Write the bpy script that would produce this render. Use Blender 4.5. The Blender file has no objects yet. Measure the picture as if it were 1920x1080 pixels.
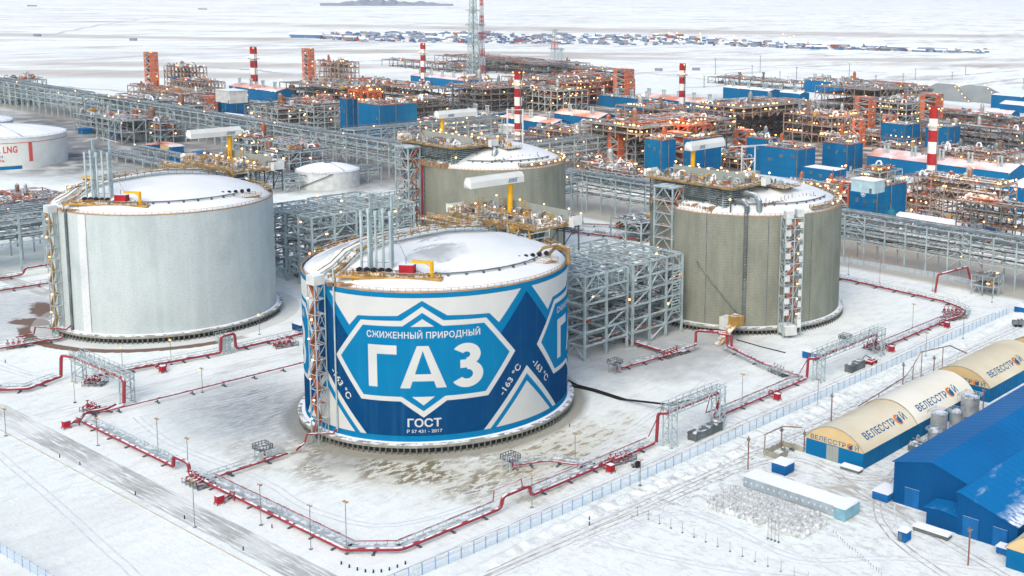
import bpy, bmesh, math, random
from mathutils import Vector, Matrix
R = math.radians
C = bpy.context.scene.collection
rnd = random.Random(7)

# ---------------------------------------------------------------- camera
CAM = Vector((302.848, -236.504, 134.876))
FW = Vector((-0.57334672, 0.80456666, -0.15474505))
RT = Vector((0.81115917, 0.58400406, 0.03098475))
UP = Vector((-0.11530103, 0.10775786, 0.98746844))
FPX, CX, CY = 2253.75, 1479.80, 332.24
cd = bpy.data.cameras.new('camera')
cam = bpy.data.objects.new('camera', cd)
C.objects.link(cam)
m = Matrix((RT, UP, -FW)).transposed().to_4x4()
m.translation = CAM
cam.matrix_world = m
cd.sensor_width = 36
cd.lens = FPX / 1920 * 36
cd.shift_x = (960 - CX) / 1920
cd.shift_y = (CY - 540) / 1920
cd.clip_start = 5
cd.clip_end = 120000
bpy.context.scene.camera = cam

# ---------------------------------------------------------------- light
w = bpy.data.worlds.new('World')
bpy.context.scene.world = w
w.use_nodes = True
nt = w.node_tree
sky = nt.nodes.new('ShaderNodeTexSky')
sky.sky_type = 'NISHITA'
sky.sun_disc = False
SUN_EL, SUN_AZ = 42, 152
sky.sun_elevation = R(SUN_EL)
sky.sun_rotation = R(SUN_AZ)
sky.air_density = 1.0
sky.dust_density = 3.5
sky.ozone_density = 1.0
nt.nodes['Background'].inputs['Strength'].default_value = 0.15
nt.links.new(sky.outputs[0], nt.nodes['Background'].inputs[0])
sl = bpy.data.lights.new('sun', 'SUN')
sl.energy = 0.5
sl.angle = R(40)
sl.color = (1, 0.98, 0.93)
so = bpy.data.objects.new('sun', sl)
C.objects.link(so)
d = Vector((math.sin(R(SUN_AZ)) * math.cos(R(SUN_EL)), math.cos(R(SUN_AZ)) * math.cos(R(SUN_EL)), math.sin(R(SUN_EL))))
so.rotation_euler = d.to_track_quat('Z', 'Y').to_euler()
vs = bpy.context.scene.view_settings
vs.view_transform = 'Standard'
vs.look = 'None'
vs.gamma = 1
vs.exposure = 0.62
cy_ = bpy.context.scene.cycles
cy_.max_bounces = 6
cy_.diffuse_bounces = 3
cy_.volume_bounces = 1
cy_.volume_max_steps = 64

def at(u, v, z=0.0):
    """surveyed place: where the ray of the calibrated view through (u, v) meets height z"""
    d = FW * FPX + RT * (u - CX) - UP * (v - CY)
    t = (z - CAM.z) / d.z
    return Vector((CAM.x + d.x * t, CAM.y + d.y * t, z))

# ---------------------------------------------------------------- materials
MATS = {}
def principled(name):
    mt = bpy.data.materials.new(name)
    mt.use_nodes = True
    mt.node_tree.nodes['Principled BSDF'].inputs['Specular IOR Level'].default_value = 0.05
    return mt, mt.node_tree, mt.node_tree.nodes['Principled BSDF']

def N(nt, t, **kw):
    n = nt.nodes.new(t)
    for k, v in kw.items():
        setattr(n, k, v)
    return n

def mixc(nt, fac, a, b):
    n = N(nt, 'ShaderNodeMix', data_type='RGBA')
    for sock, val in ((n.inputs[0], fac), (n.inputs[6], a), (n.inputs[7], b)):
        if hasattr(val, 'is_output'):
            nt.links.new(val, sock)
        elif isinstance(val, (int, float)):
            sock.default_value = val
        else:
            sock.default_value = (*val, 1)
    return n.outputs[2]

def noise(nt, scale, detail=3, vec=None, rough=0.5, stretch=None):
    n = N(nt, 'ShaderNodeTexNoise')
    n.inputs['Scale'].default_value = scale
    n.inputs['Detail'].default_value = detail
    n.inputs['Roughness'].default_value = rough
    if vec is None:
        g = N(nt, 'ShaderNodeNewGeometry')
        vec = g.outputs['Position']
    if stretch:
        mp = N(nt, 'ShaderNodeMapping')
        mp.inputs['Scale'].default_value = stretch[:3]
        if len(stretch) > 3:
            mp.inputs['Rotation'].default_value = (0, 0, R(stretch[3]))
        nt.links.new(vec, mp.inputs['Vector'])
        vec = mp.outputs[0]
    nt.links.new(vec, n.inputs['Vector'])
    return n.outputs['Fac']

def ramp(nt, val, a, b, lo=0.0, hi=1.0):
    n = N(nt, 'ShaderNodeMapRange')
    n.inputs[1].default_value = a
    n.inputs[2].default_value = b
    n.inputs[3].default_value = lo
    n.inputs[4].default_value = hi
    nt.links.new(val, n.inputs[0])
    return n.outputs[0]

def mul(nt, a, b, op='MULTIPLY'):
    n = N(nt, 'ShaderNodeMath', operation=op)
    for i, x in enumerate((a, b)):
        if hasattr(x, 'is_output'):
            nt.links.new(x, n.inputs[i])
        else:
            n.inputs[i].default_value = x
    return n.outputs[0]

def mat(name, col, rough=0.6, metal=0.0, col2=None, scale=0.3, snow=0.0, stretch=None, thr=(0.35, 0.65), bump=0.0):
    """painted / galvanised / concrete surface: two tones by noise, snow caught on faces that look up"""
    mt, nt, b = principled(name)
    col2 = col2 or tuple(c * 0.78 for c in col)
    f = ramp(nt, noise(nt, scale, 4, stretch=stretch), *thr)
    c = mixc(nt, f, col2, col)
    if snow:
        g = N(nt, 'ShaderNodeNewGeometry')
        s = N(nt, 'ShaderNodeSeparateXYZ')
        nt.links.new(g.outputs['Normal'], s.inputs[0])
        up = ramp(nt, s.outputs[2], 0.55, 0.85)
        up = mul(nt, up, ramp(nt, noise(nt, 0.5, 3), 0.62 - snow * 0.5, 0.72 - snow * 0.4))
        c = mixc(nt, up, c, (0.80, 0.84, 0.85))
    nt.links.new(c, b.inputs['Base Color'])
    b.inputs['Roughness'].default_value = rough
    b.inputs['Metallic'].default_value = metal
    if bump:
        bp = N(nt, 'ShaderNodeBump')
        bp.inputs['Strength'].default_value = bump
        bp.inputs['Distance'].default_value = 0.3
        nt.links.new(noise(nt, scale * 3, 4), bp.inputs['Height'])
        nt.links.new(bp.outputs[0], b.inputs['Normal'])
    MATS[name] = mt
    return mt

def glow(name, col, st):
    mt, nt, b = principled(name)
    b.inputs['Base Color'].default_value = (*col, 1)
    b.inputs['Emission Color'].default_value = (*col, 1)
    b.inputs['Emission Strength'].default_value = st
    mt.cycles.emission_sampling = 'NONE'
    MATS[name] = mt
    return mt

steel = mat('galvanised steel', (0.42, 0.515, 0.53), 0.5, 0.1, (0.28, 0.355, 0.37), 0.2, snow=0.3)
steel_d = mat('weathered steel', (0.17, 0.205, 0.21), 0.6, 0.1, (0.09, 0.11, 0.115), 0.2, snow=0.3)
steel_w = mat('white steel', (0.62, 0.66, 0.68), 0.5, 0.0, None, 0.2, snow=0.9)
rust_steel = mat('primer red steel', (0.44, 0.13, 0.06), 0.6, 0, (0.24, 0.08, 0.04), 0.3, snow=0.3)
steel_warm = mat('lamp tinted steel', (0.40, 0.29, 0.23), 0.6, 0.05, (0.22, 0.185, 0.165), 0.12, snow=0.25)  # warm lamp glow put into the brown of far unit frames
deck_warm = mat('lamp tinted grating', (0.28, 0.17, 0.11), 0.8, 0.05, (0.15, 0.11, 0.09), 0.3, snow=0.2)  # grating with the same lamp glow put into its brown
orange = mat('orange fire proofing', (0.62, 0.165, 0.07), 0.6, 0, (0.44, 0.11, 0.05), 0.12, snow=0.25)
ochre = mat('ochre paint', (0.50, 0.29, 0.05), 0.5, 0, (0.30, 0.18, 0.06), 0.3, snow=0.3)
yellow = mat('yellow paint', (0.75, 0.42, 0.02), 0.45, 0, (0.6, 0.34, 0.02), 0.3)
red = mat('red pipe paint', (0.30, 0.04, 0.055), 0.45, 0, (0.22, 0.035, 0.045), 0.15, snow=0.45)
redbox = mat('bright red paint', (0.38, 0.02, 0.03), 0.45, 0, (0.28, 0.015, 0.025), 0.3, snow=0.9)
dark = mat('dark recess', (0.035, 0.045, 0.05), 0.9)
black = mat('black rubber', (0.02, 0.02, 0.024), 0.6)
silver = mat('aluminium cladding', (0.46, 0.49, 0.49), 0.42, 0.35, (0.28, 0.31, 0.32), 0.25, snow=0.5)
pipe_g = mat('insulated pipe', (0.24, 0.30, 0.31), 0.5, 0.2, (0.13, 0.165, 0.18), 0.2, snow=0.45)
pipe_b = mat('brown insulated pipe', (0.30, 0.17, 0.11), 0.6, 0.1, (0.13, 0.10, 0.09), 0.3, snow=0.5)
deck_m = mat('grating deck', (0.17, 0.20, 0.205), 0.8, 0.1, (0.08, 0.10, 0.105), 0.35, snow=0.25)
deck_o = mat('ochre grating', (0.34, 0.215, 0.07), 0.8, 0, (0.18, 0.13, 0.06), 0.4, snow=0.35)
snow_m = mat('roof snow', (0.86, 0.89, 0.93), 0.8, 0, (0.78, 0.82, 0.87), 0.05, bump=0.15)
white_p = mat('white panel', (0.64, 0.68, 0.65), 0.5, 0, (0.58, 0.61, 0.59), 0.15)
grey_p = mat('sage grey panel', (0.30, 0.34, 0.31), 0.6, 0, (0.26, 0.295, 0.27), 0.15)
blue_w = mat('blue cladding', (0.001, 0.135, 0.31), 0.5, 0, (0.001, 0.112, 0.27), 0.08, stretch=(1, 1, 0.15))
blue_r = mat('blue roof sheet', (0.002, 0.135, 0.36), 0.45, 0, (0.002, 0.11, 0.31), 0.05)
blue_p = mat('blue paint', (0.01, 0.13, 0.36), 0.5, 0, None, 0.3, snow=0.9)
blue_d = mat('deep blue cladding', (0.001, 0.078, 0.235), 0.5, 0, (0.001, 0.064, 0.20), 0.08, stretch=(1, 1, 0.15))
teal = mat('teal tarpaulin', (0.02, 0.20, 0.26), 0.5, 0, (0.015, 0.13, 0.19), 0.25)
green = mat('green sheet', (0.03, 0.22, 0.10), 0.6)
cream = mat('cream tent fabric', (0.70, 0.66, 0.50), 0.7, 0, (0.60, 0.54, 0.38), 0.06)
cream2 = mat('pale tent fabric', (0.80, 0.79, 0.70), 0.7, 0, (0.74, 0.72, 0.60), 0.06)
beige = mat('beige gable fabric', (0.60, 0.46, 0.24), 0.7, 0, (0.55, 0.42, 0.22), 0.2)
pink_roof = mat('red roof under snow', (0.82, 0.78, 0.78), 0.7, 0, (0.62, 0.25, 0.17), 0.035, thr=(0.36, 0.6))
wood = mat('weathered timber', (0.25, 0.12, 0.08), 0.8)
conc = mat('yard concrete', (0.36, 0.36, 0.30), 0.9, 0, (0.25, 0.25, 0.2), 0.4, snow=0.3)
slab_m = mat('slab concrete', (0.30, 0.31, 0.27), 0.85, 0, (0.20, 0.205, 0.18), 0.4, snow=0.4)
bag_m = mat('bulk bag fabric', (0.66, 0.70, 0.71), 0.8, 0, (0.36, 0.39, 0.39), 0.9)
muralW = mat('mural white', (0.52, 0.54, 0.52), 0.6, 0, (0.48, 0.50, 0.485), 0.15, thr=(0.2, 0.8))
muralL = mat('mural light blue', (0.001, 0.158, 0.335), 0.5, 0, (0.001, 0.146, 0.315), 0.15, thr=(0.2, 0.8))
muralD = mat('mural dark blue', (0.001, 0.048, 0.150), 0.5, 0, (0.001, 0.042, 0.135), 0.15, thr=(0.2, 0.8))
text_b = mat('blue lettering', (0.01, 0.13, 0.30), 0.6)
text_r = mat('red lettering', (0.62, 0.09, 0.08), 0.6)
text_o = mat('orange lettering', (0.72, 0.22, 0.05), 0.6)
band_r = mat('chimney red', (0.34, 0.025, 0.03), 0.5, 0, None, 0.2)
band_w = mat('chimney white', (0.78, 0.79, 0.77), 0.5, 0, None, 0.2)
lampm = glow('lamp glow', (1.0, 0.44, 0.14), 5.0)
for mm_ in (muralW, muralL, muralD):
    nt = mm_.node_tree; bs = nt.nodes['Principled BSDF']; src = bs.inputs['Base Color'].links[0].from_socket
    f_ = ramp(nt, noise(nt, 0.7, 4, stretch=(1, 1, 0.05)), 0.5, 0.8, 0, 0.07)
    f2 = ramp(nt, noise(nt, 0.12, 5, rough=.6), 0.5, 0.75, 0, 0.10)
    c_ = mixc(nt, f_, src, (0.10, 0.36, 0.48)); c_ = mixc(nt, f2, c_, (0.02, 0.16, 0.28))
    nt.links.new(c_, bs.inputs['Base Color']); bs.inputs['Specular IOR Level'].default_value = 0
fence_m = mat('pale blue fence', (0.60, 0.70, 0.78), 0.6, 0, (0.54, 0.64, 0.73), 0.2)
fence_d = mat('blue fence post', (0.26, 0.42, 0.60), 0.6)

def concrete(name, base, streak, rows):
    mt, nt, b = principled(name)
    g = N(nt, 'ShaderNodeNewGeometry')
    s = N(nt, 'ShaderNodeSeparateXYZ')
    nt.links.new(g.outputs['Position'], s.inputs[0])
    wv = N(nt, 'ShaderNodeTexWave', bands_direction='Z')
    wv.inputs['Scale'].default_value = rows
    wv.inputs['Distortion'].default_value = 2.5
    wv.inputs['Detail'].default_value = 2
    wv.inputs['Detail Scale'].default_value = 0.6
    nt.links.new(g.outputs['Position'], wv.inputs[0])
    c = mixc(nt, ramp(nt, noise(nt, 0.22, 4, stretch=(1, 1, 0.35)), 0.3, 0.7), base, streak)
    c = mixc(nt, mul(nt, wv.outputs['Fac'], 0.22), c, tuple(x * 0.72 for x in base))
    c = mixc(nt, ramp(nt, noise(nt, 0.10, 5, rough=.6, stretch=(1, 1, 0.6)), 0.48, 0.66, 0, .38), c, tuple(x * 0.68 for x in base))
    c = mixc(nt, ramp(nt, noise(nt, 0.9, 3, stretch=(1, 1, 0.03)), 0.62, 0.74, 0, .22), c, tuple(x * 0.6 for x in base))
    c = mixc(nt, ramp(nt, noise(nt, 1.1, 5, stretch=(1, 1, 3.5)), 0.48, 0.7, 0, 0.45), c, tuple(x * 0.62 for x in base))
    c = mixc(nt, ramp(nt, noise(nt, 0.5, 3, stretch=(1, 1, 0.04)), 0.5, 0.75, 0, 0.3), c, tuple(min(1, x * streak[0] / base[0] * 1.06) for x in base))
    nt.links.new(c, b.inputs['Base Color'])
    b.inputs['Roughness'].default_value = 0.85
    MATS[name] = mt
    return mt
conc_pale = concrete('pale grey tank concrete', (0.43, 0.50, 0.505), (0.49, 0.555, 0.555), 0.4)
conc_olive = concrete('olive tank concrete', (0.20, 0.218, 0.175), (0.275, 0.29, 0.24), 0.28)
conc_strip = concrete('smooth buttress concrete', (0.56, 0.60, 0.61), (0.62, 0.66, 0.66), 0.4)

# ---------------------------------------------------------------- mesh helpers
ORG = {}
class MB:
    def __init__(s):
        s.v = []; s.f = []; s.m = []
    def add(s, vs, fs, mi=0):
        o = len(s.v)
        s.v += [tuple(p) for p in vs]
        s.f += [tuple(i + o for i in f) for f in fs]
        s.m += [mi] * len(fs)
        return s
    def box(s, x0, x1, y0, y1, z0, z1, mi=0):
        return s.add([(x0, y0, z0), (x1, y0, z0), (x1, y1, z0), (x0, y1, z0), (x0, y0, z1), (x1, y0, z1), (x1, y1, z1), (x0, y1, z1)],
                     [(0, 3, 2, 1), (4, 5, 6, 7), (0, 1, 5, 4), (1, 2, 6, 5), (2, 3, 7, 6), (3, 0, 4, 7)], mi)
    def bar(s, p, q, w=0.3, mi=0, n=4):
        p, q = Vector(p), Vector(q)
        d = q - p
        L = d.length
        if L < 1e-6:
            return s
        d /= L
        a = Vector((0, 0, 1)) if abs(d.z) < 0.9 else Vector((1, 0, 0))
        x = d.cross(a).normalized(); y = d.cross(x)
        ph = math.pi / 4 if n == 4 else 0
        r = w / 2 * (1.414 if n == 4 else 1)
        vs = []
        for e in (p, q):
            for k in range(n):
                t = ph + 2 * math.pi * k / n
                vs.append(e + x * (r * math.cos(t)) + y * (r * math.sin(t)))
        fs = [(k, (k + 1) % n, n + (k + 1) % n, n + k) for k in range(n)]
        fs += [tuple(range(n - 1, -1, -1)), tuple(range(n, 2 * n))]
        return s.add(vs, fs, mi)
    def cyl(s, p, q, r, n=12, mi=0):
        return s.bar(p, q, 2 * r, mi, n)
    def tube(s, pts, r, n=8, mi=0):
        pts = [Vector(p) for p in pts]
        rings = []
        for i, p in enumerate(pts):
            d = ((pts[i] - pts[i - 1]).normalized() if i else Vector()) + ((pts[i + 1] - pts[i]).normalized() if i < len(pts) - 1 else Vector())
            d = d.normalized()
            a = Vector((0, 0, 1)) if abs(d.z) < 0.95 else Vector((1, 0, 0))
            if i == 0:
                x = d.cross(a).normalized()
            else:
                x = (x - d * x.dot(d))
                x = x.normalized() if x.length > 1e-4 else d.cross(a).normalized()
            y = d.cross(x)
            rings.append([p + x * (r * math.cos(2 * math.pi * k / n)) + y * (r * math.sin(2 * math.pi * k / n)) for k in range(n)])
        vs = [v for ring in rings for v in ring]
        fs = []
        for i in range(len(rings) - 1):
            for k in range(n):
                fs.append((i * n + k, i * n + (k + 1) % n, (i + 1) * n + (k + 1) % n, (i + 1) * n + k))
        fs += [tuple(range(n - 1, -1, -1)), tuple(range((len(rings) - 1) * n, len(rings) * n))]
        return s.add(vs, fs, mi)
    def lathe(s, prof, n=24, cx=0, cy=0, mi=0, a0=0, a1=360):
        full = abs(a1 - a0) >= 360
        cnt = n if full else n + 1
        o = []
        for (r, z) in prof:
            for k in range(cnt):
                t = R(a0 + (a1 - a0) * k / n)
                o.append((cx + r * math.cos(t), cy + r * math.sin(t), z))
        fs = []
        for i in range(len(prof) - 1):
            mm = mi[i] if isinstance(mi, (list, tuple)) else mi
            f = []
            for k in range(n):
                k2 = (k + 1) % cnt if full else k + 1
                f.append((i * cnt + k, i * cnt + k2, (i + 1) * cnt + k2, (i + 1) * cnt + k))
            s_o = len(s.v)
            fs.append((f, mm))
        base = len(s.v)
        s.v += o
        for f, mm in fs:
            s.f += [tuple(i + base for i in q) for q in f]
            s.m += [mm] * len(f)
        return s
    def build(s, name, mats, parent=None, smooth=False, loc=None):
        me = bpy.data.meshes.new(name)
        org = Vector(loc) if loc is not None else (ORG.get(parent.name, Vector()) if parent else Vector())
        me.from_pydata([(a[0] - org.x, a[1] - org.y, a[2] - org.z) for a in s.v], [], s.f)
        if not isinstance(mats, (list, tuple)):
            mats = [mats]
        for q in mats:
            me.materials.append(q)
        if len(mats) > 1:
            me.polygons.foreach_set('material_index', s.m)
        if smooth:
            me.polygons.foreach_set('use_smooth', [True] * len(s.f))
            if hasattr(me, 'set_sharp_from_angle'):
                me.set_sharp_from_angle(angle=R(40))
        me.update()
        o = bpy.data.objects.new(name, me)
        C.objects.link(o)
        if parent:
            o.parent = parent
            ORG[o.name] = org
        elif loc is not None:
            o.location = loc
        return o

def tag(o, label=None, cat=None, group=None, kind=None):
    for k, v in (('label', label), ('category', cat), ('group', group), ('kind', kind)):
        if v:
            o[k] = v
    return o
def thing(name, loc, label, cat, group=None, rotz=0):
    o = bpy.data.objects.new(name, None)
    o.empty_display_size = 1
    C.objects.link(o)
    o.location = loc
    o.rotation_euler = (0, 0, rotz)
    ORG[o.name] = Vector(loc)
    return tag(o, label, cat, group)
def struct(name, mb, m):
    o = mb.build(name, m)
    return tag(o, kind='structure')
def copy_tree(o, parent=None):
    c = o.copy()
    C.objects.link(c)
    c.parent = parent
    for ch in o.children:
        copy_tree(ch, c)
    return c
def inst(name, me, parent, p, scale=(1, 1, 1), rz=0, ry=0):
    """a part that shares its mesh with its look-alikes; p in world coordinates"""
    o = bpy.data.objects.new(name, me)
    C.objects.link(o)
    o.parent = parent
    org = ORG.get(parent.name, Vector())
    o.location = (p[0] - org.x, p[1] - org.y, p[2] - org.z)
    o.scale = scale
    o.rotation_euler = (0, ry, rz)
    return o
def protomesh(name, mb, mats, smooth=False):
    o = mb.build(name, mats, smooth=smooth)
    me = o.data
    bpy.data.objects.remove(o)
    return me

# shared part meshes -------------------------------------------------
def lamp_mesh(pole, r):
    b = MB()
    if pole:
        b.cyl((0, 0, 0), (0, 0, pole), 0.07 + r * 0.1, 5)
    z = pole
    b.lathe([(0.01, z - r * .8), (r * .8, z - r * .5), (r, z), (r * .8, z + r * .5), (0.01, z + r * .8)], 8, mi=1)
    return protomesh('lamp', b, [steel, lampm])
LAMP_S = lamp_mesh(1.5, 0.30)
LAMP_M = lamp_mesh(2.2, 0.45)
LAMP_L = lamp_mesh(2.2, 0.6)
PIPE = {}
for nm, mm in (('g', pipe_g), ('s', silver), ('b', pipe_b), ('w', steel_w), ('o', ochre), ('r', rust_steel)):
    b = MB(); b.cyl((-.5, 0, 0), (.5, 0, 0), 1, 8)
    PIPE[nm] = protomesh('pipe', b, mm, True)
VES = {}
for nm, mm in (('s', silver), ('g', pipe_g), ('w', white_p), ('b', pipe_b), ('o', rust_steel), ('t', teal)):
    b = MB()
    b.lathe([(0.02, -.5), (.6, -.46), (.9, -.38), (1, -.28), (1, .28), (.9, .38), (.6, .46), (.02, .5)], 12)
    b.box(-.7, -.5, -.2, .2, -.62, -.3); b.lathe([(.25, .4), (.25, .58), (.01, .58)], 8)
    VES[nm] = protomesh('vessel', b, mm, True)
EQ = {}
for nm, mm in (('g', steel), ('d', steel_d), ('w', white_p), ('o', ochre), ('b', blue_p), ('r', rust_steel), ('s', silver)):
    b = MB()
    b.box(-.5, .5, -.5, .5, .12, .85)
    b.box(-.38, .38, -.38, .38, .85, 1.0)
    for sx in (-.45, .35):
        for sy in (-.45, .35):
            b.box(sx, sx + .1, sy, sy + .1, 0, .12)
    b.box(-.2, .1, -.56, -.5, .2, .7)
    b.cyl((.2, .2, .95), (.2, .2, 1.3), .1, 6)
    EQ[nm] = protomesh('equipment_box', b, mm)
LOOP = {}
for nm, mm in (('s', silver), ('w', snow_m), ('b', pipe_b), ('o', ochre), ('d', steel_d)):
    b = MB()
    b.tube([(-.5, 0, 0), (-.5, 0, .7), (-.35, 0, .95), (0, 0, 1), (.3, .12, .92), (.5, .2, .5), (.5, .2, 0)], .13, 6)
    b.cyl((-.66, 0, .35), (-.34, 0, .35), .22, 6)
    b.cyl((.34, .2, .3), (.66, .2, .3), .2, 6)
    LOOP[nm] = protomesh('pipe_loop', b, mm, True)

def frame(b, x0, x1, y0, y1, z0, z1, nx, ny, zs, w=0.4, brace=0.5, rg=rnd, inner=True, bw=None):
    bw = bw or w * 0.8
    xs = [x0 + (x1 - x0) * i / nx for i in range(nx + 1)]
    ys = [y0 + (y1 - y0) * i / ny for i in range(ny + 1)]
    for i, x in enumerate(xs):
        for j, y in enumerate(ys):
            if inner or i in (0, nx) or j in (0, ny):
                b.bar((x, y, z0), (x, y, z1), w)
    lev = [z0] + list(zs)
    for z in zs:
        for y in ys:
            b.bar((x0, y, z), (x1, y, z), bw)
        for x in xs:
            b.bar((x, y0, z), (x, y1, z), bw)
    for a, c in zip(lev[:-1], lev[1:]):
        for i in range(nx):
            for y in (y0, y1):
                if rg.random() < brace:
                    if rg.random() < .5:
                        b.bar((xs[i], y, a), (xs[i + 1], y, c), bw * .7)
                    else:
                        xm = (xs[i] + xs[i + 1]) / 2
                        b.bar((xs[i], y, a), (xm, y, c), bw * .7); b.bar((xm, y, c), (xs[i + 1], y, a), bw * .7)
        for j in range(ny):
            for x in (x0, x1):
                if rg.random() < brace:
                    if rg.random() < .5:
                        b.bar((x, ys[j], a), (x, ys[j + 1], c), bw * .7)
                    else:
                        ym = (ys[j] + ys[j + 1]) / 2
                        b.bar((x, ys[j], a), (x, ym, c), bw * .7); b.bar((x, ym, c), (x, ys[j + 1], a), bw * .7)
    return b
def rail(b, pts, h=1.2, w=0.1, step=3, mid=True):
    for p, q in zip(pts[:-1], pts[1:]):
        p, q = Vector(p), Vector(q)
        n = max(1, int((q - p).length / step))
        up = Vector((0, 0, h))
        b.bar(p + up, q + up, w)
        if mid:
            b.bar(p + up * .5, q + up * .5, w * .8)
        for i in range(n + 1):
            t = p.lerp(q, i / n)
            b.bar(t, t + up, w)
    return b
def text_mesh(s, size=1.0, bold=0.0, space=1.0, sx=1.0):
    """flat triangles of a line of writing: list of (x, y) and faces, left edge at 0, baseline at 0, cap height about size*0.7"""
    cu = bpy.data.curves.new('t', 'FONT')
    cu.body = s
    cu.size = size
    cu.offset = bold
    cu.space_character = space
    cu.fill_mode = 'FRONT'
    cu.resolution_u = 4
    o = bpy.data.objects.new('t', cu)
    C.objects.link(o)
    bpy.context.view_layer.update()
    me = bpy.data.meshes.new_from_object(o.evaluated_get(bpy.context.evaluated_depsgraph_get()))
    vs = [(v.co.x, v.co.y) for v in me.vertices]
    fs = [tuple(p.vertices) for p in me.polygons]
    bpy.data.objects.remove(o)
    bpy.data.curves.remove(cu)
    bpy.data.meshes.remove(me)
    x0 = min(v[0] for v in vs); x1 = max(v[0] for v in vs)
    y0 = min(v[1] for v in vs); y1 = max(v[1] for v in vs)
    return [((x - x0) * sx, y) for x, y in vs], fs, (x1 - x0) * sx, y0, y1
# ================================================================ SETTING
def emask(nt, cx, cy, rx, ry, rot, soft=0.35, amt=0.5, nsc=0.08, stretch=None):
    g = N(nt, 'ShaderNodeNewGeometry')
    mp = N(nt, 'ShaderNodeMapping', vector_type='TEXTURE')
    mp.inputs['Location'].default_value = (cx, cy, 0)
    mp.inputs['Rotation'].default_value = (0, 0, R(rot))
    mp.inputs['Scale'].default_value = (rx, ry, 1e6)
    nt.links.new(g.outputs['Position'], mp.inputs[0])
    ln = N(nt, 'ShaderNodeVectorMath', operation='LENGTH')
    nt.links.new(mp.outputs[0], ln.inputs[0])
    n = noise(nt, nsc, 5, stretch=stretch, rough=0.6)
    v = mul(nt, ln.outputs['Value'], mul(nt, mul(nt, n, 0.5, 'SUBTRACT'), amt * 2), 'ADD')
    return ramp(nt, v, 1 + soft, 1 - soft)

mt, nt, b = principled('snow covered ground')
base = mixc(nt, ramp(nt, noise(nt, 0.03, 6, rough=0.65), 0.35, 0.65), (0.87, 0.93, 0.875), (0.80, 0.86, 0.82))
base = mixc(nt, ramp(nt, noise(nt, 1.6, 5, rough=.75), 0.45, 0.72, 0, 0.24), base, (0.60, 0.65, 0.64))
base = mixc(nt, mul(nt, ramp(nt, noise(nt, 2.2, 3, rough=.7, stretch=(1, .6, 1, 25)), 0.66, 0.70), ramp(nt, noise(nt, 0.07, 4), 0.45, 0.6, 0.05, 0.6)), base, (0.30, 0.29, 0.27))
base = mixc(nt, ramp(nt, noise(nt, 0.35, 5, rough=0.7, stretch=(1, .35, 1, 20)), 0.5, 0.72, 0, 0.5), base, (0.50, 0.53, 0.53))
# stony specks where the wind has swept the yard
yard = emask(nt, 135, 45, 60, 150, 0, 0.3, 0.4)
base = mixc(nt, mul(nt, yard, ramp(nt, noise(nt, 0.55, 5, rough=.75, stretch=(.35, 1, 1, 35)), 0.52, 0.60, 0, 0.55)), base, (0.36, 0.355, 0.32))
stn_ = mul(nt, emask(nt, 103, 60, 6, 150, 0, 0.5, 0.5), ramp(nt, noise(nt, 0.7, 5, rough=.75, stretch=(1, .5, 1, -20)), 0.54, 0.60))
base = mixc(nt, mul(nt, stn_, .8), base, (0.27, 0.26, 0.23))
yd = emask(nt, 147, 32, 14, 30, -25, 0.4, 0.7)
base = mixc(nt, mul(nt, yd, ramp(nt, noise(nt, 0.5, 5, stretch=(.3, 1, 1, -30)), 0.42, 0.6, 0, 0.8)), base, (0.42, 0.39, 0.31))
# sandy thaw round the painted tank
sand = emask(nt, 28, -41, 38, 15, 20, 0.45, 0.9, 0.07)
sand2 = emask(nt, 58, -10, 17, 30, 8, 0.5, 1.0, 0.08)
sand_m = mul(nt, sand, sand2, 'MAXIMUM')
fleck = ramp(nt, noise(nt, 0.55, 5, rough=0.68, stretch=(1, .5, 1, 38)), 0.47, 0.51)
fleck = mul(nt, fleck, ramp(nt, noise(nt, 0.09, 3), 0.38, 0.52))
base = mixc(nt, mul(nt, sand_m, 0.75), base, (0.60, 0.58, 0.47))
base = mixc(nt, mul(nt, mul(nt, sand, fleck), 0.95), base, (0.19, 0.155, 0.085))
base = mixc(nt, mul(nt, mul(nt, sand2, ramp(nt, noise(nt, 0.5, 5, rough=.68, stretch=(1, .4, 1, 38)), 0.53, 0.57)), 0.8), base, (0.26, 0.22, 0.13))
ice = emask(nt, 15, -47, 11, 7, 15, 0.4, 0.8, 0.15)
base = mixc(nt, mul(nt, ice, 0.7), base, (0.38, 0.39, 0.36))
ring = emask(nt, 0, 0, 46.5, 46.5, 0, 0.03, 0.03)
base = mixc(nt, mul(nt, ring, 0.85), base, (0.30, 0.29, 0.23))
# blown frost, blue grey
fr = emask(nt, -40, -40, 30, 20, -15, 0.5, 0.5, 0.06)
wvf = ramp(nt, noise(nt, 0.9, 5, rough=.7, stretch=(1, .25, 1, 70)), 0.3, 0.65)
base = mixc(nt, mul(nt, fr, ramp(nt, wvf, 0, 1, 0.35, 1.0)), base, (0.24, 0.27, 0.30))
fr2 = emask(nt, -205, -42, 40, 26, 10, 0.4, 0.8, 0.05)
base = mixc(nt, mul(nt, fr2, ramp(nt, wvf, 0, 1, 0.3, 0.9)), base, (0.42, 0.46, 0.49))
trestle_grey = emask(nt, 10, 92, 34, 40, 0, 0.35, 0.6, 0.08)  # darker grey ground around the trestle
base = mixc(nt, mul(nt, trestle_grey, 0.6), base, (0.25, 0.26, 0.265))
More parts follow.
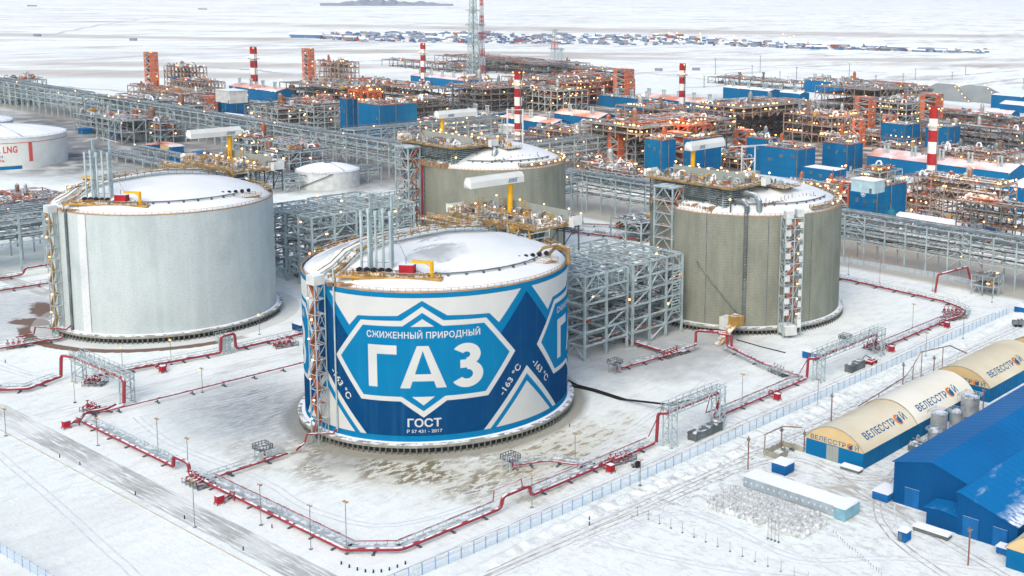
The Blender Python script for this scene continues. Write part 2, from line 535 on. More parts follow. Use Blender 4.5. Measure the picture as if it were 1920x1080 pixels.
# brown boards of earth beside the bare tank
for (ex, ey, rx, ry, ro) in ((-203, -31, 14, 5, -12), (-190, -42, 9, 5, 20)):
    base = mixc(nt, mul(nt, emask(nt, ex, ey, rx, ry, ro, 0.12, 0.7, 0.2), 0.9), base, (0.15, 0.085, 0.06))
r_o = emask(nt, -163, -2, 51.5, 51.5, 0, 0.004, 0.03, 0.25)
r_i = emask(nt, -163, -2, 47.2, 47.2, 0, 0.004, 0.015, 0.25)
arc = mul(nt, mul(nt, r_o, r_i, 'SUBTRACT'), emask(nt, -138, -40, 46, 46, 0, 0.08, 0.3))
base = mixc(nt, mul(nt, arc, 0.95), base, (0.17, 0.10, 0.07))
r_g = mul(nt, r_i, 0.45)
base = mixc(nt, r_g, base, (0.50, 0.52, 0.50))
# trampled plant floor; shade under process area and pipe racks put into its colour
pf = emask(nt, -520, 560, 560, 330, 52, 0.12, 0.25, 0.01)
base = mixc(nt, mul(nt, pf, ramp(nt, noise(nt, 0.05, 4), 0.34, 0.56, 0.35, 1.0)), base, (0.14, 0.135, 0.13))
g_ = N(nt, 'ShaderNodeNewGeometry'); sx_ = N(nt, 'ShaderNodeSeparateXYZ'); nt.links.new(g_.outputs['Position'], sx_.inputs[0])
st = mul(nt, ramp(nt, sx_.outputs[1], 250, 256), ramp(nt, sx_.outputs[1], 330, 310))
st = mul(nt, st, ramp(nt, sx_.outputs[0], 150, 100))
base = mixc(nt, mul(nt, st, 0.8), base, (0.36, 0.34, 0.28))
lf = emask(nt, -640, 235, 300, 75, 0, 0.15, 0.3, 0.02)
base = mixc(nt, mul(nt, lf, ramp(nt, noise(nt, 0.06, 4), 0.4, 0.6, 0.2, 0.8)), base, (0.27, 0.28, 0.28))
# tundra showing through far away
far = emask(nt, -420, 480, 1050, 760, 50, 0.06, 0.2, 0.003)
inv = mul(nt, 1.0, far, 'SUBTRACT')
t1 = ramp(nt, noise(nt, 0.006, 9, rough=0.74, stretch=(1, .35, 1, 52)), 0.47, 0.60)
t2 = ramp(nt, noise(nt, 0.03, 6, rough=0.7, stretch=(1, .3, 1, 45)), 0.42, 0.62)
base = mixc(nt, mul(nt, inv, 1.0), base, mixc(nt, t2, (0.92, 0.965, 0.92), (0.82, 0.86, 0.82)))  # far snow lightened, some haze put into its colour
base = mixc(nt, mul(nt, mul(nt, mul(nt, t1, t2), inv), 0.85), base, (0.36, 0.335, 0.30))
t3 = ramp(nt, noise(nt, 0.0022, 11, rough=0.8, stretch=(1, .22, 1, 48)), 0.52, 0.64)
base = mixc(nt, mul(nt, mul(nt, t3, inv), 0.42), base, (0.50, 0.50, 0.49))
for (u_, v_, rx, ry, ro) in ((200, 138, 330, 55, 48), (390, 122, 260, 60, 50), (60, 66, 700, 60, 50), (860, 98, 420, 50, 55), (1130, 108, 300, 45, 50), (1450, 62, 1500, 160, 58), (1700, 112, 300, 60, 62), (1880, 122, 260, 60, 60)):
    q = at(u_, v_)
    base = mixc(nt, mul(nt, emask(nt, q.x, q.y, rx, ry, ro, 0.4, 1.2, 0.012, (1, .3, 1, 48)), 0.5), base, (0.36, 0.28, 0.21))
nt.links.new(base, b.inputs['Base Color'])
b.inputs['Roughness'].default_value = 0.85
bp = N(nt, 'ShaderNodeBump'); bp.inputs['Strength'].default_value = 0.7; bp.inputs['Distance'].default_value = 0.6
nt.links.new(noise(nt, 0.5, 7, rough=0.75), bp.inputs['Height'])
nt.links.new(bp.outputs[0], b.inputs['Normal'])
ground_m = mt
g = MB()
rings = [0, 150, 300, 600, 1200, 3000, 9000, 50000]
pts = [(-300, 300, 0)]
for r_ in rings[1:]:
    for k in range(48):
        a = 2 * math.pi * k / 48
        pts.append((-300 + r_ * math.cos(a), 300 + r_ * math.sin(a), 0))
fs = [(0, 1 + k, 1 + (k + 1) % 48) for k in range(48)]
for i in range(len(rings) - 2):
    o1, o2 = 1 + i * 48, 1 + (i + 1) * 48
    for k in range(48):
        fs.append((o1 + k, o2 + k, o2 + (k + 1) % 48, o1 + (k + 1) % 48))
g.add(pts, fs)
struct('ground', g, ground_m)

def road_mat(name, dirn, amt, col=(0.40, 0.42, 0.40), thr=(0.42, 0.58)):
    mt, nt, b = principled(name)
    st = (0.06, 1, 1) if dirn == 'x' else (1, 0.06, 1)
    n1 = ramp(nt, noise(nt, 1.4, 5, stretch=st, rough=.7), *thr)
    n2 = ramp(nt, noise(nt, 0.06, 3), 0.3, 0.6, 0.25, 1)
    c = mixc(nt, mul(nt, mul(nt, n1, n2), amt), (0.84, 0.89, 0.85), col)
    nt.links.new(c, b.inputs['Base Color'])
    b.inputs['Roughness'].default_value = 0.7
    return mt
roadx = road_mat('icy perimeter road', 'x', 0.95, col=(0.36, 0.38, 0.35), thr=(0.36, 0.52))
roady = road_mat('icy cross road', 'y', 0.75, col=(0.40, 0.42, 0.39),  thr=(0.42, 0.56))
def strip(b, pts, wd, z):
    pts = [Vector((p[0], p[1], 0)) for p in pts]
    vs = []
    for i, p in enumerate(pts):
        dd = (pts[min(i + 1, len(pts) - 1)] - pts[max(i - 1, 0)]).normalized()
        nn = Vector((-dd.y, dd.x, 0)) * wd / 2
        vs += [(p.x - nn.x, p.y - nn.y, z), (p.x + nn.x, p.y + nn.y, z)]
    return b.add(vs, [(2 * i, 2 * i + 2, 2 * i + 3, 2 * i + 1) for i in range(len(pts) - 1)])
struct('road', strip(MB(), [(-330, -90.2), (-150, -89.8), (0, -90.3), (100, -90.2)], 7.5, .03), roadx)
struct('road', strip(MB(), [(-80, -84.5), (-82, -60), (-83, 0), (-84, 120)], 8.5, .045), roady)
struct('road', strip(MB(), [(-330, -22), (-260, -20), (-200, -18)], 7, .03), roadx)
kerbm = mat('ochre kerb edge', (0.50, 0.47, 0.36), 0.8, 0, (0.62, 0.61, 0.56), 0.3)
g = MB()
for (xa, xb) in ((-200, -76), (-76, 30), (30, 95)):
    g.box(xa, xb, -96.3, -95.95, 0, 0.14)
struct('kerb', g, kerbm)
# snow banks and ditch edge outside the fence
g = MB()
y = -100
bank = []
while y < 235:
    x = 95.5 + 1.5 * math.sin(y * .05) + rnd.uniform(-.6, .6)
    bank.append((x, y, rnd.uniform(.3, 1.1)))
    y += 2.2
vs = []
for (x, yy, h) in bank:
    vs += [(x - 2.2, yy, -.05), (x - .4, yy, h), (x + .7, yy, h * .8), (x + 2.8, yy, -.05)]
g.add(vs, [(4 * i + k, 4 * i + 4 + k, 4 * i + 5 + k, 4 * i + 1 + k) for i in range(len(bank) - 1) for k in range(3)])
struct('snow_bank', g, ground_m)
trk = mat('pressed wheel track', (0.60, 0.63, 0.64), 0.85, 0, (0.74, 0.77, 0.78), 0.35)
trk2 = mat('muddy wheel track', (0.36, 0.35, 0.31), 0.85, 0, (0.66, 0.67, 0.66), 0.3)
def wheels(pts, mm, wob=.5, z=.02, w_=.45, gap=1.9):
    L = []
    P_ = [Vector((*p, 0)) for p in pts]
    for i in range(len(P_) - 1):
        p0 = P_[max(0, i - 1)]; p1 = P_[i]; p2 = P_[i + 1]; p3 = P_[min(len(P_) - 1, i + 2)]
        n_ = max(3, int((p2 - p1).length / 5))
        for k in range(n_):
            t = k / n_
            q = .5 * ((2 * p1) + (p2 - p0) * t + (2 * p0 - 5 * p1 + 4 * p2 - p3) * t * t + (3 * p1 - p0 - 3 * p2 + p3) * t ** 3)
            L.append((q.x + rnd.uniform(-wob, wob) * .3, q.y + rnd.uniform(-wob, wob) * .3))
    L.append((P_[-1].x, P_[-1].y))
    for s in (-gap / 2, gap / 2):
        M_ = []
        for i, p in enumerate(L):
            a_ = L[max(0, i - 1)]; c_ = L[min(len(L) - 1, i + 1)]; dx, dy = c_[0] - a_[0], c_[1] - a_[1]; l_ = math.hypot(dx, dy) or 1
            M_.append((p[0] - dy / l_ * s, p[1] + dx / l_ * s))
        struct('wheel_track', strip(MB(), M_, w_, z + rnd.uniform(0, .01)), mm)
for pts, mm in (([(82, -100), (84, -60), (84.5, 0), (84, 60), (85, 120), (84, 180), (86, 225)], trk2), ([(83.5, -90), (83, -30), (83.4, 40), (83, 110), (82.6, 190)], trk),
                ([(99, -80), (103, -20), (106, 20), (112, 36), (125, 36), (140, 30), (155, 24), (172, 18), (200, 8)], trk2), ([(104, -40), (110, -14), (122, 4 - 14), (150, -13), (168, 2), (190, 12)], trk),
                ([(138, 60), (142, 42), (148, 26), (158, 14), (176, 4), (205, -6)], trk2), ([(141, 60), (146, 42), (152, 26), (160, 15)], trk), ([(120, 38), (132, 38), (146, 37)], trk), ([(136, 112), (141, 90), (144, 62), (140, 40), (128, 34)], trk2),
                ([(60, 150), (40, 112), (26, 104), (8, 100)], trk), ([(64, 190), (44, 140), (36, 112), (50, 70), (66, 30), (60, 8)], trk), ([(68, 190), (70, 150), (68, 110), (56, 84), (52, 60), (62, 20), (68, -10), (60, -40)], trk),
                ([(-60, -66), (-30, -70), (10, -68), (40, -70), (62, -62), (68, -30), (68, 8)], trk), ([(-58, -60), (-50, -30), (-52, 0), (-48, 30)], trk), ([(-150, -70), (-120, -66), (-112, -40), (-108, 0), (-106, 40)], trk),
                ([(-200, -66), (-170, -74), (-140, -72), (-122, -70)], trk), ([(-120, -100), (-60, -104), (0, -110), (60, -118), (90, -130)], trk), ([(95, -60), (99, 0), (100, 60), (99, 120), (100, 200), (104, 260)], trk), ([(98, -90), (101, 10), (103, 70), (102, 140), (103, 220)], trk2),
                ([(10, 240), (40, 244), (58, 238), (66, 228), (80, 232), (88, 250)], trk), ([(-160, 236), (-130, 238), (-118, 240)], trk), ([(176, -8), (150, -24), (120, -34), (100, -36)], trk)):
    wheels(pts, mm)
# far roads and tracks on the plain
trackm = mat('far track', (0.52, 0.52, 0.52), 0.9, 0, (0.60, 0.60, 0.61), 0.02)
for pl, wd in (([(0, 75), (130, 77), (380, 76), (560, 80)], 14), ([(70, 70), (180, 48), (300, 32)], 10), ([(370, 124), (480, 132), (560, 142), (640, 158)], 16),
               ([(1000, 98), (1150, 112), (1300, 120), (1500, 128), (1680, 138)], 12), ([(640, 116), (760, 112), (880, 108)], 12), ([(1680, 152), (1780, 143), (1919, 131)], 12),
               ([(1780, 165), (1860, 155), (1919, 147)], 12), ([(640, 36), (900, 48), (1150, 62), (1350, 70)], 18), ([(1280, 165), (1400, 158), (1540, 148)], 9), ([(0, 160), (120, 163), (300, 176)], 9),
               ([(1180, 134), (1330, 150), (1400, 168)], 7)):
    P_ = [at(*q) for q in pl]
    L = []
    for p, q in zip(P_[:-1], P_[1:]):
        for k in range(12):
            t = p.lerp(q, k / 12); s_ = 6 + (t - CAM).length * .004
            L.append((t.x + rnd.uniform(-s_, s_) * .4, t.y + rnd.uniform(-s_, s_) * .4))
    struct('track', strip(MB(), L, wd * .8, .15), trackm)
# distant low hills of dark scrub along the horizon
hillm = mat('distant scrub', (0.22, 0.27, 0.33), 0.9, 0, (0.34, 0.38, 0.42), 0.01)
for (ua, ub, v0, hh) in ((600, 850, 11, 26), (640, 760, 8, 30)):
    p, q = at(ua, v0), at(ub, v0)
    g = MB(); vs = []; n_ = 40
    for i in range(n_ + 1):
        t = p.lerp(q, i / n_); dd = (t - CAM); dd.z = 0; dd.normalize()
        h = hh * (0.35 + .65 * abs(math.sin(i * .7) * math.cos(i * .31 + ua))) * math.sin(math.pi * (i + .2) / (n_ + .4))
        vs += [(t.x, t.y, 0), (t.x + dd.x * 120, t.y + dd.y * 120, h), (t.x + dd.x * 400, t.y + dd.y * 400, h * .9), (t.x + dd.x * 520, t.y + dd.y * 520, 0)]
    g.add(vs, [(4 * i + k, 4 * i + 4 + k, 4 * i + 5 + k, 4 * i + 1 + k) for i in range(n_) for k in range(3)])
    struct('hills', g, hillm)
# haze
HZ = 0.00003
mt = bpy.data.materials.new('cold haze'); mt.use_nodes = True
nt = mt.node_tree; nt.nodes.remove(nt.nodes['Principled BSDF'])
pv = N(nt, 'ShaderNodeVolumePrincipled')
pv.inputs['Color'].default_value = (0.93, 0.96, 1.0, 1)
pv.inputs['Density'].default_value = HZ
pv.inputs['Anisotropy'].default_value = 0.2
nt.links.new(pv.outputs[0], nt.nodes['Material Output'].inputs['Volume'])
g = MB(); g.box(-52000, 51000, -51000, 52000, -1.5, 190)
tag(g.build('haze', mt), kind='stuff')
# ================================================================ TANKS
RIM, Z0 = 47.14, 3.0
def wrap(mb, shapes, Rr, th0, mi=0):
    """polygons given as (degrees from th0, z) laid on the cylinder of radius Rr"""
    bm = bmesh.new()
    for pts, fcs in shapes:
        vs = [bm.verts.new((p[0], p[1], 0)) for p in pts]
        for f in fcs:
            try:
                bm.faces.new([vs[i] for i in f])
            except ValueError:
                pass
    bm.normal_update()
    bmesh.ops.triangulate(bm, faces=bm.faces[:])
    xs = [v.co.x for v in bm.verts]
    x = math.ceil(min(xs) / 2) * 2
    while x < max(xs):
        bmesh.ops.bisect_plane(bm, geom=bm.verts[:] + bm.edges[:] + bm.faces[:], plane_co=(x, 0, 0), plane_no=(1, 0, 0), dist=1e-4)
        x += 2
    bm.verts.index_update()
    vs = []
    for v in bm.verts:
        t = R(th0 + v.co.x)
        vs.append((Rr * math.cos(t), Rr * math.sin(t), v.co.y))
    mb.add(vs, [tuple(v.index for v in f.verts) for f in bm.faces], mi)
    bm.free()
def poly(pts):
    return (pts, [tuple(range(len(pts)))])
def mirror(h):
    """closed outline from its right half listed from the top centre to the bottom centre"""
    return h + [(-x, y) for x, y in reversed(h) if abs(x) > 1e-6]
def ring_poly(o, i):
    n = len(o)
    return (o + i, [(k, (k + 1) % n, n + (k + 1) % n, n + k) for k in range(n)])
def place_text(s, cx, z, h, wdt=None, rot=0, bold=0.0, space=1.0):
    """line of writing centred on (cx degrees, z centre), cap height h metres, rotated in the unrolled wall"""
    vs, fs, L, y0, y1 = text_mesh(s, 1.0, bold, space)
    k = h / 0.72
    kx = (wdt / L) if wdt else k
    out = []
    c_, s_ = math.cos(R(rot)), math.sin(R(rot))
    for x, y in vs:
        a, b_ = (x - L / 2) * kx, (y - 0.36) * k
        a, b_ = a * c_ - b_ * s_, a * s_ + b_ * c_
        out.append((cx + a / 0.698, z + b_))
    return out, fs

def zee(cx, z0, z1, wd, st):
    """the letter that looks like a 3: two stacked bowls open to the left"""
    H = z1 - z0; ka = 1 / 0.698
    ro = H * 0.262; ri_ = ro - st / 2
    out = []
    c1 = z1 - ro - .35; c2 = z0 + ro + .65
    def bowl(cz, r_in, r_out, a0, a1, wx):
        n = 26; P_ = []
        for i in range(n + 1):
            a = R(a0 + (a1 - a0) * i / n)
            P_.append((a, i))
        pts = [((wx + (r_out * wfac) * math.cos(a)) * ka + cx, cz + r_out * math.sin(a)) for a, _ in P_] + [((wx + (r_in * wfac) * math.cos(a)) * ka + cx, cz + r_in * math.sin(a)) for a, _ in P_]
        return (pts, [(i, i + 1, n + 2 + i, n + 1 + i) for i in range(n)])
    wfac = 1.18
    rU, rL = H * 0.262, H * 0.300
    cU, cL = z1 - rU, z0 + rL
    out.append(bowl(cU, rU - st, rU, 148, -90, -.15))
    out.append(bowl(cL, rL - st, rL, 90, -148, 0))
    zc = (cU - rU + cL + rL) / 2
    out.append(poly([(cx - 1.9 * ka, zc - st * .48), (cx + .3 * ka, zc - st * .48), (cx + .3 * ka, zc + st * .48), (cx - 1.9 * ka, zc + st * .48)]))
    return out

def mural(parent):
    b = MB()
    trap = [(0, 44.8), (9.8, 40.35), (27, 39.75), (31.2, 36.6), (42.0, 45.55)]
    trap = trap + [(-x, y) for x, y in reversed(trap[1:])]
    wo = mirror([(0, 43.1), (8.3, 38.95), (25.6, 38.6), (38.9, 27), (26.2, 15.2), (9.2, 15.2), (0, 10.4)])
    wi = mirror([(0, 41.3), (7.9, 37.35), (24.7, 37.15), (36.1, 27.1), (25.1, 16.6), (8.6, 16.6), (0, 12.3)])
    for k in range(4):
        th = -44.5 + 90 * k
        e0 = 40.03
        dk = mirror([(0, 12), (8, 16), (20, 17), (30, 27), (31.9, 33.1), (45, 44.4), (45, 4.9), (0, 4.9)])
        half = [(0, 12), (8, 16), (20, 17), (30, 27), (31.9, 33.1), (45, 44.4), (45, 4.9), (0, 4.9)]
        wrap(b, [poly(half), poly([(-x, y) for x, y in half])], e0, th, 2)
        wrap(b, [poly(trap), ring_poly(wo, wi)], e0 + .03, th, 1)
        wrap(b, [poly([(24.2, 4.9), (45, 21.6), (65.8, 4.9)])], e0 + .03, th, 1)
        wrap(b, [poly([(27.0, 4.88), (45, 19.1), (63.0, 4.88)])], e0 + .06, th, 0)
        wrap(b, [poly(wi)], e0 + .06, th, 0)
        wrap(b, [poly([(29.6, 4.95), (45, 16.8), (60.4, 4.95)]), poly([(0, 39.5), (4.6, 37.25), (-4.6, 37.25)]), poly([(0, 14.05), (4.5, 16.6), (-4.5, 16.6)])], e0 + .09, th, 1)
        L = []
        # G-shaped, A and Z of the fuel's name
        L.append(poly([(-22.5, 19.3), (-18.7, 19.3), (-18.7, 29.05), (-10.4, 29.05), (-10.4, 31.7), (-22.5, 31.7)]))
        L.append(poly([(-9.2, 19.15), (-5.2, 19.15), (0, 30.2), (5.2, 19.15), (9.2, 19.15), (2.3, 31.6), (-2.3, 31.6)]))
        L.append(poly([(-5.0, 21.2), (5.0, 21.2), (4.0, 23.3), (-4.0, 23.3)]))
        L += zee(17.4, 18.6, 31.8, 12, 2.55)
        wrap(b, L[:1], e0 + .09, th, 1); wrap(b, L[1:2], e0 + .09, th, 1); wrap(b, L[2:3], e0 + .10, th, 1)
        wrap(b, L[3:4], e0 + .09, th, 1); wrap(b, L[4:5], e0 + .10, th, 1); wrap(b, L[5:], e0 + .11, th, 1)
        t = [place_text('СЖИЖЕННЫЙ ПРИРОДНЫЙ', 0, 34.75, 1.85, 32.0, 0, .016, 1.05),
             place_text('ГОСТ', 0.2, 8.85, 2.35, 9.4, 0, .025, 1.0),
             place_text('Р 57 431 - 2017', 0.2, 6.35, 0.95, 9.8, 0, .012, 1.0),
             place_text('-163 °С', 36.4, 18.6, 1.9, 10.0, 50, .02, 1.05),
             place_text('-163 °С', 53.6, 18.6, 1.9, 10.0, -50, .02, 1.05)]
        for q in t:
            wrap(b, [q], e0 + .10, th, 1)
    return b.build('mural', [muralL, muralW, muralD], parent)

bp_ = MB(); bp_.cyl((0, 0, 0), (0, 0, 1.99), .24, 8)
PILE = protomesh('pile', bp_, mat('shaded pile concrete', (0.15, 0.16, 0.145), .9))  # shade under the slab is put into this concrete colour
def ring_pts(r, z, a0, a1, n):
    return [(r * math.cos(R(a0 + (a1 - a0) * i / n)), r * math.sin(R(a0 + (a1 - a0) * i / n)), z) for i in range(n + 1)]
def dz(r, Rr):
    """height of the dome surface at radius r"""
    s = (Rr * Rr + 9.4 ** 2) / (2 * 9.4)
    return RIM + 9.4 - s + math.sqrt(max(0, s * s - r * r))

def build_tank(x, y, Rr, label, wallm, kind, piles=True, back=(60, 215)):
    t = thing('gas_storage_tank', (x, y, 0), label, 'storage tank')
    L0 = (0, 0, 0)
    def part(name, mb, mm, par=t, sm=False):
        return mb.build(name, mm, par, sm, loc=None) if False else _part(name, mb, mm, par, sm)
    def _part(name, mb, mm, par, sm):
        o = mb.build(name, mm, None, sm, loc=(0, 0, 0)); o.parent = par
        ORG[o.name] = Vector((x, y, 0))
        return o
    b = MB(); b.lathe([(Rr, Z0), (Rr, RIM), (Rr - .7, RIM + .02), (Rr - .7, RIM - .3)], 160)
    _part('wall', b, wallm, t, True)
    b = MB()
    prof = [(Rr - .7, RIM - .25)]
    for i in range(1, 24):
        r = (Rr - .7) * (1 - i / 24)
        prof.append((r, dz(r, Rr)))
    prof.append((.05, dz(0, Rr)))
    b.lathe(prof, 96)
    dm = dome_m if kind == 'mural' else snow_dome
    _part('dome', b, dm, t, True)
    b = MB(); b.lathe([(Rr - .2, Z0), (Rr + 2.0, Z0 - .02), (Rr + 2.2, Z0 - .2), (Rr + 2.2, 2.0), (Rr - 1, 2.0)], 128)
    _part('base_slab', b, slab_m, t, False)
    b = MB(); b.lathe([(Rr + .2, .02), (Rr + .2, 1.99)], 96)  # dark sheet between the piles stands in for shade under the slab
    _part('undercroft_shade', b, dark, t, False)
    b = MB(); b.lathe([(Rr + 1.0, Z0 + .03), (Rr + .1, Z0 + .14), (Rr + .02, Z0 + .14)], 128)
    _part('snow_ledge', b, snow_m, t, False)
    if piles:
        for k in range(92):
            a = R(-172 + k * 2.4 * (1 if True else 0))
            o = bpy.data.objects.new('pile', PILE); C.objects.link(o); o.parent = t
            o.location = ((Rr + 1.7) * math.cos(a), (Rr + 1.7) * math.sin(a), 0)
    b = MB()
    P_ = ring_pts(Rr - .15, RIM, 0, 360, 120)
    for p, q in zip(P_[:-1], P_[1:]):
        p = Vector(p); q = Vector(q)
        b.bar(p, p + Vector((0, 0, 1.2)), .1)
        b.bar(p + Vector((0, 0, 1.15)), q + Vector((0, 0, 1.15)), .1)
        b.bar(p + Vector((0, 0, .6)), q + Vector((0, 0, .6)), .07)
    _part('railing', b, rail_m, t, False)
    b = MB(); b.lathe([(Rr + .06, RIM - .12), (Rr + .06, RIM + .28), (Rr - .35, RIM + .3), (Rr - .35, RIM + .05)], 160)
    _part('rim_kerb', b, rail_m, t, False)
    b = MB()
    P0, P1 = ring_pts(Rr - 3.0, RIM + 1.5, back[0], back[1], 40), ring_pts(Rr - .8, RIM + 1.5, back[0], back[1], 40)
    b.add(P0 + P1, [(i, i + 1, 42 + i, 41 + i) for i in range(40)])
    rail(b, P0[::2] + [P0[-1]], 1.2, .14, 4); rail(b, P1[::2] + [P1[-1]], 1.2, .14, 4)
    for i in range(0, 41, 2):
        b.bar((P0[i][0], P0[i][1], RIM), P0[i], .25); b.bar(P0[i], P1[i], .2)
        if i % 4 == 0:
            b.tube([P0[i], (P0[i][0], P0[i][1], RIM + 3), (P1[i][0], P1[i][1], RIM + 3.1), P1[i]], .2, 5)
    b.tube(ring_pts(Rr - 1.6, RIM + 2.1, back[0], back[1], 40), .3, 6)
    _part('rim_walkway', b, deck_o, t, False)
    # ring main on the dome with its little stools
    b = MB()
    rp = 33.3 * Rr / 40
    b.tube(ring_pts(rp, dz(rp, Rr) + .8, -66, 24, 50), .26, 6)
    for p in ring_pts(rp, dz(rp, Rr), -60, 20, 9):
        b.box(p[0] - .3, p[0] + .3, p[1] - .3, p[1] + .3, p[2] - .2, p[2] + .55)
    _part('ring_main', b, steel_d, t, True)
    return t, _part
rail_m = mat('rusty ochre handrail', (0.40, 0.27, 0.15), 0.6, 0, (0.3, 0.2, 0.13), 0.5)
mt, nt, b = principled('dome snow'); 
c = mixc(nt, ramp(nt, noise(nt, 0.06, 3), 0.3, 0.7), (0.78, 0.82, 0.81), (0.69, 0.735, 0.74))
c = mixc(nt, ramp(nt, noise(nt, 0.2, 6, rough=.7, stretch=(1, .3, 1, 60)), 0.55, 0.75, 0, .35), c, (0.55, 0.59, 0.60))
nt.links.new(c, b.inputs['Base Color']); b.inputs['Roughness'].default_value = .8
snow_dome = mt
mt, nt, b = principled('thin dome snow')
c = mixc(nt, ramp(nt, noise(nt, 0.06, 3), 0.3, 0.7), (0.78, 0.82, 0.81), (0.68, 0.725, 0.73))
s1 = emask(nt, -24, -12, 17, 16, 20, 0.4, 0.6, 0.1)
s2 = emask(nt, 12, -12, 11, 8, -30, 0.4, 0.8, 0.15)
stn = mul(nt, mul(nt, s1, s2, 'MAXIMUM'), ramp(nt, noise(nt, 0.16, 5, rough=.6, stretch=(1, .5, 1, 30)), 0.46, 0.54))
c = mixc(nt, mul(nt, stn, .9), c, (0.34, 0.38, 0.39))
c = mixc(nt, ramp(nt, noise(nt, 0.25, 6, rough=.7, stretch=(1, .3, 1, 30)), 0.55, 0.75, 0, .3), c, (0.55, 0.59, 0.60))
nt.links.new(c, b.inputs['Base Color']); b.inputs['Roughness'].default_value = .8
dome_m = mt

def stair_tower(part, cx, cy, rot, h0, h1, wx, wy, col, panels, top):
    """access tower against the wall; local x runs along the wall"""
    M4 = Matrix.Translation((cx, cy, 0)) @ Matrix.Rotation(R(rot), 4, 'Z')
    T = lambda b: [setattr(b, 'v', [tuple(M4 @ Vector(v)) for v in b.v]), b][1]
    b = MB(); n = int((h1 - h0) / 4.2)
    zs = [h0 + (h1 - h0) * (i + 1) / n for i in range(n)]
    frame(b, -wx / 2, wx / 2, -wy / 2, wy / 2, 0, h1, 2 if wx > 6 else 1, 1, zs, .24 if wx < 6 else .32, .75)
    tw = part('stair_tower', T(b), steel)
    b = MB(); z = h0
    for i, z1 in enumerate(zs):
        s = 1 if i % 2 else -1
        fl = .55 if wx > 6 else .8
        b.add([(s * wx * fl / 2 - 0.1 * s, -wy / 2 + .3, z), (s * wx * fl / 2 - .1 * s, 0, z), (-s * wx * fl / 2, 0, z1 - .2), (-s * wx * fl / 2, -wy / 2 + .3, z1 - .2)], [(0, 1, 2, 3)])
        b.box(-wx * fl / 2, wx * fl / 2, 0, wy / 2 - .2, z1 - .25, z1 - .1)
        b.bar((s * wx * fl / 2, -wy / 2 + .2, z + 1), (-s * wx * fl / 2, -wy / 2 + .2, z1 + .8), .18)
        b.bar((s * wx * fl / 2, -wy / 2 + .2, z + .2), (-s * wx * fl / 2, -wy / 2 + .2, z1), .3)
        z = z1
    part('stair_flight', T(b), col, tw)
    if panels:
        for i, z1 in enumerate(zs):
            b = MB()
            if i % 1 == 0:
                b.box(-wx / 2 + .1, -wx / 2 + 2.3, -wy / 2 - .12, -wy / 2 - .05, z1 - 2.4, z1 - .2)
                b.box(wx / 2 - 1.6, wx / 2 - .1, -wy / 2 - .12, -wy / 2 - .05, z1 - 4.0, z1 - 1.6)
            part('wind_panel', T(b), grey_l, tw)
    if top:
        b = MB(); b.box(-wx / 2 - .2, wx / 2 + .2, -wy / 2 - .2, wy / 2 + .1, h1 - .1, h1 + 2.6)
        part('head_cabin', T(b), grey_l, tw)
    return tw, M4
grey_l = mat('pale cabin panel', (0.58, 0.61, 0.60), 0.6, 0, None, 0.3, snow=1)

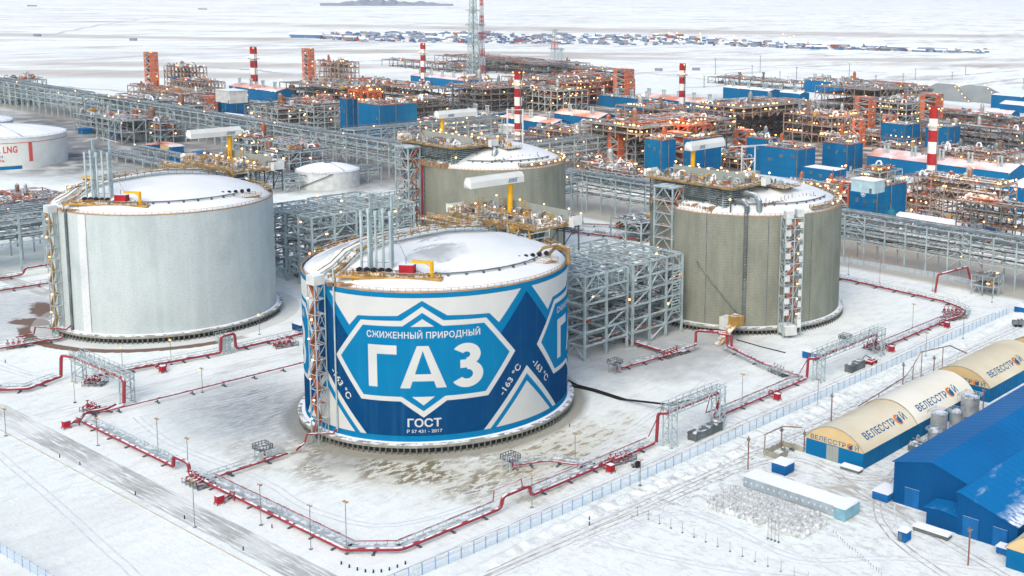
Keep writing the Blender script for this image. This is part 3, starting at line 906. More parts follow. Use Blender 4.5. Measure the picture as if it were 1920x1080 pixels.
def front_deck(part, t, L0, sx):
    """ochre valve deck on the near rim with five tall vents, black valves, red cabinet and a yellow hoist"""
    dirv = Vector((0.81, 0.585, 0)); nrm = Vector((0.585, -0.81, 0))
    o = Vector((13.6, -26.8, 0)) * (sx)
    def W(a, n, z):
        p = o + dirv * a + nrm * n
        return (p.x, p.y, z)
    zf = RIM + 2.9
    b = MB()
    def ob(a0, a1, n0, n1, z0, z1, bb=None):
        (bb or b).add([W(a0, n0, z0), W(a1, n0, z0), W(a1, n1, z0), W(a0, n1, z0), W(a0, n0, z1), W(a1, n0, z1), W(a1, n1, z1), W(a0, n1, z1)],
                      [(0, 3, 2, 1), (4, 5, 6, 7), (0, 1, 5, 4), (1, 2, 6, 5), (2, 3, 7, 6), (3, 0, 4, 7)])
    ob(-15, 15.5, 0, 4.5, zf - .25, zf)
    for a in range(-15, 16, 5):
        for n_ in (0.2, 4.3):
            b.bar(W(a, n_, RIM - .5), W(a, n_, zf), .3)
    b.bar(W(-15, 4.5, zf - .4), W(15.5, 4.5, zf - .4), .5); b.bar(W(-15, 0, zf - .4), W(15.5, 0, zf - .4), .5)
    rail(b, [W(-15, 4.5, zf), W(15.5, 4.5, zf)], 1.2, .13, 1.6); rail(b, [W(-15, 0, zf), W(9, 0, zf)], 1.2, .13, 1.6)
    dk = part('valve_deck', b, ochre)
    b = MB()
    for i in range(26):
        a = -14 + i * 1.1 + rnd.uniform(-.4, .4); n_ = rnd.uniform(1, 3.6)
        b.tube([W(a, n_, zf), W(a, n_, zf + rnd.uniform(.7, 1.4)), W(a + 1, n_, zf + 1.2), W(a + 1.3, n_ + .4, zf)], .16, 5)
    part('deck_pipework', b, pipe_b, dk, True)
    b = MB()
    for i in range(22):
        a = rnd.uniform(-17, 18)
        ob(a, a + rnd.uniform(.8, 2), 4.9, 6.0, RIM + .1, RIM + rnd.uniform(.6, 1.2), b)
    part('rim_boxes', b, rail_m, dk)
    tops = [18.5, 24.5, 19, 19.5, 24.5]
    for i in range(5):
        a = -8.6 + i * 2.1
        b = MB(); b.cyl(W(a, .6, zf), W(a, .6, RIM + 20.5 + (i % 2) * .7), .36, 8)
        b.cyl(W(a, .6, RIM + 20.0 + (i % 2) * .7), W(a, .6, RIM + 21.3 + (i % 2) * .7), .5, 8)
        part('vent_pipe', b, steel, t, True)
        b = MB(); b.lathe([(.02, -1.0), (.8, -.6), (1.0, 0), (.8, .6), (.02, 1.0)], 8); b.v = [(v[0] + W(a - .5, 1.2, 0)[0], v[1] + W(a - .5, 1.2, 0)[1], v[2] + zf + 1.0) for v in b.v]
        part('relief_valve', b, black, t, True)
    b = MB()
    for a in (-6.3, -0.2):
        for n_ in (-.6, -1.6):
            b.bar(W(a, n_, RIM), W(a, n_, RIM + 25.5), .34)
        for k in range(9):
            b.bar(W(a, -.6, RIM + 2 + k * 2.5), W(a, -1.6, RIM + 4.5 + k * 2.5), .14)
    for z in (6, 11.5, 16.5, 19.5):
        b.bar(W(-9, -.4, RIM + z), W(1, -.4, RIM + z), .2)
    b.bar(W(-9.5, -1, RIM + 25), W(-4.2, -1, RIM + 26.5), .25); b.bar(W(-3.4, -1, RIM + 26.5), W(3, -1, RIM + 25), .25)
    b.bar(W(-.2, -1, RIM + 16), W(3.4, -3, dz(24, 40)), .16)
    part('vent_mast', b, steel)
    b = MB(); ob(3.0, 7.2, 1.1, 3.6, zf, zf + 3.4); b.bar(W(4.6, 2, zf + 2.8), W(4.6, 2, zf + 5.2), .12)
    part('red_cabinet', b, redbox)
    b = MB(); b.bar(W(12.6, 4.0, RIM), W(12.6, 4.0, zf + 4.8), .8); b.bar(W(13, 4.0, zf + 4.6), W(6.9, 4.0, zf + 4.6), .75); b.bar(W(12.6, 4, zf + 3), W(10.6, 4, zf + 4.5), .3)
    part('hoist_arm', b, yellow)
    b = MB(); 
    for (a, n_, r_) in ((14.6, 3.6, .7), (11, 5.3, .5)):
        b.lathe([(.01, RIM), (r_, RIM + .1), (r_, RIM + 1.4), (.01, RIM + 1.6)], 8, cx=W(a, n_, 0)[0], cy=W(a, n_, 0)[1])
    part('deck_pump', b, silver, t, True)
    return W, zf

def roof_walk(part, pts, wd, mm, name='roof_walkway'):
    b = MB()
    P_ = [Vector(p) for p in pts]
    for p, q in zip(P_[:-1], P_[1:]):
        dd = (q - p); dd.z = 0; dd.normalize(); nn = Vector((-dd.y, dd.x, 0)) * wd / 2
        b.add([p - nn, q - nn, q + nn, p + nn, *[v - Vector((0, 0, .3)) for v in (p - nn, q - nn, q + nn, p + nn)]], [(0, 1, 2, 3), (7, 6, 5, 4), (0, 4, 5, 1), (2, 6, 7, 3)])
        for s in (-1, 1):
            rail(b, [p + nn * s, q + nn * s], 1.15, .1, 2.5)
        for k in range(3):
            c_ = p.lerp(q, k / 2); b.bar(c_, (c_.x, c_.y, c_.z - 1.6), .2)
    return part(name, b, mm)

def crown_walk(part, k):
    """railed walkway with its pipes climbing from the near rim over the crown to the pump platform"""
    P_ = [(-1.2, -37.9), (-1.0, -33.8), (-2.3, -28.3), (-2.3, -22), (-1.5, -18.5), (.6, -15), (1.8, -11), (3, -6), (4, 0), (5.5, 6), (6, 12), (4, 20), (0, 29)]
    Q = [(x * k, y * k, dz(math.hypot(x, y) * k, 40 * k) + (2.2 if 1 < i < 11 else 1.2)) for i, (x, y) in enumerate(P_)]
    roof_walk(part, Q, 2.0, deck_o)
    b = MB()
    b.tube([(x - 2.0, y - .5, z - .6) for x, y, z in Q], .32, 6); b.tube([(x - 2.9, y - .8, z - .3) for x, y, z in Q], .24, 6); b.tube([(x + 1.7, y, z - .8) for x, y, z in Q[:-2]], .26, 6)
    part('crown_pipes', b, steel, None, True)
    b = MB(); b.tube([(x - 3.6, y - 1, z + .6) for x, y, z in Q[:6]], .2, 6); b.tube([(-6 * k, -34 * k, RIM + 1.6), (-7 * k, -30 * k, RIM + 3.6), (-6.5 * k, -22 * k, RIM + 7.2)], .3, 6)
    part('crown_pipes', b, deck_o, None, True)

def pump_platform(part, t, x0, x1, y0, y1, z, rng, panel_y, step=None, lampy=None):
    """big ochre pump platform with its crane; local coordinates of the tank"""
    b = MB()
    b.box(x0, x1, y0, y1, z - .35, z)
    if step:
        b.box(*step, z - 2.6, z - 2.3)
        rail(b, [(step[0], step[2], z - 2.3), (step[1], step[2], z - 2.3), (step[1], step[3], z - 2.3)], 1.2, .13, 1.8)
    for yy in (y0, y1):
        b.bar((x0, yy, z - .6), (x1, yy, z - .6), .7)
        rail(b, [(x0, yy, z), (x1, yy, z)], 1.25, .13, 1.8)
    for xx in (x0, x1):
        b.bar((xx, y0, z - .6), (xx, y1, z - .6), .7)
        rail(b, [(xx, y0, z), (xx, y1, z)], 1.25, .13, 1.8)
    pf = part('pump_platform', b, deck_o)
    b = MB()
    nx = 6
    for i in range(nx + 1):
        xx = x0 + 1 + (x1 - x0 - 2) * i / nx
        for yy in (y0 + 1.5, (y0 + y1) / 2, y1 - 1):
            zb = max(RIM, dz(min(39, math.hypot(xx, yy)), 40)) if math.hypot(xx, yy) < 39 else RIM - 4
            b.bar((xx, yy, zb - .3), (xx, yy, z - .4), .45)
            if i < nx and yy != (y0 + y1) / 2:
                b.bar((xx, yy, zb + .5), (xx + (x1 - x0 - 2) / nx, yy, z - .6), .25)
    for zz in (z - 2.2, z - 4):
        for yy in (y0 + 1.5, y1 - 1):
            b.bar((x0 + 1, yy, zz), (x1 - 1, yy, zz), .35)
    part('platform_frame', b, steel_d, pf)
    # mezzanine packed with dark pipework under the deck, ochre edged
    b = MB(); ya, yb = (y0 - 7, y0 + 4) if y0 > 0 else (y1 - 6, y1 + 7)
    zm = z - 3.6
    b.box(x0 + 3, x1 - 4, ya, yb, zm - .2, zm)
    for yy in (ya, yb):
        rail(b, [(x0 + 3, yy, zm), (x1 - 4, yy, zm)], 1.2, .15, 1.8); b.bar((x0 + 3, yy, zm - .3), (x1 - 4, yy, zm - .3), .45)
    k_ = 0
    xx = x0 + 3
    while xx < x1 - 4:
        for yy in (ya, yb):
            rr = math.hypot(xx, yy); zb = dz(rr, 40) if rr < 39 else RIM - 4
            if zb < zm: b.bar((xx, yy, zb), (xx, yy, zm), .3)
        xx += 4.5
    part('mezzanine', b, deck_o)
    b = MB()
    for k in range(9):
        yy = ya + 1 + (yb - ya - 2) * k / 8
        b.cyl((x0 + 4, yy, zm + .8 + (k % 3) * .7), (x1 - 6 - k, yy, zm + .8 + (k % 3) * .7), .3 + .12 * (k % 2), 6)
    for k in range(14):
        xx = x0 + 5 + k * (x1 - x0 - 12) / 14; b.box(xx, xx + 1.6, ya + 1, ya + 3 + (k % 3) * 2, zm - 2.6, zm - .6 + (k % 2) * 1.2)
    part('mezzanine_pipes', b, steel_d, None, True)
    b = MB()
    for k in range(5):
        b.cyl((x0 + 2, y0 + 2 + k * 1.9, z - 1.4), (x1 - 2, y0 + 2 + k * 1.9, z - 1.4), .4, 8)
    part('header_pipe', b, pipe_g, pf, True)
    # silvery pump heads and goose necks crowding the deck
    for i in range(60):
        xx = rng.uniform(x0 + 1.5, x1 - 2); yy = rng.uniform(y0 + 1, y1 - 2)
        s = rng.uniform(1.4, 2.7)
        inst('pipe_loop', LOOP[rng.choice('sswsobdb')], t, (t.location.x + xx, t.location.y + yy, z), (s * rng.uniform(.7, 1.3), s, s * .9), rng.uniform(0, 6.28))
    for i in range(22):
        xx = rng.uniform(x0 + 1.5, x1 - 2); yy = rng.uniform(y0 + 1, y1 - 2)
        inst('equipment_box', EQ[rng.choice('gdwsr')], t, (t.location.x + xx, t.location.y + yy, z), (rng.uniform(.8, 1.8), rng.uniform(.8, 1.5), rng.uniform(1, 2.2)), rng.choice((0, 1.57)))
    b = MB()
    for i in range(11):
        xx = x0 + 3 + (x1 - x0 - 6) * i / 10; yy = y0 + 1.2 + (i % 3) * (y1 - y0) * .3; hh = 2.6 + (i * 7 % 4) * .8
        b.bar((xx, yy, z), (xx, yy, z + hh), .22); b.bar((xx, yy, z + hh), (xx + 2.6, yy, z + hh), .22); b.bar((xx + 2.6, yy, z), (xx + 2.6, yy, z + hh), .22); b.bar((xx, yy, z + hh * .5), (xx + 2.6, yy, z + hh), .14)
    rail(b, [(x0 + 3, y0 + 4, z + 2), (x1 - 6, y0 + 4, z + 2)], 1.2, .14, 1.8); b.box(x0 + 3, x1 - 6, y0 + 3.2, y0 + 4, z + 1.9, z + 2)
    if y0 > 0: part('scaffold', b, ochre)
    b = MB()
    for i in range(24):
        xx = rng.uniform(x0 + 2, x1 - 6); yy = rng.uniform(min(y0, y0 + 2), y1 - 4); rr = math.hypot(xx, yy); zb = dz(rr, 40) if rr < 38 else RIM
        ww = rng.uniform(1.5, 4.5)
        if zb < z - 1.5 and rr < 42: b.box(xx, xx + ww, yy, yy + 1.2, rng.uniform(zb, z - 2), z - .7)
    for k in range(7):
        zz = z - 1.2 - k * .75
        if zz > RIM + 1: b.bar((x0 + 2, y0 + .6, zz), (x1 - 2 - k, y0 + .6, zz), .32); b.bar((x0 + 2, y1 - .6, zz), (x1 - 2 - k, y1 - .6, zz), .32)
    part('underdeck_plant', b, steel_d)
    if y0 > 0:
        # tall braced frame carrying the near right corner of the deck, with a lower ochre landing
        b = MB(); xa, xb, ya_, yb_ = x1 - 22, x1 + 1, y0 - 5.5, y0 + 5
        for i in range(7):
            xx = xa + (xb - xa) * i / 6
            for yy in (ya_, yb_):
                zb = dz(min(39.5, math.hypot(xx, yy)), 40) - .3; b.bar((xx, yy, zb), (xx, yy, z - .4), .34)
            if i < 6: b.bar((xx, ya_, z - 5.2), (xx + (xb - xa) / 6, ya_, z - .8), .2)
        for zz in (z - 1.0, z - 3.0, z - 5.2): b.bar((xa, ya_, zz), (xb, ya_, zz), .3); b.bar((xb, ya_, zz), (xb, yb_, zz), .3)
        part('corner_frame', b, steel)
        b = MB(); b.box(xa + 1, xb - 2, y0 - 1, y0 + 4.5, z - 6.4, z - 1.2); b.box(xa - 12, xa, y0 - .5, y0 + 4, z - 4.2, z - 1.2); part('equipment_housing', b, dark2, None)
        b = MB(); b.box(xb - 13, xb, ya_ - .4, ya_ + 3.4, z - 5.5, z - 5.3); rail(b, [(xb - 13, ya_ - .4, z - 5.3), (xb, ya_ - .4, z - 5.3), (xb, ya_ + 3, z - 5.3)], 1.3, .18, 1.4)
        b.box(x0 - 4, x1 - 20, y0 - 6, y0 - .5, z - 1.6, z - 1.4); rail(b, [(x0 - 4, y0 - 6, z - 1.4), (x1 - 20, y0 - 6, z - 1.4), (x1 - 16, y0 - .5, z - .2), (x1, y0 - .5, z - .2)], 1.3, .18, 1.4)
        for k in range(16): b.bar((x0 - 4 + k * 1.8, y0 - 6, z - 1.5), (x0 - 4 + k * 1.8, y0 - 6, z - 3.6), .2)
        part('side_landing', b, ochre)
    else:
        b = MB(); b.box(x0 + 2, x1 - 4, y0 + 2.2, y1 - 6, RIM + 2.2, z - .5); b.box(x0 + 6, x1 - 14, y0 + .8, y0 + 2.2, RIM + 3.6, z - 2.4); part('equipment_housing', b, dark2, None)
        b = MB()
        for k in range(8):
            zz = RIM + 2.6 + k * .85
            if zz < z - .6: b.bar((x0 + 2, y0 + 2.0, zz), (x1 - 4, y0 + 2.0, zz), .28, n=4); b.bar((x1 - 3.9, y0 + 2.0, zz), (x1 - 3.9, y1 - 6, zz), .28)
        for k in range(12):
            xx = x0 + 3 + (x1 - x0 - 8) * k / 11; b.bar((xx, y0 + 1.6, RIM - .5), (xx, y0 + 1.6, z - .4), .3)
        part('wall_piping', b, steel)
        b = MB()
        for k in range(12):
            xx = x0 + 4 + k * 2.8; b.box(xx, xx + 1.4, y0 - 2, y0 + .6, RIM + .2, RIM + 1.2 + (k % 3) * .7); b.tube([(xx, y0 - 2.4, RIM), (xx, y0 - 2.4, RIM + 2.2), (xx + 1.6, y0 - 2.4, RIM + 2.4), (xx + 1.6, y0 - 2.4, RIM)], .2, 5)
        part('rim_equipment', b, rail_m)
    for i in range(34):
        xx = rng.uniform(x0 - 6, x1 + 4); yy = (y0 if y0 > 0 else y1) + (-1 if y0 > 0 else 1) * rng.uniform(0, 9)
        rr = math.hypot(xx, yy)
        if rr < 38:
            s = rng.uniform(1.2, 2.6)
            if i % 3: inst('pipe_loop', LOOP[rng.choice('oobsd')], t, (t.location.x + xx, t.location.y + yy, dz(rr, 40)), (s * 1.3, s, s), rng.uniform(0, 6.28))
            else: inst('equipment_box', EQ[rng.choice('drgo')], t, (t.location.x + xx, t.location.y + yy, dz(rr, 40)), (s, s, s), rng.choice((0, 1.57)))
    b = MB(); b.box(x0 + 5, x1 - 2, panel_y, panel_y + .3, z + .2, z + 3.8)
    b.box(x0 + 5, x1 - 2, panel_y - .02, panel_y + .32, z + 3.8, z + 3.95)
    part('wind_screen', b, grey_p)
    b = MB(); b.box(x0 - .6, x0 - .2, y0 + 1, y0 + 7.0, z - .6, z + 2.6); b.box(x0 - 2.4, x0 - .6, y0 + 1, y0 + 1.3, z - .6, z + 2.4)
    part('end_panel', b, white_p)
    b = MB(); b.box(x1 + .3, x1 + .7, y1 - 7, y1 - 1, z - 1.2, z + 2.2); b.box(x1 + .7, x1 + 2.6, y1 - 7.0, y1 - 6.7, z - 1.2, z + 2)
    part('end_panel', b, white_p)
    lo = []
    for i in range(9):
        lo.append((x0 + 2 + (x1 - x0 - 4) * i / 8, (lampy if lampy is not None else (y0 + y1) / 2), z + .3))
    for i in range(4):
        lo.append((x0 + 6 + i * (x1 - x0 - 8) / 3, panel_y + .3, z + 3.0))
    lo += [(x1 - .5, y1 - .5, z + 1), (x0 + .5, y0 + 1, z + .2), (x1 - 1, y0 + 1, z - 7), (x1 - 8, y1 - 4, z + 2)]
    for p in lo:
        inst('lamp', LAMP_S if t.location.length < 100 else LAMP_M, t, (t.location.x + p[0], t.location.y + p[1], p[2]))
    return pf

def roof_crane(part, cx, cy, z, ht, L0, L1, rot, logo=True, flip=1):
    """yellow pillar with its winterised white jib housing"""
    b = MB(); b.cyl((cx, cy, z), (cx, cy, z + ht), .95, 14); b.cyl((cx, cy, z + ht - .6), (cx, cy, z + ht), 1.25, 14)
    pl = part('crane_pillar', b, yellow, part.t, True)
    M4 = Matrix.Translation((cx, cy, z + ht)) @ Matrix.Rotation(R(rot), 4, 'Z')
    def T(bb):
        bb.v = [tuple(M4 @ Vector(v)) for v in bb.v]; return bb
    b = MB(); w_ = 1.9
    sec = [(-w_, 0), (w_, 0), (w_, 2.1), (.9, 3.6), (-.9, 3.6), (-w_, 2.1)]
    vs = [(L0, y_, z_) for y_, z_ in sec] + [(L1, y_, z_) for y_, z_ in sec]
    vs += [(L0 - .9, 0, 1.2), (L1 + .5, 0, 1.2)]
    n = 6
    fs = [(k, (k + 1) % n, n + (k + 1) % n, n + k) for k in range(n)] + [(12, (k + 1) % n, k) for k in range(n)] + [(13, n + k, n + (k + 1) % n) for k in range(n)]
    b.add(vs, fs)
    h = part('jib_housing', T(b), white_p, part.t)
    if logo:
        b = MB(); yy = -w_ - .03
        for k in range(6):
            a = flip * 2.2 + k * .62
            b.add([(a, yy, .75), (a + .38, yy, .75), (a + .62, yy, 1.65), (a + .24, yy, 1.65)], [(0, 1, 2, 3)])
        b.add([(flip * 2.2 - .4, yy, .45), (flip * 2.2 + 3.9, yy, .45), (flip * 2.2 + 3.9, yy, .62), (flip * 2.2 - .4, yy, .62)], [(0, 1, 2, 3)])
        b.add([(flip * 2.2 + .3, yy, 1.78), (flip * 2.2 + 4.4, yy, 1.78), (flip * 2.2 + 4.4, yy, 1.9), (flip * 2.2 + .3, yy, 1.9)], [(0, 1, 2, 3)])
        o = part('maker_mark', T(b), text_b, h)

def riser(part, Rr, ang, mm, z0=3, z1=RIM + .5, w_=.5, ladder=False):
    b = MB(); a = R(ang); r1 = Rr + .5
    p = (r1 * math.cos(a), r1 * math.sin(a)); tx, ty = -math.sin(a), math.cos(a)
    if ladder:
        for s in (-.6, .6):
            b.bar((p[0] + tx * s, p[1] + ty * s, z0), (p[0] + tx * s, p[1] + ty * s, z1), .25)
        z = z0
        while z < z1:
            b.bar((p[0] - tx * .6, p[1] - ty * .6, z), (p[0] + tx * .6, p[1] + ty * .6, z), .3); z += 1.0
    else:
        b.cyl((p[0], p[1], z0), (p[0], p[1], z1), w_ / 2, 8)
    part('cable_riser', b, mm, part.t)

class PartFn:
    def __init__(s, fn, t): s.fn = fn; s.t = t
    def __call__(s, name, mb, mm, par=None, sm=False): return s.fn(name, mb, mm, par or s.t, sm)

dark2 = mat('dark grey housing', (0.075, 0.095, 0.10), .8, 0, (0.045, 0.06, 0.065), .25)  # plain dark grey of the blocks under the roof platforms
rg = random.Random(11)
# --- painted tank
t, fn = build_tank(0, 0, 40, 'nearest round tank, painted blue and white with large ГАЗ lettering', muralL, 'mural')
part = PartFn(fn, t)
mu = mural(None); mu.location = (0, 0, 0); mu.parent = t
stair_tower(part, -.4, -42.4, 0, 3, 47.5, 3.4, 3.2, rust_steel, False, True)
for k in range(7):
    inst('lamp', LAMP_S, t, (-.4 + (k % 2) * 1.6 - .8, -44.6, 6 + k * 6))
riser(part, 40, -83.2, steel, 4, RIM + 6, .5)
front_deck(part, t, 0, 1)
crown_walk(part, 1.0)
roof_walk(part, [(29.5, 5, RIM + 2), (31.5, 14, RIM + 2), (31, 20, RIM + 2)], 3.2, ochre, 'valve_platform')
for k in range(5):
    b = MB(); b.lathe([(.01, -.8), (.65, -.4), (.78, .1), (.55, .6), (.01, .8)], 8, cx=27.6 + .35 * k, cy=8.5 + 2.5 * k); b.v = [(v[0], v[1], v[2] + RIM + 3.9) for v in b.v]
    part('relief_valve', b, black, None, True)
b = MB(); b.tube([(26, 16, RIM + 2.5), (28, 18, RIM + 5.5), (31, 21, RIM + 6.5), (34, 23, RIM + 5.5), (35.5, 22, RIM + 1)], .5, 8); b.tube([(27, 20, RIM + 2), (29, 22, RIM + 5), (32, 24, RIM + 4.5), (33, 24, RIM)], .6, 8)
part('roof_pipework', b, deck_o, None, True)
pump_platform(part, t, -37, 8, 33.5, 55, 53.5, rg, 50, step=(-44, -6, 26, 33.5), lampy=44)
roof_walk(part, [(-42, 4, RIM + 4), (-38, 16, RIM + 4.5), (-32, 26, 51), (-12, 29.5, 51.2)] if False else [(-30, 14, RIM + 4.5), (-33, 25, 50.6)], 2, deck_o)
roof_crane(part, -20, 47, 53.5, 10.8, -18.5, 4.8, 89, True, -1)
for k in range(18):
    a = R(150 + k * 5.2 - 60 + 40)
    inst('lamp', LAMP_S, t, (39.6 * math.cos(a), 39.6 * math.sin(a), RIM), )
b = MB(); b.tube([(2.6, -52, 1.2), (-.5, -47.5, 1.2), (-.5, -46.5, 3.6), (4.4, -41.2, 3.6), (5, -40.6, 5)], .3, 8)
part('fire_water_riser', b, red, None, True)

# --- bare concrete tank on the left
t, fn = build_tank(-162.9, -2.4, 38.9, 'bare pale grey concrete tank with brown earth round its foot', conc_pale, 'bare')
part = PartFn(fn, t)
a = -70.3
b = MB(); b.lathe([(39.0, 3.05), (39.15, 3.2), (39.15, RIM - .3), (39.0, RIM - .2)], 4, a0=-72.6, a1=-67.6)
part('buttress', b, conc_strip)
b = MB(); b.lathe([(39.0, 3.05), (39.12, 3.2), (39.12, RIM - .3), (39.0, RIM - .2)], 4, a0=-104, a1=-83)
part('buttress', b, conc_pale)
stair_tower(part, -.6, -41.0, 0, 3, 46.5, 3.2, 2.8, ochre, False, True)
for k in range(6):
    inst('lamp', LAMP_S, t, (-163.4 + (k % 2) * 1.6, -2.4 - 43, 8 + k * 7))
riser(part, 38.9, -81, steel_d, 3, RIM + 1, .9)
W, zf = front_deck(part, t, 0, .965)
crown_walk(part, .965)
roof_walk(part, [(29, 5, RIM + 2), (30.5, 14, RIM + 2), (29, 22, RIM + 2)], 3.2, ochre, 'valve_platform')
for k in range(5):
    b = MB(); b.lathe([(.01, -.8), (.65, -.4), (.78, .1), (.55, .6), (.01, .8)], 8, cx=27.2 + .2 * k, cy=8.5 + 2.5 * k); b.v = [(v[0], v[1], v[2] + RIM + 3.9) for v in b.v]
    part('relief_valve', b, black, None, True)
pump_platform(part, t, -47, -4, 31.5, 54, 53.5, rg, 49, step=(-52, -22, 24, 31.5), lampy=41)
roof_crane(part, -35, 47, 53.5, 10.8, -18.5, 4.8, 93, True, -1)
for k in range(18):
    a = R(100 + k * 7)
    inst('lamp', LAMP_M, t, (-162.9 + 38.5 * math.cos(a), -2.4 + 38.5 * math.sin(a), RIM))
b = MB(); b.tube([(-6, -53, 1.2), (-6, -47, 1.2), (-6, -46.4, 3.6), (5, -40.4, 3.6), (6, -39.2, 5)], .3, 8)
part('fire_water_riser', b, red, None, True)

# --- right tank
t, fn = build_tank(-.9, 159.3, 40.3, 'olive grey concrete tank on the right with white panelled stair tower', conc_olive, 'bare', back=(-10, 150))
part = PartFn(fn, t)
tw, M4 = stair_tower(part, 39.6, -22.0, 61, 7, 47.5, 7.6, 4.6, rust_steel, True, False)
b = MB(); b.box(-3.6, 1.4, -4.2, 2.5, 1.4, 4.9); b.v = [tuple(M4 @ Vector(v)) for v in b.v]; part('entrance_cabin', b, grey_l, tw)
b = MB(); b.box(-3.6, -.6, -2.4, .6, 47.3, 50.2); b.box(1, 3.8, -2.4, .6, 47.9, 50.8); b.v = [tuple(M4 @ Vector(v)) for v in b.v]; part('head_cabin', b, grey_l, tw)
b = MB(); b.box(2.2, 3.8, -2.6, .2, 3.8, 7.2); b.v = [tuple(M4 @ Vector(v)) for v in b.v]; part('side_cabin', b, white_p, tw)
for k in range(7):
    p = M4 @ Vector((1.6, -2.7, 8 + k * 6)); inst('lamp', LAMP_S, t, (p.x - .9, p.y + 159.3, p.z))
riser(part, 40.3, -52.5, steel_d, 5, RIM + 4, .5, True)
b = MB()
for dg in (-40, -28.5, -12, -75):
    b.lathe([(40.36, 3.1), (40.36, RIM - .2)], 1, a0=dg, a1=dg + .5)
part('joint_cover', b, steel_d)
b = MB(); 
pA = [(41, -80 + 26 * i / 10, 28 - 2.1 * i) for i in range(11)]
b.tube([(r_ * math.cos(R(a_)), r_ * math.sin(R(a_)), z_) for r_, a_, z_ in pA], .22, 6)
part('cable_run', b, steel_d, None, True)
b = MB(); b.box(20, 24.6, -41.5, -37, 3.2, 8.2); part('door_cabin', b, white_p)
b = MB(); b.box(24.8, 29.4, -42, -37.8, 5.8, 9.6); b.add([(24.8, -42, 9.7), (29.4, -42, 9.7), (29.4, -37.8, 9.7), (24.8, -37.8, 9.7)], [(0, 1, 2, 3)])
st_ = part('entrance_cabin', b, ochre)
b = MB()
for s in (25.0, 27.6):
    b.bar((s + 1, -42, 6), (s - 1.5 + 1.5, -50.5, 0), .5)
b.add([(25.2, -42, 5.8), (28.2, -42, 5.8), (27.6, -50.5, .2), (25.0, -50.5, .2)], [(0, 1, 2, 3)])
for k in range(5):
    b.bar((25.2, -43 - 1.6 * k, 6.3 - k * 1.1), (25.2, -43 - 1.6 * k, 4.2 - k * 1.1 + 2.6), .2)
part('entrance_stair', b, ochre, st_)
pump_platform(part, t, -25, 19, -35, -9, 58, rg, -24, step=(2, 26, -9, 2), lampy=-16)
roof_crane(part, -21, -10.5, 58, 8.5, -3.5, 20.5, 93, True, 1)
b = MB(); b.tube([(14, -24, 53), (19, -24.5, 54.6), (23.5, -25, 54.4), (26, -25.8, 52.5), (26.4, -26, 48)], 1.15, 10); b.tube([(16, -28, 51.5), (20.5, -28.5, 52.2), (23, -29.4, 50.5), (23.2, -29.6, 47.5)], 1.0, 10)
part('vapour_line', b, pipe_g, None, True)
roof_walk(part, [(24, -26, RIM + 1.5), (26, -16, RIM + 3), (29.5, -4, RIM + 2.6), (32, 6, RIM + 2.4)], 2.6, ochre, 'valve_platform')
roof_walk(part, [(24, -24, RIM + 1.5), (22, -12, RIM + 4), (16, -2, RIM + 7)], 2.0, deck_o)
b = MB()
for k in range(14):
    yy = -22 + k * 2.2; xx = 26.5 + .42 * k * .55
    b.bar((xx, yy, RIM + 2), (xx, yy, RIM + rnd.uniform(4.5, 6.5)), .16)
    b.tube([(xx - .6, yy, RIM + 2), (xx - .6, yy, RIM + 4.2), (xx + .8, yy + .4, RIM + 4.2)], .28, 6)
part('valve_row', b, pipe_b, None, True)
b = MB()
for (px_, py_) in ((-31, 44), (-28, 50)):
    b.bar((px_, py_ - 8, RIM - 2), (px_, py_ - 8, RIM + 16), .5)
for z in (4, 10, 15.5):
    b.bar((-31, 36, RIM + z), (-28, 42, RIM + z), .3)
b.bar((-31, 36, RIM + 1), (-28, 42, RIM + 10), .25); b.bar((-28, 42, RIM + 1), (-31, 36, RIM + 10), .25); b.bar((-35, 32, RIM + 15.6), (-24, 46, RIM + 16.4), .3)
part('vent_mast', b, steel_w)
for k in range(16):
    a = R(10 + k * 9)
    inst('lamp', LAMP_M, t, (-.9 + 39.6 * math.cos(a), 159.3 + 39.6 * math.sin(a), RIM))
b = MB()
for (xx, z0_, z1_) in ((-14, 1.5, 30),):
    pass
# --- far tank
t, fn = build_tank(-154.8, 155.2, 34.6, 'dark olive concrete tank standing behind the painted tank', conc_olive, 'bare', piles=False, back=(-20, 150))
part = PartFn(fn, t)
pump_platform(part, t, -30, 12, -33, -7, 57.5, rg, -22, step=(-2, 18, -7, 2), lampy=-14)
roof_crane(part, -29, -8, 57.5, 8.5, -3.5, 20.5, 90, True, 1)
b = MB(); b.tube([(8, -8, 52), (12, -10, 55), (16, -13, 54.5), (18, -16, 50)], 1.3, 10)
part('vapour_line', b, pipe_g, None, True)
roof_walk(part, [(19, -22, RIM + 1.5), (22, -12, RIM + 3), (25.5, -2, RIM + 2.6), (27, 6, RIM + 2.4)], 2.6, ochre, 'valve_platform')
roof_walk(part, [(19, -20, RIM + 1.5), (17, -10, RIM + 4), (11, -2, RIM + 7)], 2.0, deck_o)
b = MB()
for k in range(12):
    yy = -18 + k * 2.1; xx = 22 + .3 * k
    b.bar((xx, yy, RIM + 2), (xx, yy, RIM + rnd.uniform(4.5, 6.5)), .18)
    b.tube([(xx - .6, yy, RIM + 2), (xx - .6, yy, RIM + 4.2), (xx + .8, yy + .4, RIM + 4.2)], .3, 6)
part('valve_row', b, pipe_b, None, True)
b = MB()
for (px_, py_) in ((-21, 27), (-16, 33)):
    b.bar((px_, py_, RIM - 2), (px_, py_, RIM + 22), .6)
    b.bar((px_ + 2, py_ - 2, RIM - 2), (px_ + .3, py_, RIM + 20), .35)
for z in (4, 11, 21.5):
    b.bar((-21, 27, RIM + z), (-16, 33, RIM + z), .35)
part('vent_mast', b, steel_w)
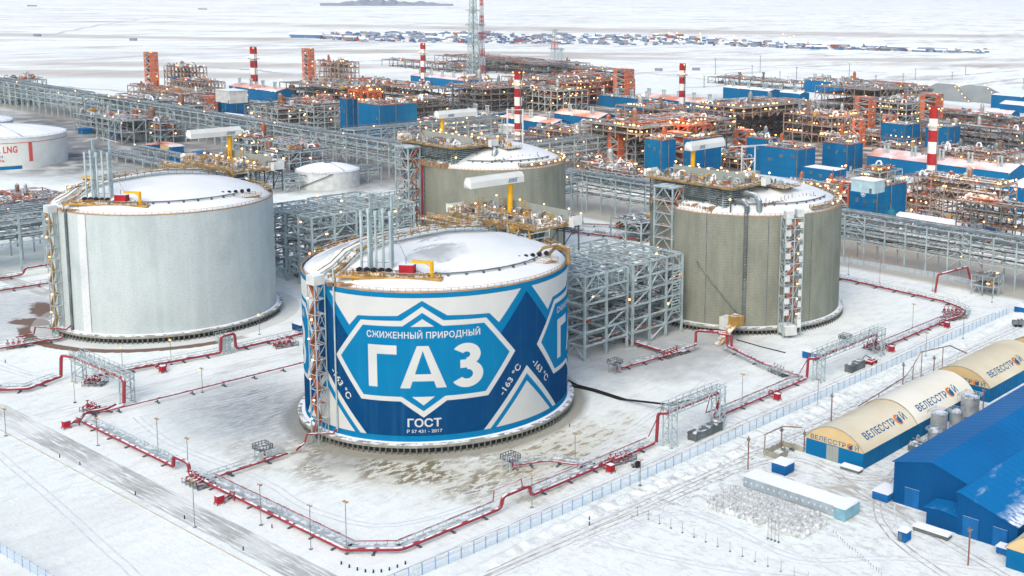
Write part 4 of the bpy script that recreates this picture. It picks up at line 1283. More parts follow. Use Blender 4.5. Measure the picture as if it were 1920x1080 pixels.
for k in range(16):
    a = R(-10 + k * 9)
    inst('lamp', LAMP_M, t, (-154.8 + 34 * math.cos(a), 155.2 + 34 * math.sin(a), RIM))
# ================================================================ TRESTLES BETWEEN THE TANKS
def clutter(t, x0, x1, y0, y1, zs, rg, n_pipe, n_ves, n_eq, n_loop=0, pm='gbsbrg', vm='sgbo', em='grdosd', along='xy', pr=(.18, .5), s=1.0):
    for i in range(n_pipe):
        z = rg.choice(zs) + rg.uniform(.5, 2.2); ax = rg.choice(along)
        L = rg.uniform(.35, .95) * ((x1 - x0) if ax == 'x' else (y1 - y0)); r = rg.uniform(*pr) * s
        if ax == 'x':
            cx = rg.uniform(x0 + L / 2, x1 - L / 2 + .01); cy = rg.uniform(y0 + .5, y1 - .5)
        else:
            cy = rg.uniform(y0 + L / 2, y1 - L / 2 + .01); cx = rg.uniform(x0 + .5, x1 - .5)
        inst('pipe', PIPE[rg.choice(pm)], t, (cx, cy, z), (L, r, r), 0 if ax == 'x' else math.pi / 2)
    for i in range(n_ves):
        r = rg.uniform(.9, 1.9) * s; L = rg.uniform(4, 9) * s; k = rg.random() < .3
        z = rg.choice(zs) + r * .65
        inst('vessel', VES[rg.choice(vm)], t, (rg.uniform(x0 + 3, x1 - 3), rg.uniform(y0 + 2, y1 - 2), z + (L / 2 - r * .6 if k else 0)), (r, r, L), 0, 0 if k else math.pi / 2)
    for i in range(n_eq):
        inst('equipment_box', EQ[rg.choice(em)], t, (rg.uniform(x0 + 1, x1 - 1), rg.uniform(y0 + 1, y1 - 1), rg.choice(zs) + .15), (rg.uniform(1.2, 4) * s, rg.uniform(1.2, 3.2) * s, rg.uniform(1.2, 3.0) * s), rg.choice((0, 1.57)))
    for i in range(n_loop):
        q = rg.uniform(1.8, 3.8) * s
        inst('pipe_loop', LOOP[rg.choice('sbdws')], t, (rg.uniform(x0 + 1, x1 - 1), rg.uniform(y0 + 1, y1 - 1), rg.choice(zs)), (q, q, q * rg.uniform(.7, 1.1)), rg.uniform(0, 6.3))
def lamps(t, x0, x1, y0, y1, zs, n, me, rg, edge=True):
    for i in range(n):
        x = rg.uniform(x0, x1); y = rg.uniform(y0, y1)
        if edge:
            if rg.random() < .5: y = y0 + .3
            else: x = x1 - .3
        inst('lamp', me, t, (x, y, rg.choice(zs)))
def decks(t, x0, x1, y0, y1, zs, mm, rg, cover=.8, name='deck'):
    for z in zs:
        b = MB()
        nx = max(1, int((x1 - x0) / 8)); ny = max(1, int((y1 - y0) / 8))
        for i in range(nx):
            for j in range(ny):
                if rg.random() < cover:
                    b.box(x0 + (x1 - x0) * i / nx + .1, x0 + (x1 - x0) * (i + 1) / nx - .1, y0 + (y1 - y0) * j / ny + .1, y0 + (y1 - y0) * (j + 1) / ny - .1, z + .02, z + .16)
        rail(b, [(x0, y0, z), (x1, y0, z), (x1, y1, z)], 1.2, .12, 3)
        if b.f:
            b.build(name, mm, t)

def module(name, label, cat, x0, x1, y0, y1, h, nz, group=None, fm=None, w=.45, bay=8, brace=.5, pipes=14, ves=5, eq=6, loop=8, lmp=10, lamp=None, rg=None, cover=.6, dm=None, top_open=False, z0=0, s=1.0, **kw):
    rg = rg or random.Random(int(x0 * 7 + y0 * 13))
    t = thing(name, ((x0 + x1) / 2, (y0 + y1) / 2, 0), label, cat, group)
    zs = [z0 + (h - z0) * (i + 1) / nz for i in range(nz)]
    b = MB()
    frame(b, x0, x1, y0, y1, z0, h, max(1, round((x1 - x0) / bay)), max(1, round((y1 - y0) / bay)), zs, w, brace, rg, inner=(x1 - x0) * (y1 - y0) < 2500)
    b.build('frame', fm or steel, t)
    dz_ = zs[:-1] if top_open else zs
    decks(t, x0, x1, y0, y1, dz_[-3:], dm or deck_m, rg, cover)
    lv = [z0] + zs
    clutter(t, x0 + .5, x1 - .5, y0 + .5, y1 - .5, lv[:-1] if top_open else lv, rg, pipes, ves, eq, loop, s=s, **kw)
    if not top_open:
        clutter(t, x0 + 1, x1 - 1, y0 + 1, y1 - 1, [h], rg, pipes // 3, ves // 2, eq // 2, loop, s=s, **kw)
    lamps(t, x0, x1, y0, y1, [z for z in lv[1:]], lmp, lamp or LAMP_M, rg)
    return t

rg = random.Random(5)
def tank_trestle(ox, oy, L, R_, lab1, lab2):
    ta = module('pipe_trestle', lab1, 'steel structure', ox - 38, ox + 2, oy + 62, oy + 84, 31, 6, fm=steel, w=.8, bay=9.5, brace=.4, pipes=30, ves=2, eq=12, loop=5, lmp=8, lamp=LAMP_M, top_open=True, cover=.3, pm='ggwsdb'.replace('d', 'g'), em='ggds', pr=(.2, .45), s=.75)
    tb = module('pipe_trestle', lab2, 'steel structure', ox - 38, ox + 3, oy + 86, oy + 114, 31.5, 6, fm=steel, w=.8, bay=11, brace=.45, pipes=32, ves=3, eq=12, loop=6, lmp=8, lamp=LAMP_M, top_open=True, cover=.3, em='ggds', pr=(.2, .45), s=.75)
    for t_, ya, yb in ((ta, oy + 62, oy + 84), (tb, oy + 86, oy + 114)):
        b = MB()
        # fine top lattice, front guard posts and cable trays
        x = ox - 38
        while x < ox + 2:
            b.bar((x, ya, 31.2), (x, yb, 31.2), .28); x += 4.4
        y = ya
        while y < yb:
            b.bar((ox - 38, y, 31.3), (ox + 2, y, 31.3), .26); b.bar((ox + 2.1, y, 26.2), (ox + 2.1, y, 31.2), .24); y += 3.4
        b.build('top_lattice', steel, t_)
    b = MB()
    z = 8.5
    while z < 28:
        b.bar((ox + 3.2, oy + 108, z), (ox + 3.2, oy + 112.5, z), .35); z += 1.15
    b.bar((ox + 3.2, oy + 108, 8), (ox + 3.2, oy + 108, 28), .3); b.bar((ox + 3.2, oy + 112.5, 8), (ox + 3.2, oy + 112.5, 28), .3)
    b.build('cable_ladder', steel, tb)
    # tall access tower
    tt = thing('access_tower', (ox - 11, oy + 122, 0), L, 'stair tower')
    b = MB(); zs = [4.2 + 5.1 * i for i in range(11)]
    frame(b, ox - 16, ox - 6.5, oy + 118.5, oy + 125, 0, 55.4, 1, 1, zs, .55, 1.0, rg)
    b.box(ox - 16.5, ox - 6, oy + 118, oy + 125.5, 55.4, 55.8)
    b.build('frame', steel, tt)
    b = MB()
    for k in range(6):
        b.cyl((ox - 15 + k * 1.5, oy + 122.5 + (k % 2), 0), (ox - 15 + k * 1.5, oy + 122.5 + (k % 2), 54), .38, 6)
    for z in zs: b.box(ox - 15.5, ox - 7, oy + 121.5, oy + 124.6, z, z + .5)
    b.build('inner_risers', steel_d, tt)
    b = MB()
    for i, z in enumerate(zs[:-1]):
        s_ = i % 2
        b.bar((ox - 6.1, oy + (119.5 if s_ else 124), z), (ox - 6.1, oy + (124 if s_ else 119.5), z + 5), .5)
        b.box(ox - 15, ox - 7.5, oy + 119.5, oy + 124.5, z, z + .15)
    b.build('stair_flight', rust_steel, tt)
    b = MB()
    for k in range(4):
        b.cyl((ox - 5 + .0 * k, oy + 125.5 + k * 1.5, 10), (ox - 5, oy + 125.5 + k * 1.5, 50), .4, 8)
    for z in range(12, 52, 3):
        b.bar((ox - 5.4, oy + 125, z), (ox - 4.6, oy + 131.4, z), .3); b.bar((ox - 4.6, oy + 131, z), (ox - 3.0, oy + 131.6, z + .6), .2)
    b.build('riser_pipes', steel, tt)
    b = MB(); b.bar((ox - 4.8, oy + 125, 10), (ox - 4.8, oy + 125, 50), .6); b.bar((ox - 4.6, oy + 130.6, 10), (ox - 2.6, oy + 131.6, 5), .5)
    b.build('red_riser', red, tt)
    for p in ((ox - 14, oy + 118.6, 29), (ox - 8, oy + 118.6, 28), (ox - 6, oy + 121, 12), (ox - 6, oy + 124, 16)):
        inst('lamp', LAMP_S, tt, p)
tank_trestle(0, 0, 'tall grey lattice tower standing against the olive tank on the right', 0,
             'open grey steel trestle right beside the painted tank', 'open grey steel trestle touching the tall tower of the right tank')
tank_trestle(-161, -4, 'tall grey lattice tower in front of the dark far tank', 0,
             'open grey steel trestle right beside the bare pale tank', 'open grey steel trestle between the small dome tank and the vent pipes')

# ================================================================ LONG PIPE RACKS
def rack(label, ax, a0, a1, c0, c1, h, levels, npipe=6, bay=9, lmp=0, top='tray', w=.5, lamp=None, z0=0, group=None, rg=None, pm='gggs'):
    """ax: the axis it runs along; c0..c1 its width on the other axis"""
    rg = rg or random.Random(int(a0 + c0 * 3))
    mid = (a0 + a1) / 2
    P = (lambda a, c, z: (a, c, z)) if ax == 'x' else (lambda a, c, z: (c, a, z))
    t = thing('pipe_rack', P(mid, (c0 + c1) / 2, 0), label, 'pipe rack', group)
    b = MB(); n = max(1, round((a1 - a0) / bay))
    zs = [h - 4.2 * i for i in range(levels)][::-1]
    for i in range(n + 1):
        a = a0 + (a1 - a0) * i / n
        for c in (c0, c1):
            b.bar(P(a, c, 0), P(a, c, h), w)
        for z in zs:
            b.bar(P(a, c0, z), P(a, c1, z), w * .8)
        if i < n:
            a2 = a0 + (a1 - a0) * (i + 1) / n
            for c in (c0, c1):
                for z in zs:
                    b.bar(P(a, c, z), P(a2, c, z), w * .7)
                if i % 5 == 2:
                    am = (a + a2) / 2
                    for zl, zh in zip(([zs[0] - 5] + zs)[:-1], zs):
                        b.bar(P(a, c, max(0, zl)), P(am, c, zh), w * .5); b.bar(P(am, c, zh), P(a2, c, max(0, zl)), w * .5)
                elif i % 2 == 0:
                    b.bar(P(a, c, zs[0] - 3), P((a + a2) / 2 - 1.5, c, zs[0]), w * .5)
    b.build('frame', steel, t)
    if top == 'tray':
        b = MB()
        c = c0 + .2
        b.add([P(a0, c, h + .3), P(a1, c, h + .3), P(a1, c + 2.2, h + .3), P(a0, c + 2.2, h + .3)], [(0, 1, 2, 3)])
        a = a0
        while a < a1:
            b.bar(P(a, c0, h), P(a, c0, h + 1.5), .22); a += 3.0
        b.bar(P(a0, c0, h + 1.5), P(a1, c0, h + 1.5), .2); b.bar(P(a0, c0 + 2.4, h + 1.5), P(a1, c0 + 2.4, h + 1.5), .16)
        b.build('cable_tray', deck_m, t)
        b = MB()
        for k in range(5):
            c = c0 + 3.4 + (c1 - c0 - 4.2) * k / 4
            b.cyl(P(a0, c, h + .5), P(a1, c, h + .5), .22 + .13 * (k % 3), 6)
        b.build('top_pipes', pipe_g, t, True)
    for i in range(npipe):
        z = zs[i % len(zs)] + .5; c = c0 + 1 + (c1 - c0 - 2) * rg.random(); r = rg.uniform(.25, .6)
        if i % len(zs) == len(zs) - 1 and top == 'tray': z -= 2
        p = P(mid, c, z)
        inst('pipe', PIPE[rg.choice(pm)], t, p, (a1 - a0, r, r), 0 if ax == 'x' else math.pi / 2)
    for i in range(lmp):
        inst('lamp', lamp or LAMP_M, t, P(rg.uniform(a0, a1), rg.choice((c0, c1)), rg.choice(zs + [h])))
    return t
rack('four level grey pipe rack behind the olive tank at the right edge', 'x', -42, 240, 264, 277, 23.5, 4, 14, 12, 5, w=.62, lamp=LAMP_S)
rack('grey pipe rack crossing the snow between the far tank and the olive tank', 'x', -212, -48, 264, 276, 22.5, 4, 12, 12, 2, w=.6, lamp=LAMP_S)
rack('long grey pipe rack passing behind the far tank and its tower', 'x', -470, -218, 262, 274, 23, 4, 12, 12, 6, w=.62)
rack('grey pipe rack running from the plant gate towards the left snowfield', 'x', -820, -476, 262, 275, 23, 4, 12, 12, 6, w=.7)
rack('far left stretch of the grey pipe rack ending at the photo edge', 'x', -1120, -826, 258, 274, 24, 4, 12, 12, 3, w=.8)
rack('double walkway rack crossing between the two back tanks', 'y', 46, 262, -212, -202, 25, 4, 12, 9, 4, w=.5)
rack('low dark rack near the left edge behind the bare tank', 'y', -60, 60, -300, -276, 26, 4, 16, 10, 2, w=.8)
rack('rear lattice rack left of the bare tank', 'y', -70, 50, -330, -312, 20, 3, 10, 10, 2, w=.6)
rack('low pipe sleeper way with white snowy pipes, left of the vent pipes', 'y', -40, 250, -396, -378, 9, 2, 14, 10, 3, w=.5, pm='swgs')
rack('low pipe way climbing towards the lettered tank', 'x', -600, -398, 168, 178, 5.5, 1, 9, 12, 1, w=.5)
rack('second low pipe way beside the long white cabin', 'x', -590, -430, 190, 198, 6.5, 1, 8, 12, 1, w=.5)
rack('grey rack leading to the furnace modules', 'y', 282, 420, -470, -454, 24, 4, 14, 12, 10, w=.7)
rack('grey rack beside the tall blue furnace house', 'y', 282, 400, -330, -314, 24, 4, 14, 12, 10, w=.7)
for (nm, lab, x0, x1, y0, y1, h) in (('pump_shelter', 'grey steel frame on the snow left of the olive tank', -140, -118, 222, 246, 11), ('pump_shelter', 'flat grey steel frame behind the small dome tank', -478, -440, 222, 248, 20), ('pump_shelter', 'green grey steel frame near the lettered tank', -690, -650, 212, 240, 18)):
    module(nm, lab, 'steel frame', x0, x1, y0, y1, h, 2, bay=10, pipes=6, ves=0, eq=2, loop=0, lmp=1, brace=.4, cover=.9, w=.6)
# stack of wind cabins near the gate
module('valve_station', 'small grey valve station with three lamps at the end of the red pipe', 'valve station', 62, 73, 247, 257, 9.5, 2, bay=5, pipes=8, ves=1, eq=4, loop=4, lmp=5, lamp=LAMP_S, w=.3, s=.5)

# ================================================================ RED FIRE WATER PIPES
SUP = MB()
SUP.box(-.9, .9, -.25, .25, .08, .3); SUP.box(-.15, .15, -.15, .15, .3, .95); SUP.box(-1.0, -.5, -.4, .4, 0, .1); SUP.box(.5, 1.0, -.4, .4, 0, .1)
SUP_M = protomesh('support', SUP, [mat('support footing', (0.12, 0.14, 0.16), 0.7)])
def pipeline(label, pts, r=.5, tray=1, sup=12, side=1, extra=None, z=1.35):
    """pts: (x, y) or (x, y, z)"""
    P = [Vector((p[0], p[1], p[2] if len(p) > 2 else z)) for p in pts]
    t = thing('fire_water_pipeline', (P[0].x, P[0].y, 0), label, 'pipeline')
    b = MB()
    # rounded bends
    Q = [P[0]]
    for i in range(1, len(P) - 1):
        a = (P[i - 1] - P[i]); c = (P[i + 1] - P[i]); k = min(1.0, a.length / 2.1, c.length / 2.1)
        Q += [P[i] + a.normalized() * k, P[i] + (a.normalized() + c.normalized()) * k * .3, P[i] + c.normalized() * k]
    Q.append(P[-1])
    b.tube(Q, r, 8)
    b.build('pipe', red, t, True)
    tr = MB(); pl = []
    for i, (p, q) in enumerate(zip(P[:-1], P[1:])):
        dd = q - p; hz = Vector((dd.x, dd.y, 0))
        if hz.length < 2: continue
        h = hz.normalized(); nn = Vector((-h.y, h.x, 0)) * side
        low = p.z < 3 and q.z < 3
        n = max(1, int(hz.length / sup))
        if low:
            for k in range(n):
                c = p.lerp(q, (k + .5) / n)
                o = inst('support', SUP_M, t, (c.x + nn.x * .6, c.y + nn.y * .6, 0), (1.3, 1, 1), math.atan2(nn.y, nn.x))
        if tray and low:
            a0 = p + nn * 2.0 + Vector((0, 0, .2)); a1 = q + nn * 2.0 + Vector((0, 0, .2))
            tr.add([a0 - nn * .6, a1 - nn * .6, a1 + nn * .6, a0 + nn * .6], [(0, 1, 2, 3)])
            tr.bar(a0 + nn * .7 + Vector((0, 0, .7)), a1 + nn * .7 + Vector((0, 0, .7)), .14)
            m_ = max(1, int(hz.length / 2.2))
            for k in range(m_):
                c = a0.lerp(a1, (k + .5) / m_); tr.bar(c + nn * .7, c + nn * .7 + Vector((0, 0, .75)), .12); tr.bar(c - nn * .6, c + nn * .6, .15)
    if tr.f:
        tr.build('cable_tray', steel, t)
    if tray > 1:
        b = MB(); W_ = []
        for i, p in enumerate(P):
            dd = (P[min(i + 1, len(P) - 1)] - P[max(i - 1, 0)]); dd.z = 0
            nn = Vector((-dd.y, dd.x, 0)).normalized() * side if dd.length > .5 else Vector((-1, 0, 0))
            W_.append(p + nn * 3.2 + Vector((0, 0, .9)))
        b.tube(W_, .16, 6); b.build('thin_pipe', red, t, True)
    return t
def monitor(x, y, label, rz=0, box=(2.2, 0)):
    t = thing('hydrant_cabinet', (x, y, 0), label, 'hydrant', 'red hydrant cabinets along the pipes', rz)
    t.scale = (.8, .8, .8)
    def bl(nm, b, m_, s=False):
        o = b.build(nm, m_, None, s, loc=(0, 0, 0)); o.parent = t; return o
    b = MB(); b.box(-1.2, 1.1, -1.0, 1.0, .6, 2.9); b.box(-1.3, 1.2, -1.1, 1.1, 2.9, 3.0)
    bl('cabinet', b, redbox)
    b = MB()
    for sx in (-1.2, 1.2):
        for sy in (-1, 1):
            b.bar((sx, sy, 0), (sx, sy, .7), .25)
    bl('stand', b, steel_d)
    b = MB()
    b.tube([(-1.4, -.5, 1.2), (-3.8, -.5, 1.4), (-4.2, -.5, 3.0), (-4.2, 1.6, 3.1), (-3.4, 1.8, 1.3)], .32, 6); b.tube([(-1.4, .6, 1.4), (-3.2, .6, 2.6), (-3.2, 3.2, 2.6), (-3.2, 3.2, 1)], .28, 6)
    b.cyl((-4.2, -.5, 1.6), (-4.2, -.5, 2.6), .6, 8)
    bl('valve_manifold', b, red, True)
    return t
def lattice_bridge(label, ax, a0, a1, c, h, w_=3.4, mats_=None):
    """pipe bridge on four lattice legs carrying a red pipe over the way"""
    P = (lambda a, cc, z: (a, cc, z)) if ax == 'x' else (lambda a, cc, z: (cc, a, z))
    t = thing('pipe_bridge', P((a0 + a1) / 2, c, 0), label, 'pipe bridge')
    b = MB(); nseg = max(3, round((a1 - a0) / 3.2))
    for s in (0, w_):
        for z in (h - 2.2, h):
            b.bar(P(a0, c + s, z), P(a1, c + s, z), .26)
        for k in range(nseg):
            aa, ab = a0 + (a1 - a0) * k / nseg, a0 + (a1 - a0) * (k + 1) / nseg
            b.bar(P(aa, c + s, h - 2.2), P(aa, c + s, h + 1.1), .18)
            b.bar(P(aa, c + s, h - 2.2 if k % 2 else h), P(ab, c + s, h if k % 2 else h - 2.2), .18)
        b.bar(P(a0, c + s, h + 1.1), P(a1, c + s, h + 1.1), .13)
    for k in range(nseg * 2 + 1):
        aa = a0 + (a1 - a0) * k / nseg / 2
        b.bar(P(aa, c, h), P(aa, c + w_, h), .16)
    b.build('truss', steel, t)
    for ac in (a0 + 1, a1 - 3):
        b = MB()
        for da in (0, 2.4):
            for s in (0, w_):
                b.bar(P(ac + da, c + s, 0), P(ac + da, c + s, h), .3); b.box(*sorted((P(ac + da - .4, 0, 0)[0], P(ac + da + .4, 0, 0)[0])) if ax == 'x' else (c + s - .4, c + s + .4), *((c + s - .4, c + s + .4) if ax == 'x' else (ac + da - .4, ac + da + .4)), 0, .25)
        z = .6; k = 0
        while z < h - 2:
            for s in (0, w_):
                b.bar(P(ac + (0 if k % 2 else 2.4), c + s, z), P(ac + (2.4 if k % 2 else 0), c + s, z + 2), .16)
            for da in (0, 2.4):
                b.bar(P(ac + da, c + (0 if k % 2 else w_), z), P(ac + da, c + (w_ if k % 2 else 0), z + 2), .16)
            z += 2; k += 1
        b.build('lattice_leg', steel, t)
    return t
# the pipe round the painted tank's yard
pipeline('red pipe along the road below the painted tank, up to its branch', [(-63, -79.5), (-12, -79.5), (-12, -79.5, 1.35), (-11.5, -79.5, 4.3), (-3.8, -79.5, 4.3), (-3.5, -79.5, 1.35), (2, -79.5)], .5, 1, 9, 1)
pipeline('red pipe from the branch to the near corner and up the fence side', [(3, -79.5), (66, -79.5), (76, -71), (76.3, -41), (76.3, -40.6, 4.2), (76.3, -31.4, 4.2), (76.3, -31, 1.35), (76.3, 17)], .5, 2, 9, 1)
pipeline('red pipe rising over the left pipe bridge by the fence', [(76.3, 18), (76.3, 18.6, 10.2), (79, 18.8, 10.6), (79, 43, 10.6), (79, 44.5, 9), (76.3, 44.8, 1.35), (76, 95.5)], .5, 2, 9, 1)
pipeline('red pipe rising over the right pipe bridge by the fence', [(76, 96.2), (76, 96.6, 8.4), (78.6, 97, 8.6), (78.6, 138, 8.6), (76.6, 140, 1.35), (77, 196), (78.2, 206)], .5, 2, 9, 1)
pipeline('red pipe behind the olive tank turning back at the far yard corner', [(78, 207), (75, 216), (66, 221), (60, 223), (8, 227), (-60, 227)], .5, 1, 9, -1)
lattice_bridge('grey lattice pipe bridge nearest the painted tank by the fence', 'y', 18.5, 45, 77.5, 12.6)
lattice_bridge('grey lattice pipe bridge in front of the olive tank by the fence', 'y', 97, 141, 77.2, 10.4)
# pipe between the two front yards
pipeline('thin red pipe along the cross road left of the painted tank', [(-67.5, -73), (-66.5, -50), (-66, -8), (-65.6, 12)], .28, 0, 10, 1, z=1.6)
pipeline('white capped pipe bend at the left corner of the painted tank yard', [(-64, -80.5), (-70, -76), (-68.5, -71), (-70.6, -67)], .45, 0, 5, 1, z=1.8)
pipeline('red pipe in the left foreground before the bare tank', [(-121, -92), (-110, -81), (-106.5, -77), (-111.5, -65)], .5, 1, 7, 1)
pipeline('red pipe looping over the road bridge on the left', [(-111.5, -65), (-111.5, -64.5, 8.4), (-106, -63, 8.6), (-75, -63, 8.6), (-71.5, -63.6, 8.4), (-71.5, -64, 1.2)], .55, 0, 9, 1)
lattice_bridge('grey lattice pipe bridge over the cross road at the left', 'x', -108, -72, -63.5, 9.6)
pipeline('red pipe along the cross road below the bare tank', [(-104, -58, 1.35), (-98, -18)], .5, 1, 8, 1)
pipeline('red pipe expansion loop near the bare tank with two uprights', [(-98, -18), (-98, -17.6, 7.2), (-98, -12.6, 7.2), (-98, -12.2, 1.35), (-98, 14), (-96, 40)], .5, 1, 8, 1)
b_ = lattice_bridge('small lattice support of the pipe loop near the bare tank', 'y', -17.5, -12.2, -101.6, 6.6)
pipeline('red pipe and tray along the left edge below the bare tank', [(-159, -72), (-157, -52), (-155, -46), (-166, -40)], .38, 1, 8, 1)
pipeline('branch pipe to the foot of the painted tank stair tower', [(3.5, -77), (3, -55)], .4, 1, 8, 1)
pipeline('straight red pipe on the far side of the bare tank', [(-244, -60), (-242, -12), (-240, 30)], .4, 1, 9, 1)
pipeline('red pipe with a step at the left edge behind the bare tank', [(-262, -60), (-265, -14), (-265, -13, 4), (-265, -5, 4), (-266, 25, 4)], .45, 1, 9, 1)
pipeline('short red pipe in front of the trestle of the painted tank', [(20, 62), (22.5, 85), (23.5, 96)], .4, 1, 7, 1)
pipeline('red pipe under the trestle coming out over the snow', [(-22, 92), (0, 88), (20, 86)], .6, 1, 7, 1)
pipeline('red portal of pipe before the olive tank', [(22, 90), (22, 100.5), (21, 101.5), (20.8, 101.8, 6.4), (30, 106.4, 6.6), (31.6, 107, 6.4), (31.8, 107.2, 1.35), (57, 98.5), (74, 96)], .5, 1, 9, -1)
pipeline('second red upright beside the pipe portal', [(33.5, 107.6, .4), (33.5, 107.4, 5.8), (29, 105.2, 6.2)], .5, 0, 9, 1)
pipeline('raised red portal of pipe near the valve station', [(49, 237, .5), (49.4, 238, 8.6), (52, 262, 8.6), (53, 264, 1.4), (62, 268)], .55, 0, 9, 1)
pipeline('red pipe on the snow in the gap between back tank and olive tank', [(-176, 205), (-166, 214), (-140, 222), (-118, 227)], .45, 1, 8, 1)
pipeline('short bent red pipe below the grey frame in the gap', [(-182, 228), (-172, 236), (-150, 250)], .45, 1, 8, -1)
pipeline('thin red branch from the fence pipe to the small platform', [(75, -7), (68, -10), (62.5, -12), (58, -20)], .26, 1, 6, -1)
for (x, y, lab, rz) in ((-65.5, -83.5, 'red hydrant cabinet at the left corner of the painted tank yard', -90), (17.5, -83, 'red hydrant cabinet by the road right of the pipe branch', -90), (79.5, -4.5, 'red hydrant cabinet by the fence below the small platform', 0),
                        (79.6, 74, 'red hydrant cabinet between the two pipe bridges', 0), (80.5, 146, 'red hydrant cabinet right of the second pipe bridge', 0), (80.5, 190, 'red hydrant cabinet near the far yard corner', 0), (-95, -40, 'red hydrant cabinet on the pipe below the bare tank', 0)):
    monitor(x, y, lab, R(rz))
# valve clusters of the fire main
def valve_group(label, x, y, n, rz=0, mm=None):
    t = thing('valve_group', (x, y, 0), label, 'valves', None, R(rz))
    for k in range(n):
        b = MB(); xx = k * 1.7 - n * .85
        b.tube([(xx, -1.5, .6), (xx, -1.5, 1.6), (xx, 1.5, 1.6), (xx, 1.5, .6)], .3, 6); b.cyl((xx, -.3, 1.6), (xx, .3, 1.6), .6, 8); b.bar((xx, 0, 2), (xx, 0, 3.1), .2); b.cyl((xx, 0, 3.0), (xx, 0, 3.15), .5, 8)
        o = b.build('valve', mm or red, None, True, loc=(0, 0, 0)); o.parent = t
    b = MB(); rail(b, [(-n, -2.4, 0), (n, -2.4, 0), (n, 2.4, 0)], 1.6, .14, 2); b.box(-n, n, -2.2, 2.2, .3, .4)
    o = b.build('gantry_floor', steel_d, None, False, loc=(0, 0, 0)); o.parent = t
for a in (('red valves at the branch pipe below the painted tank', 2, -80, 4, 0), ('red valves on the fence pipe above the cabinet', 76, 3, 4, 80), ('valves at the left pipe bridge foot', -99, -60, 3, 40), ('valves by the red portal before the trestle', 21, 88, 5, 90),
          ('valves at the right yard corner, in two rows', 76, 203, 6, 70), ('valves beside the corner of the far yard', 72, 212, 5, 40), ('dark valve skid on the thin pipe to the olive tank pipe', 64, 97, 4, -15), ('valves left of the cross road loop by the blue container', -92, 3, 4, 80),
          ('dark red valves in the gap below the far frame', -168, 222, 5, 25), ('second cluster of dark red valves in the gap', -150, 225, 4, 15), ('valves on the left edge pipe below the bare tank', -160, -58, 4, 75), ('cluster at the foot of the right pipe bridge', 72, 146, 4, 85), ('valves beside the road corner on the left', -74, -72, 3, 10)):
    valve_group(*a, mm=(silver if 'dark' in a[0] else None))
def basket(label, x, y, h=3.2):
    t = thing('inspection_platform', (x, y, 0), label, 'platform')
    b = MB()
    for sx in (-1.5, 1.5):
        for sy in (-1.5, 1.5):
            b.bar((x + sx, y + sy, 0), (x + sx, y + sy, h), .18)
    b.bar((x - 1.5, y - 1.5, 0), (x + 1.5, y - 1.5, h), .12); b.bar((x + 1.5, y - 1.5, 0), (x + 1.5, y + 1.5, h), .12)
    b.build('leg_frame', steel, t)
    b = MB(); b.box(x - 1.9, x + 1.9, y - 1.9, y + 1.9, h, h + .2)
    q = [(x - 1.9, y - 1.9, h), (x + 1.9, y - 1.9, h), (x + 1.9, y + 1.9, h), (x - 1.9, y + 1.9, h), (x - 1.9, y - 1.9, h)]
    rail(b, q, 1.5, .16, .8); b.build('basket', steel_d, t)
    b = MB(); b.tube([(x + 1, y, .4), (x + 1, y, h - .6), (x + 3, y, .6)], .25, 6); b.build('drain_pipe', red, t, True)
basket('small round railed platform standing left of the painted tank foot', -1, -60)
basket('small railed platform right of the painted tank on sandy snow', 57, -21)
basket('small railed platform at the end of the short pipe by the trestle', 19, 60)
basket('small railed platform near the right pipe bridge end', 62, 142, 2.6)
basket('small cream platform at the left edge before the bare tank', -172, -64, 2.4)
t = thing('black_hose', (38, 40, 0), 'pair of black pipes lying across the snow right of the painted tank', 'pipe')
b = MB(); b.tube([(14, 42, .4), (20, 39.5, .35), (27, 40.5, .3), (40, 40.2, .35), (58, 40, 3), (63, 40, 3.6), (76, 38, 9)], .3, 6); b.tube([(12, 43, .4), (20, 41, .35), (28, 41.8, .3), (42, 41.2, .35), (60, 41, 3), (77, 40, 9.4)], .3, 6)
b.build('pipe_pair', black, t, True)
b = MB(); b.tube([(27, 119, .2), (40, 118, .2), (51, 118, .2)], .22, 5); tag(b.build('loose_pipe', black, loc=None), 'dark pipe lying in the snow before the olive tank', 'pipe')

# ================================================================ FENCES, LAMPS, POLES
b = MB(); b.bar((0, 0, 0), (0, 0, 1), .2)
FPOST = protomesh('post', b, fence_d)
def fence(label, pts, h=2.7, panel=3.5, name='fence'):
    t = thing(name, (pts[0][0], pts[0][1], 0), label, 'fence')
    b = MB()
    for a, c in zip(pts[:-1], pts[1:]):
        a, c = Vector((*a, 0)), Vector((*c, 0)); n = int((c - a).length / panel)
        for i in range(n):
            q = a.lerp(c, i / n); inst('post', FPOST, t, q, (1, 1, h + .35))
        for z in (.25, h * .5, h - .1):
            b.bar(a + Vector((0, 0, z)), c + Vector((0, 0, z)), .12)
        m_ = int((c - a).length / .5)
        for i in range(m_):
            q = a.lerp(c, i / m_); b.bar(q + Vector((0, 0, .15)), q + Vector((0, 0, h)), .13, n=4)
    b.build('mesh_panel', fence_m, t)
fence('long pale blue wire fence running past both pipe bridges', [(86, -110), (88.5, -60), (90, 10), (90, 229)])
fence('pale blue fence on the far side of the olive tank yard', [(-40, 259), (34, 263.5), (60, 262)], 2.6)
fence('blue fence in the bottom left corner of the photo', [(-20, -128.5), (5, -128.6), (60, -127.2)], 2.4)
fence('far end of the wire fence by the blue cabin', [(91, 233), (92, 300)], 2.6)

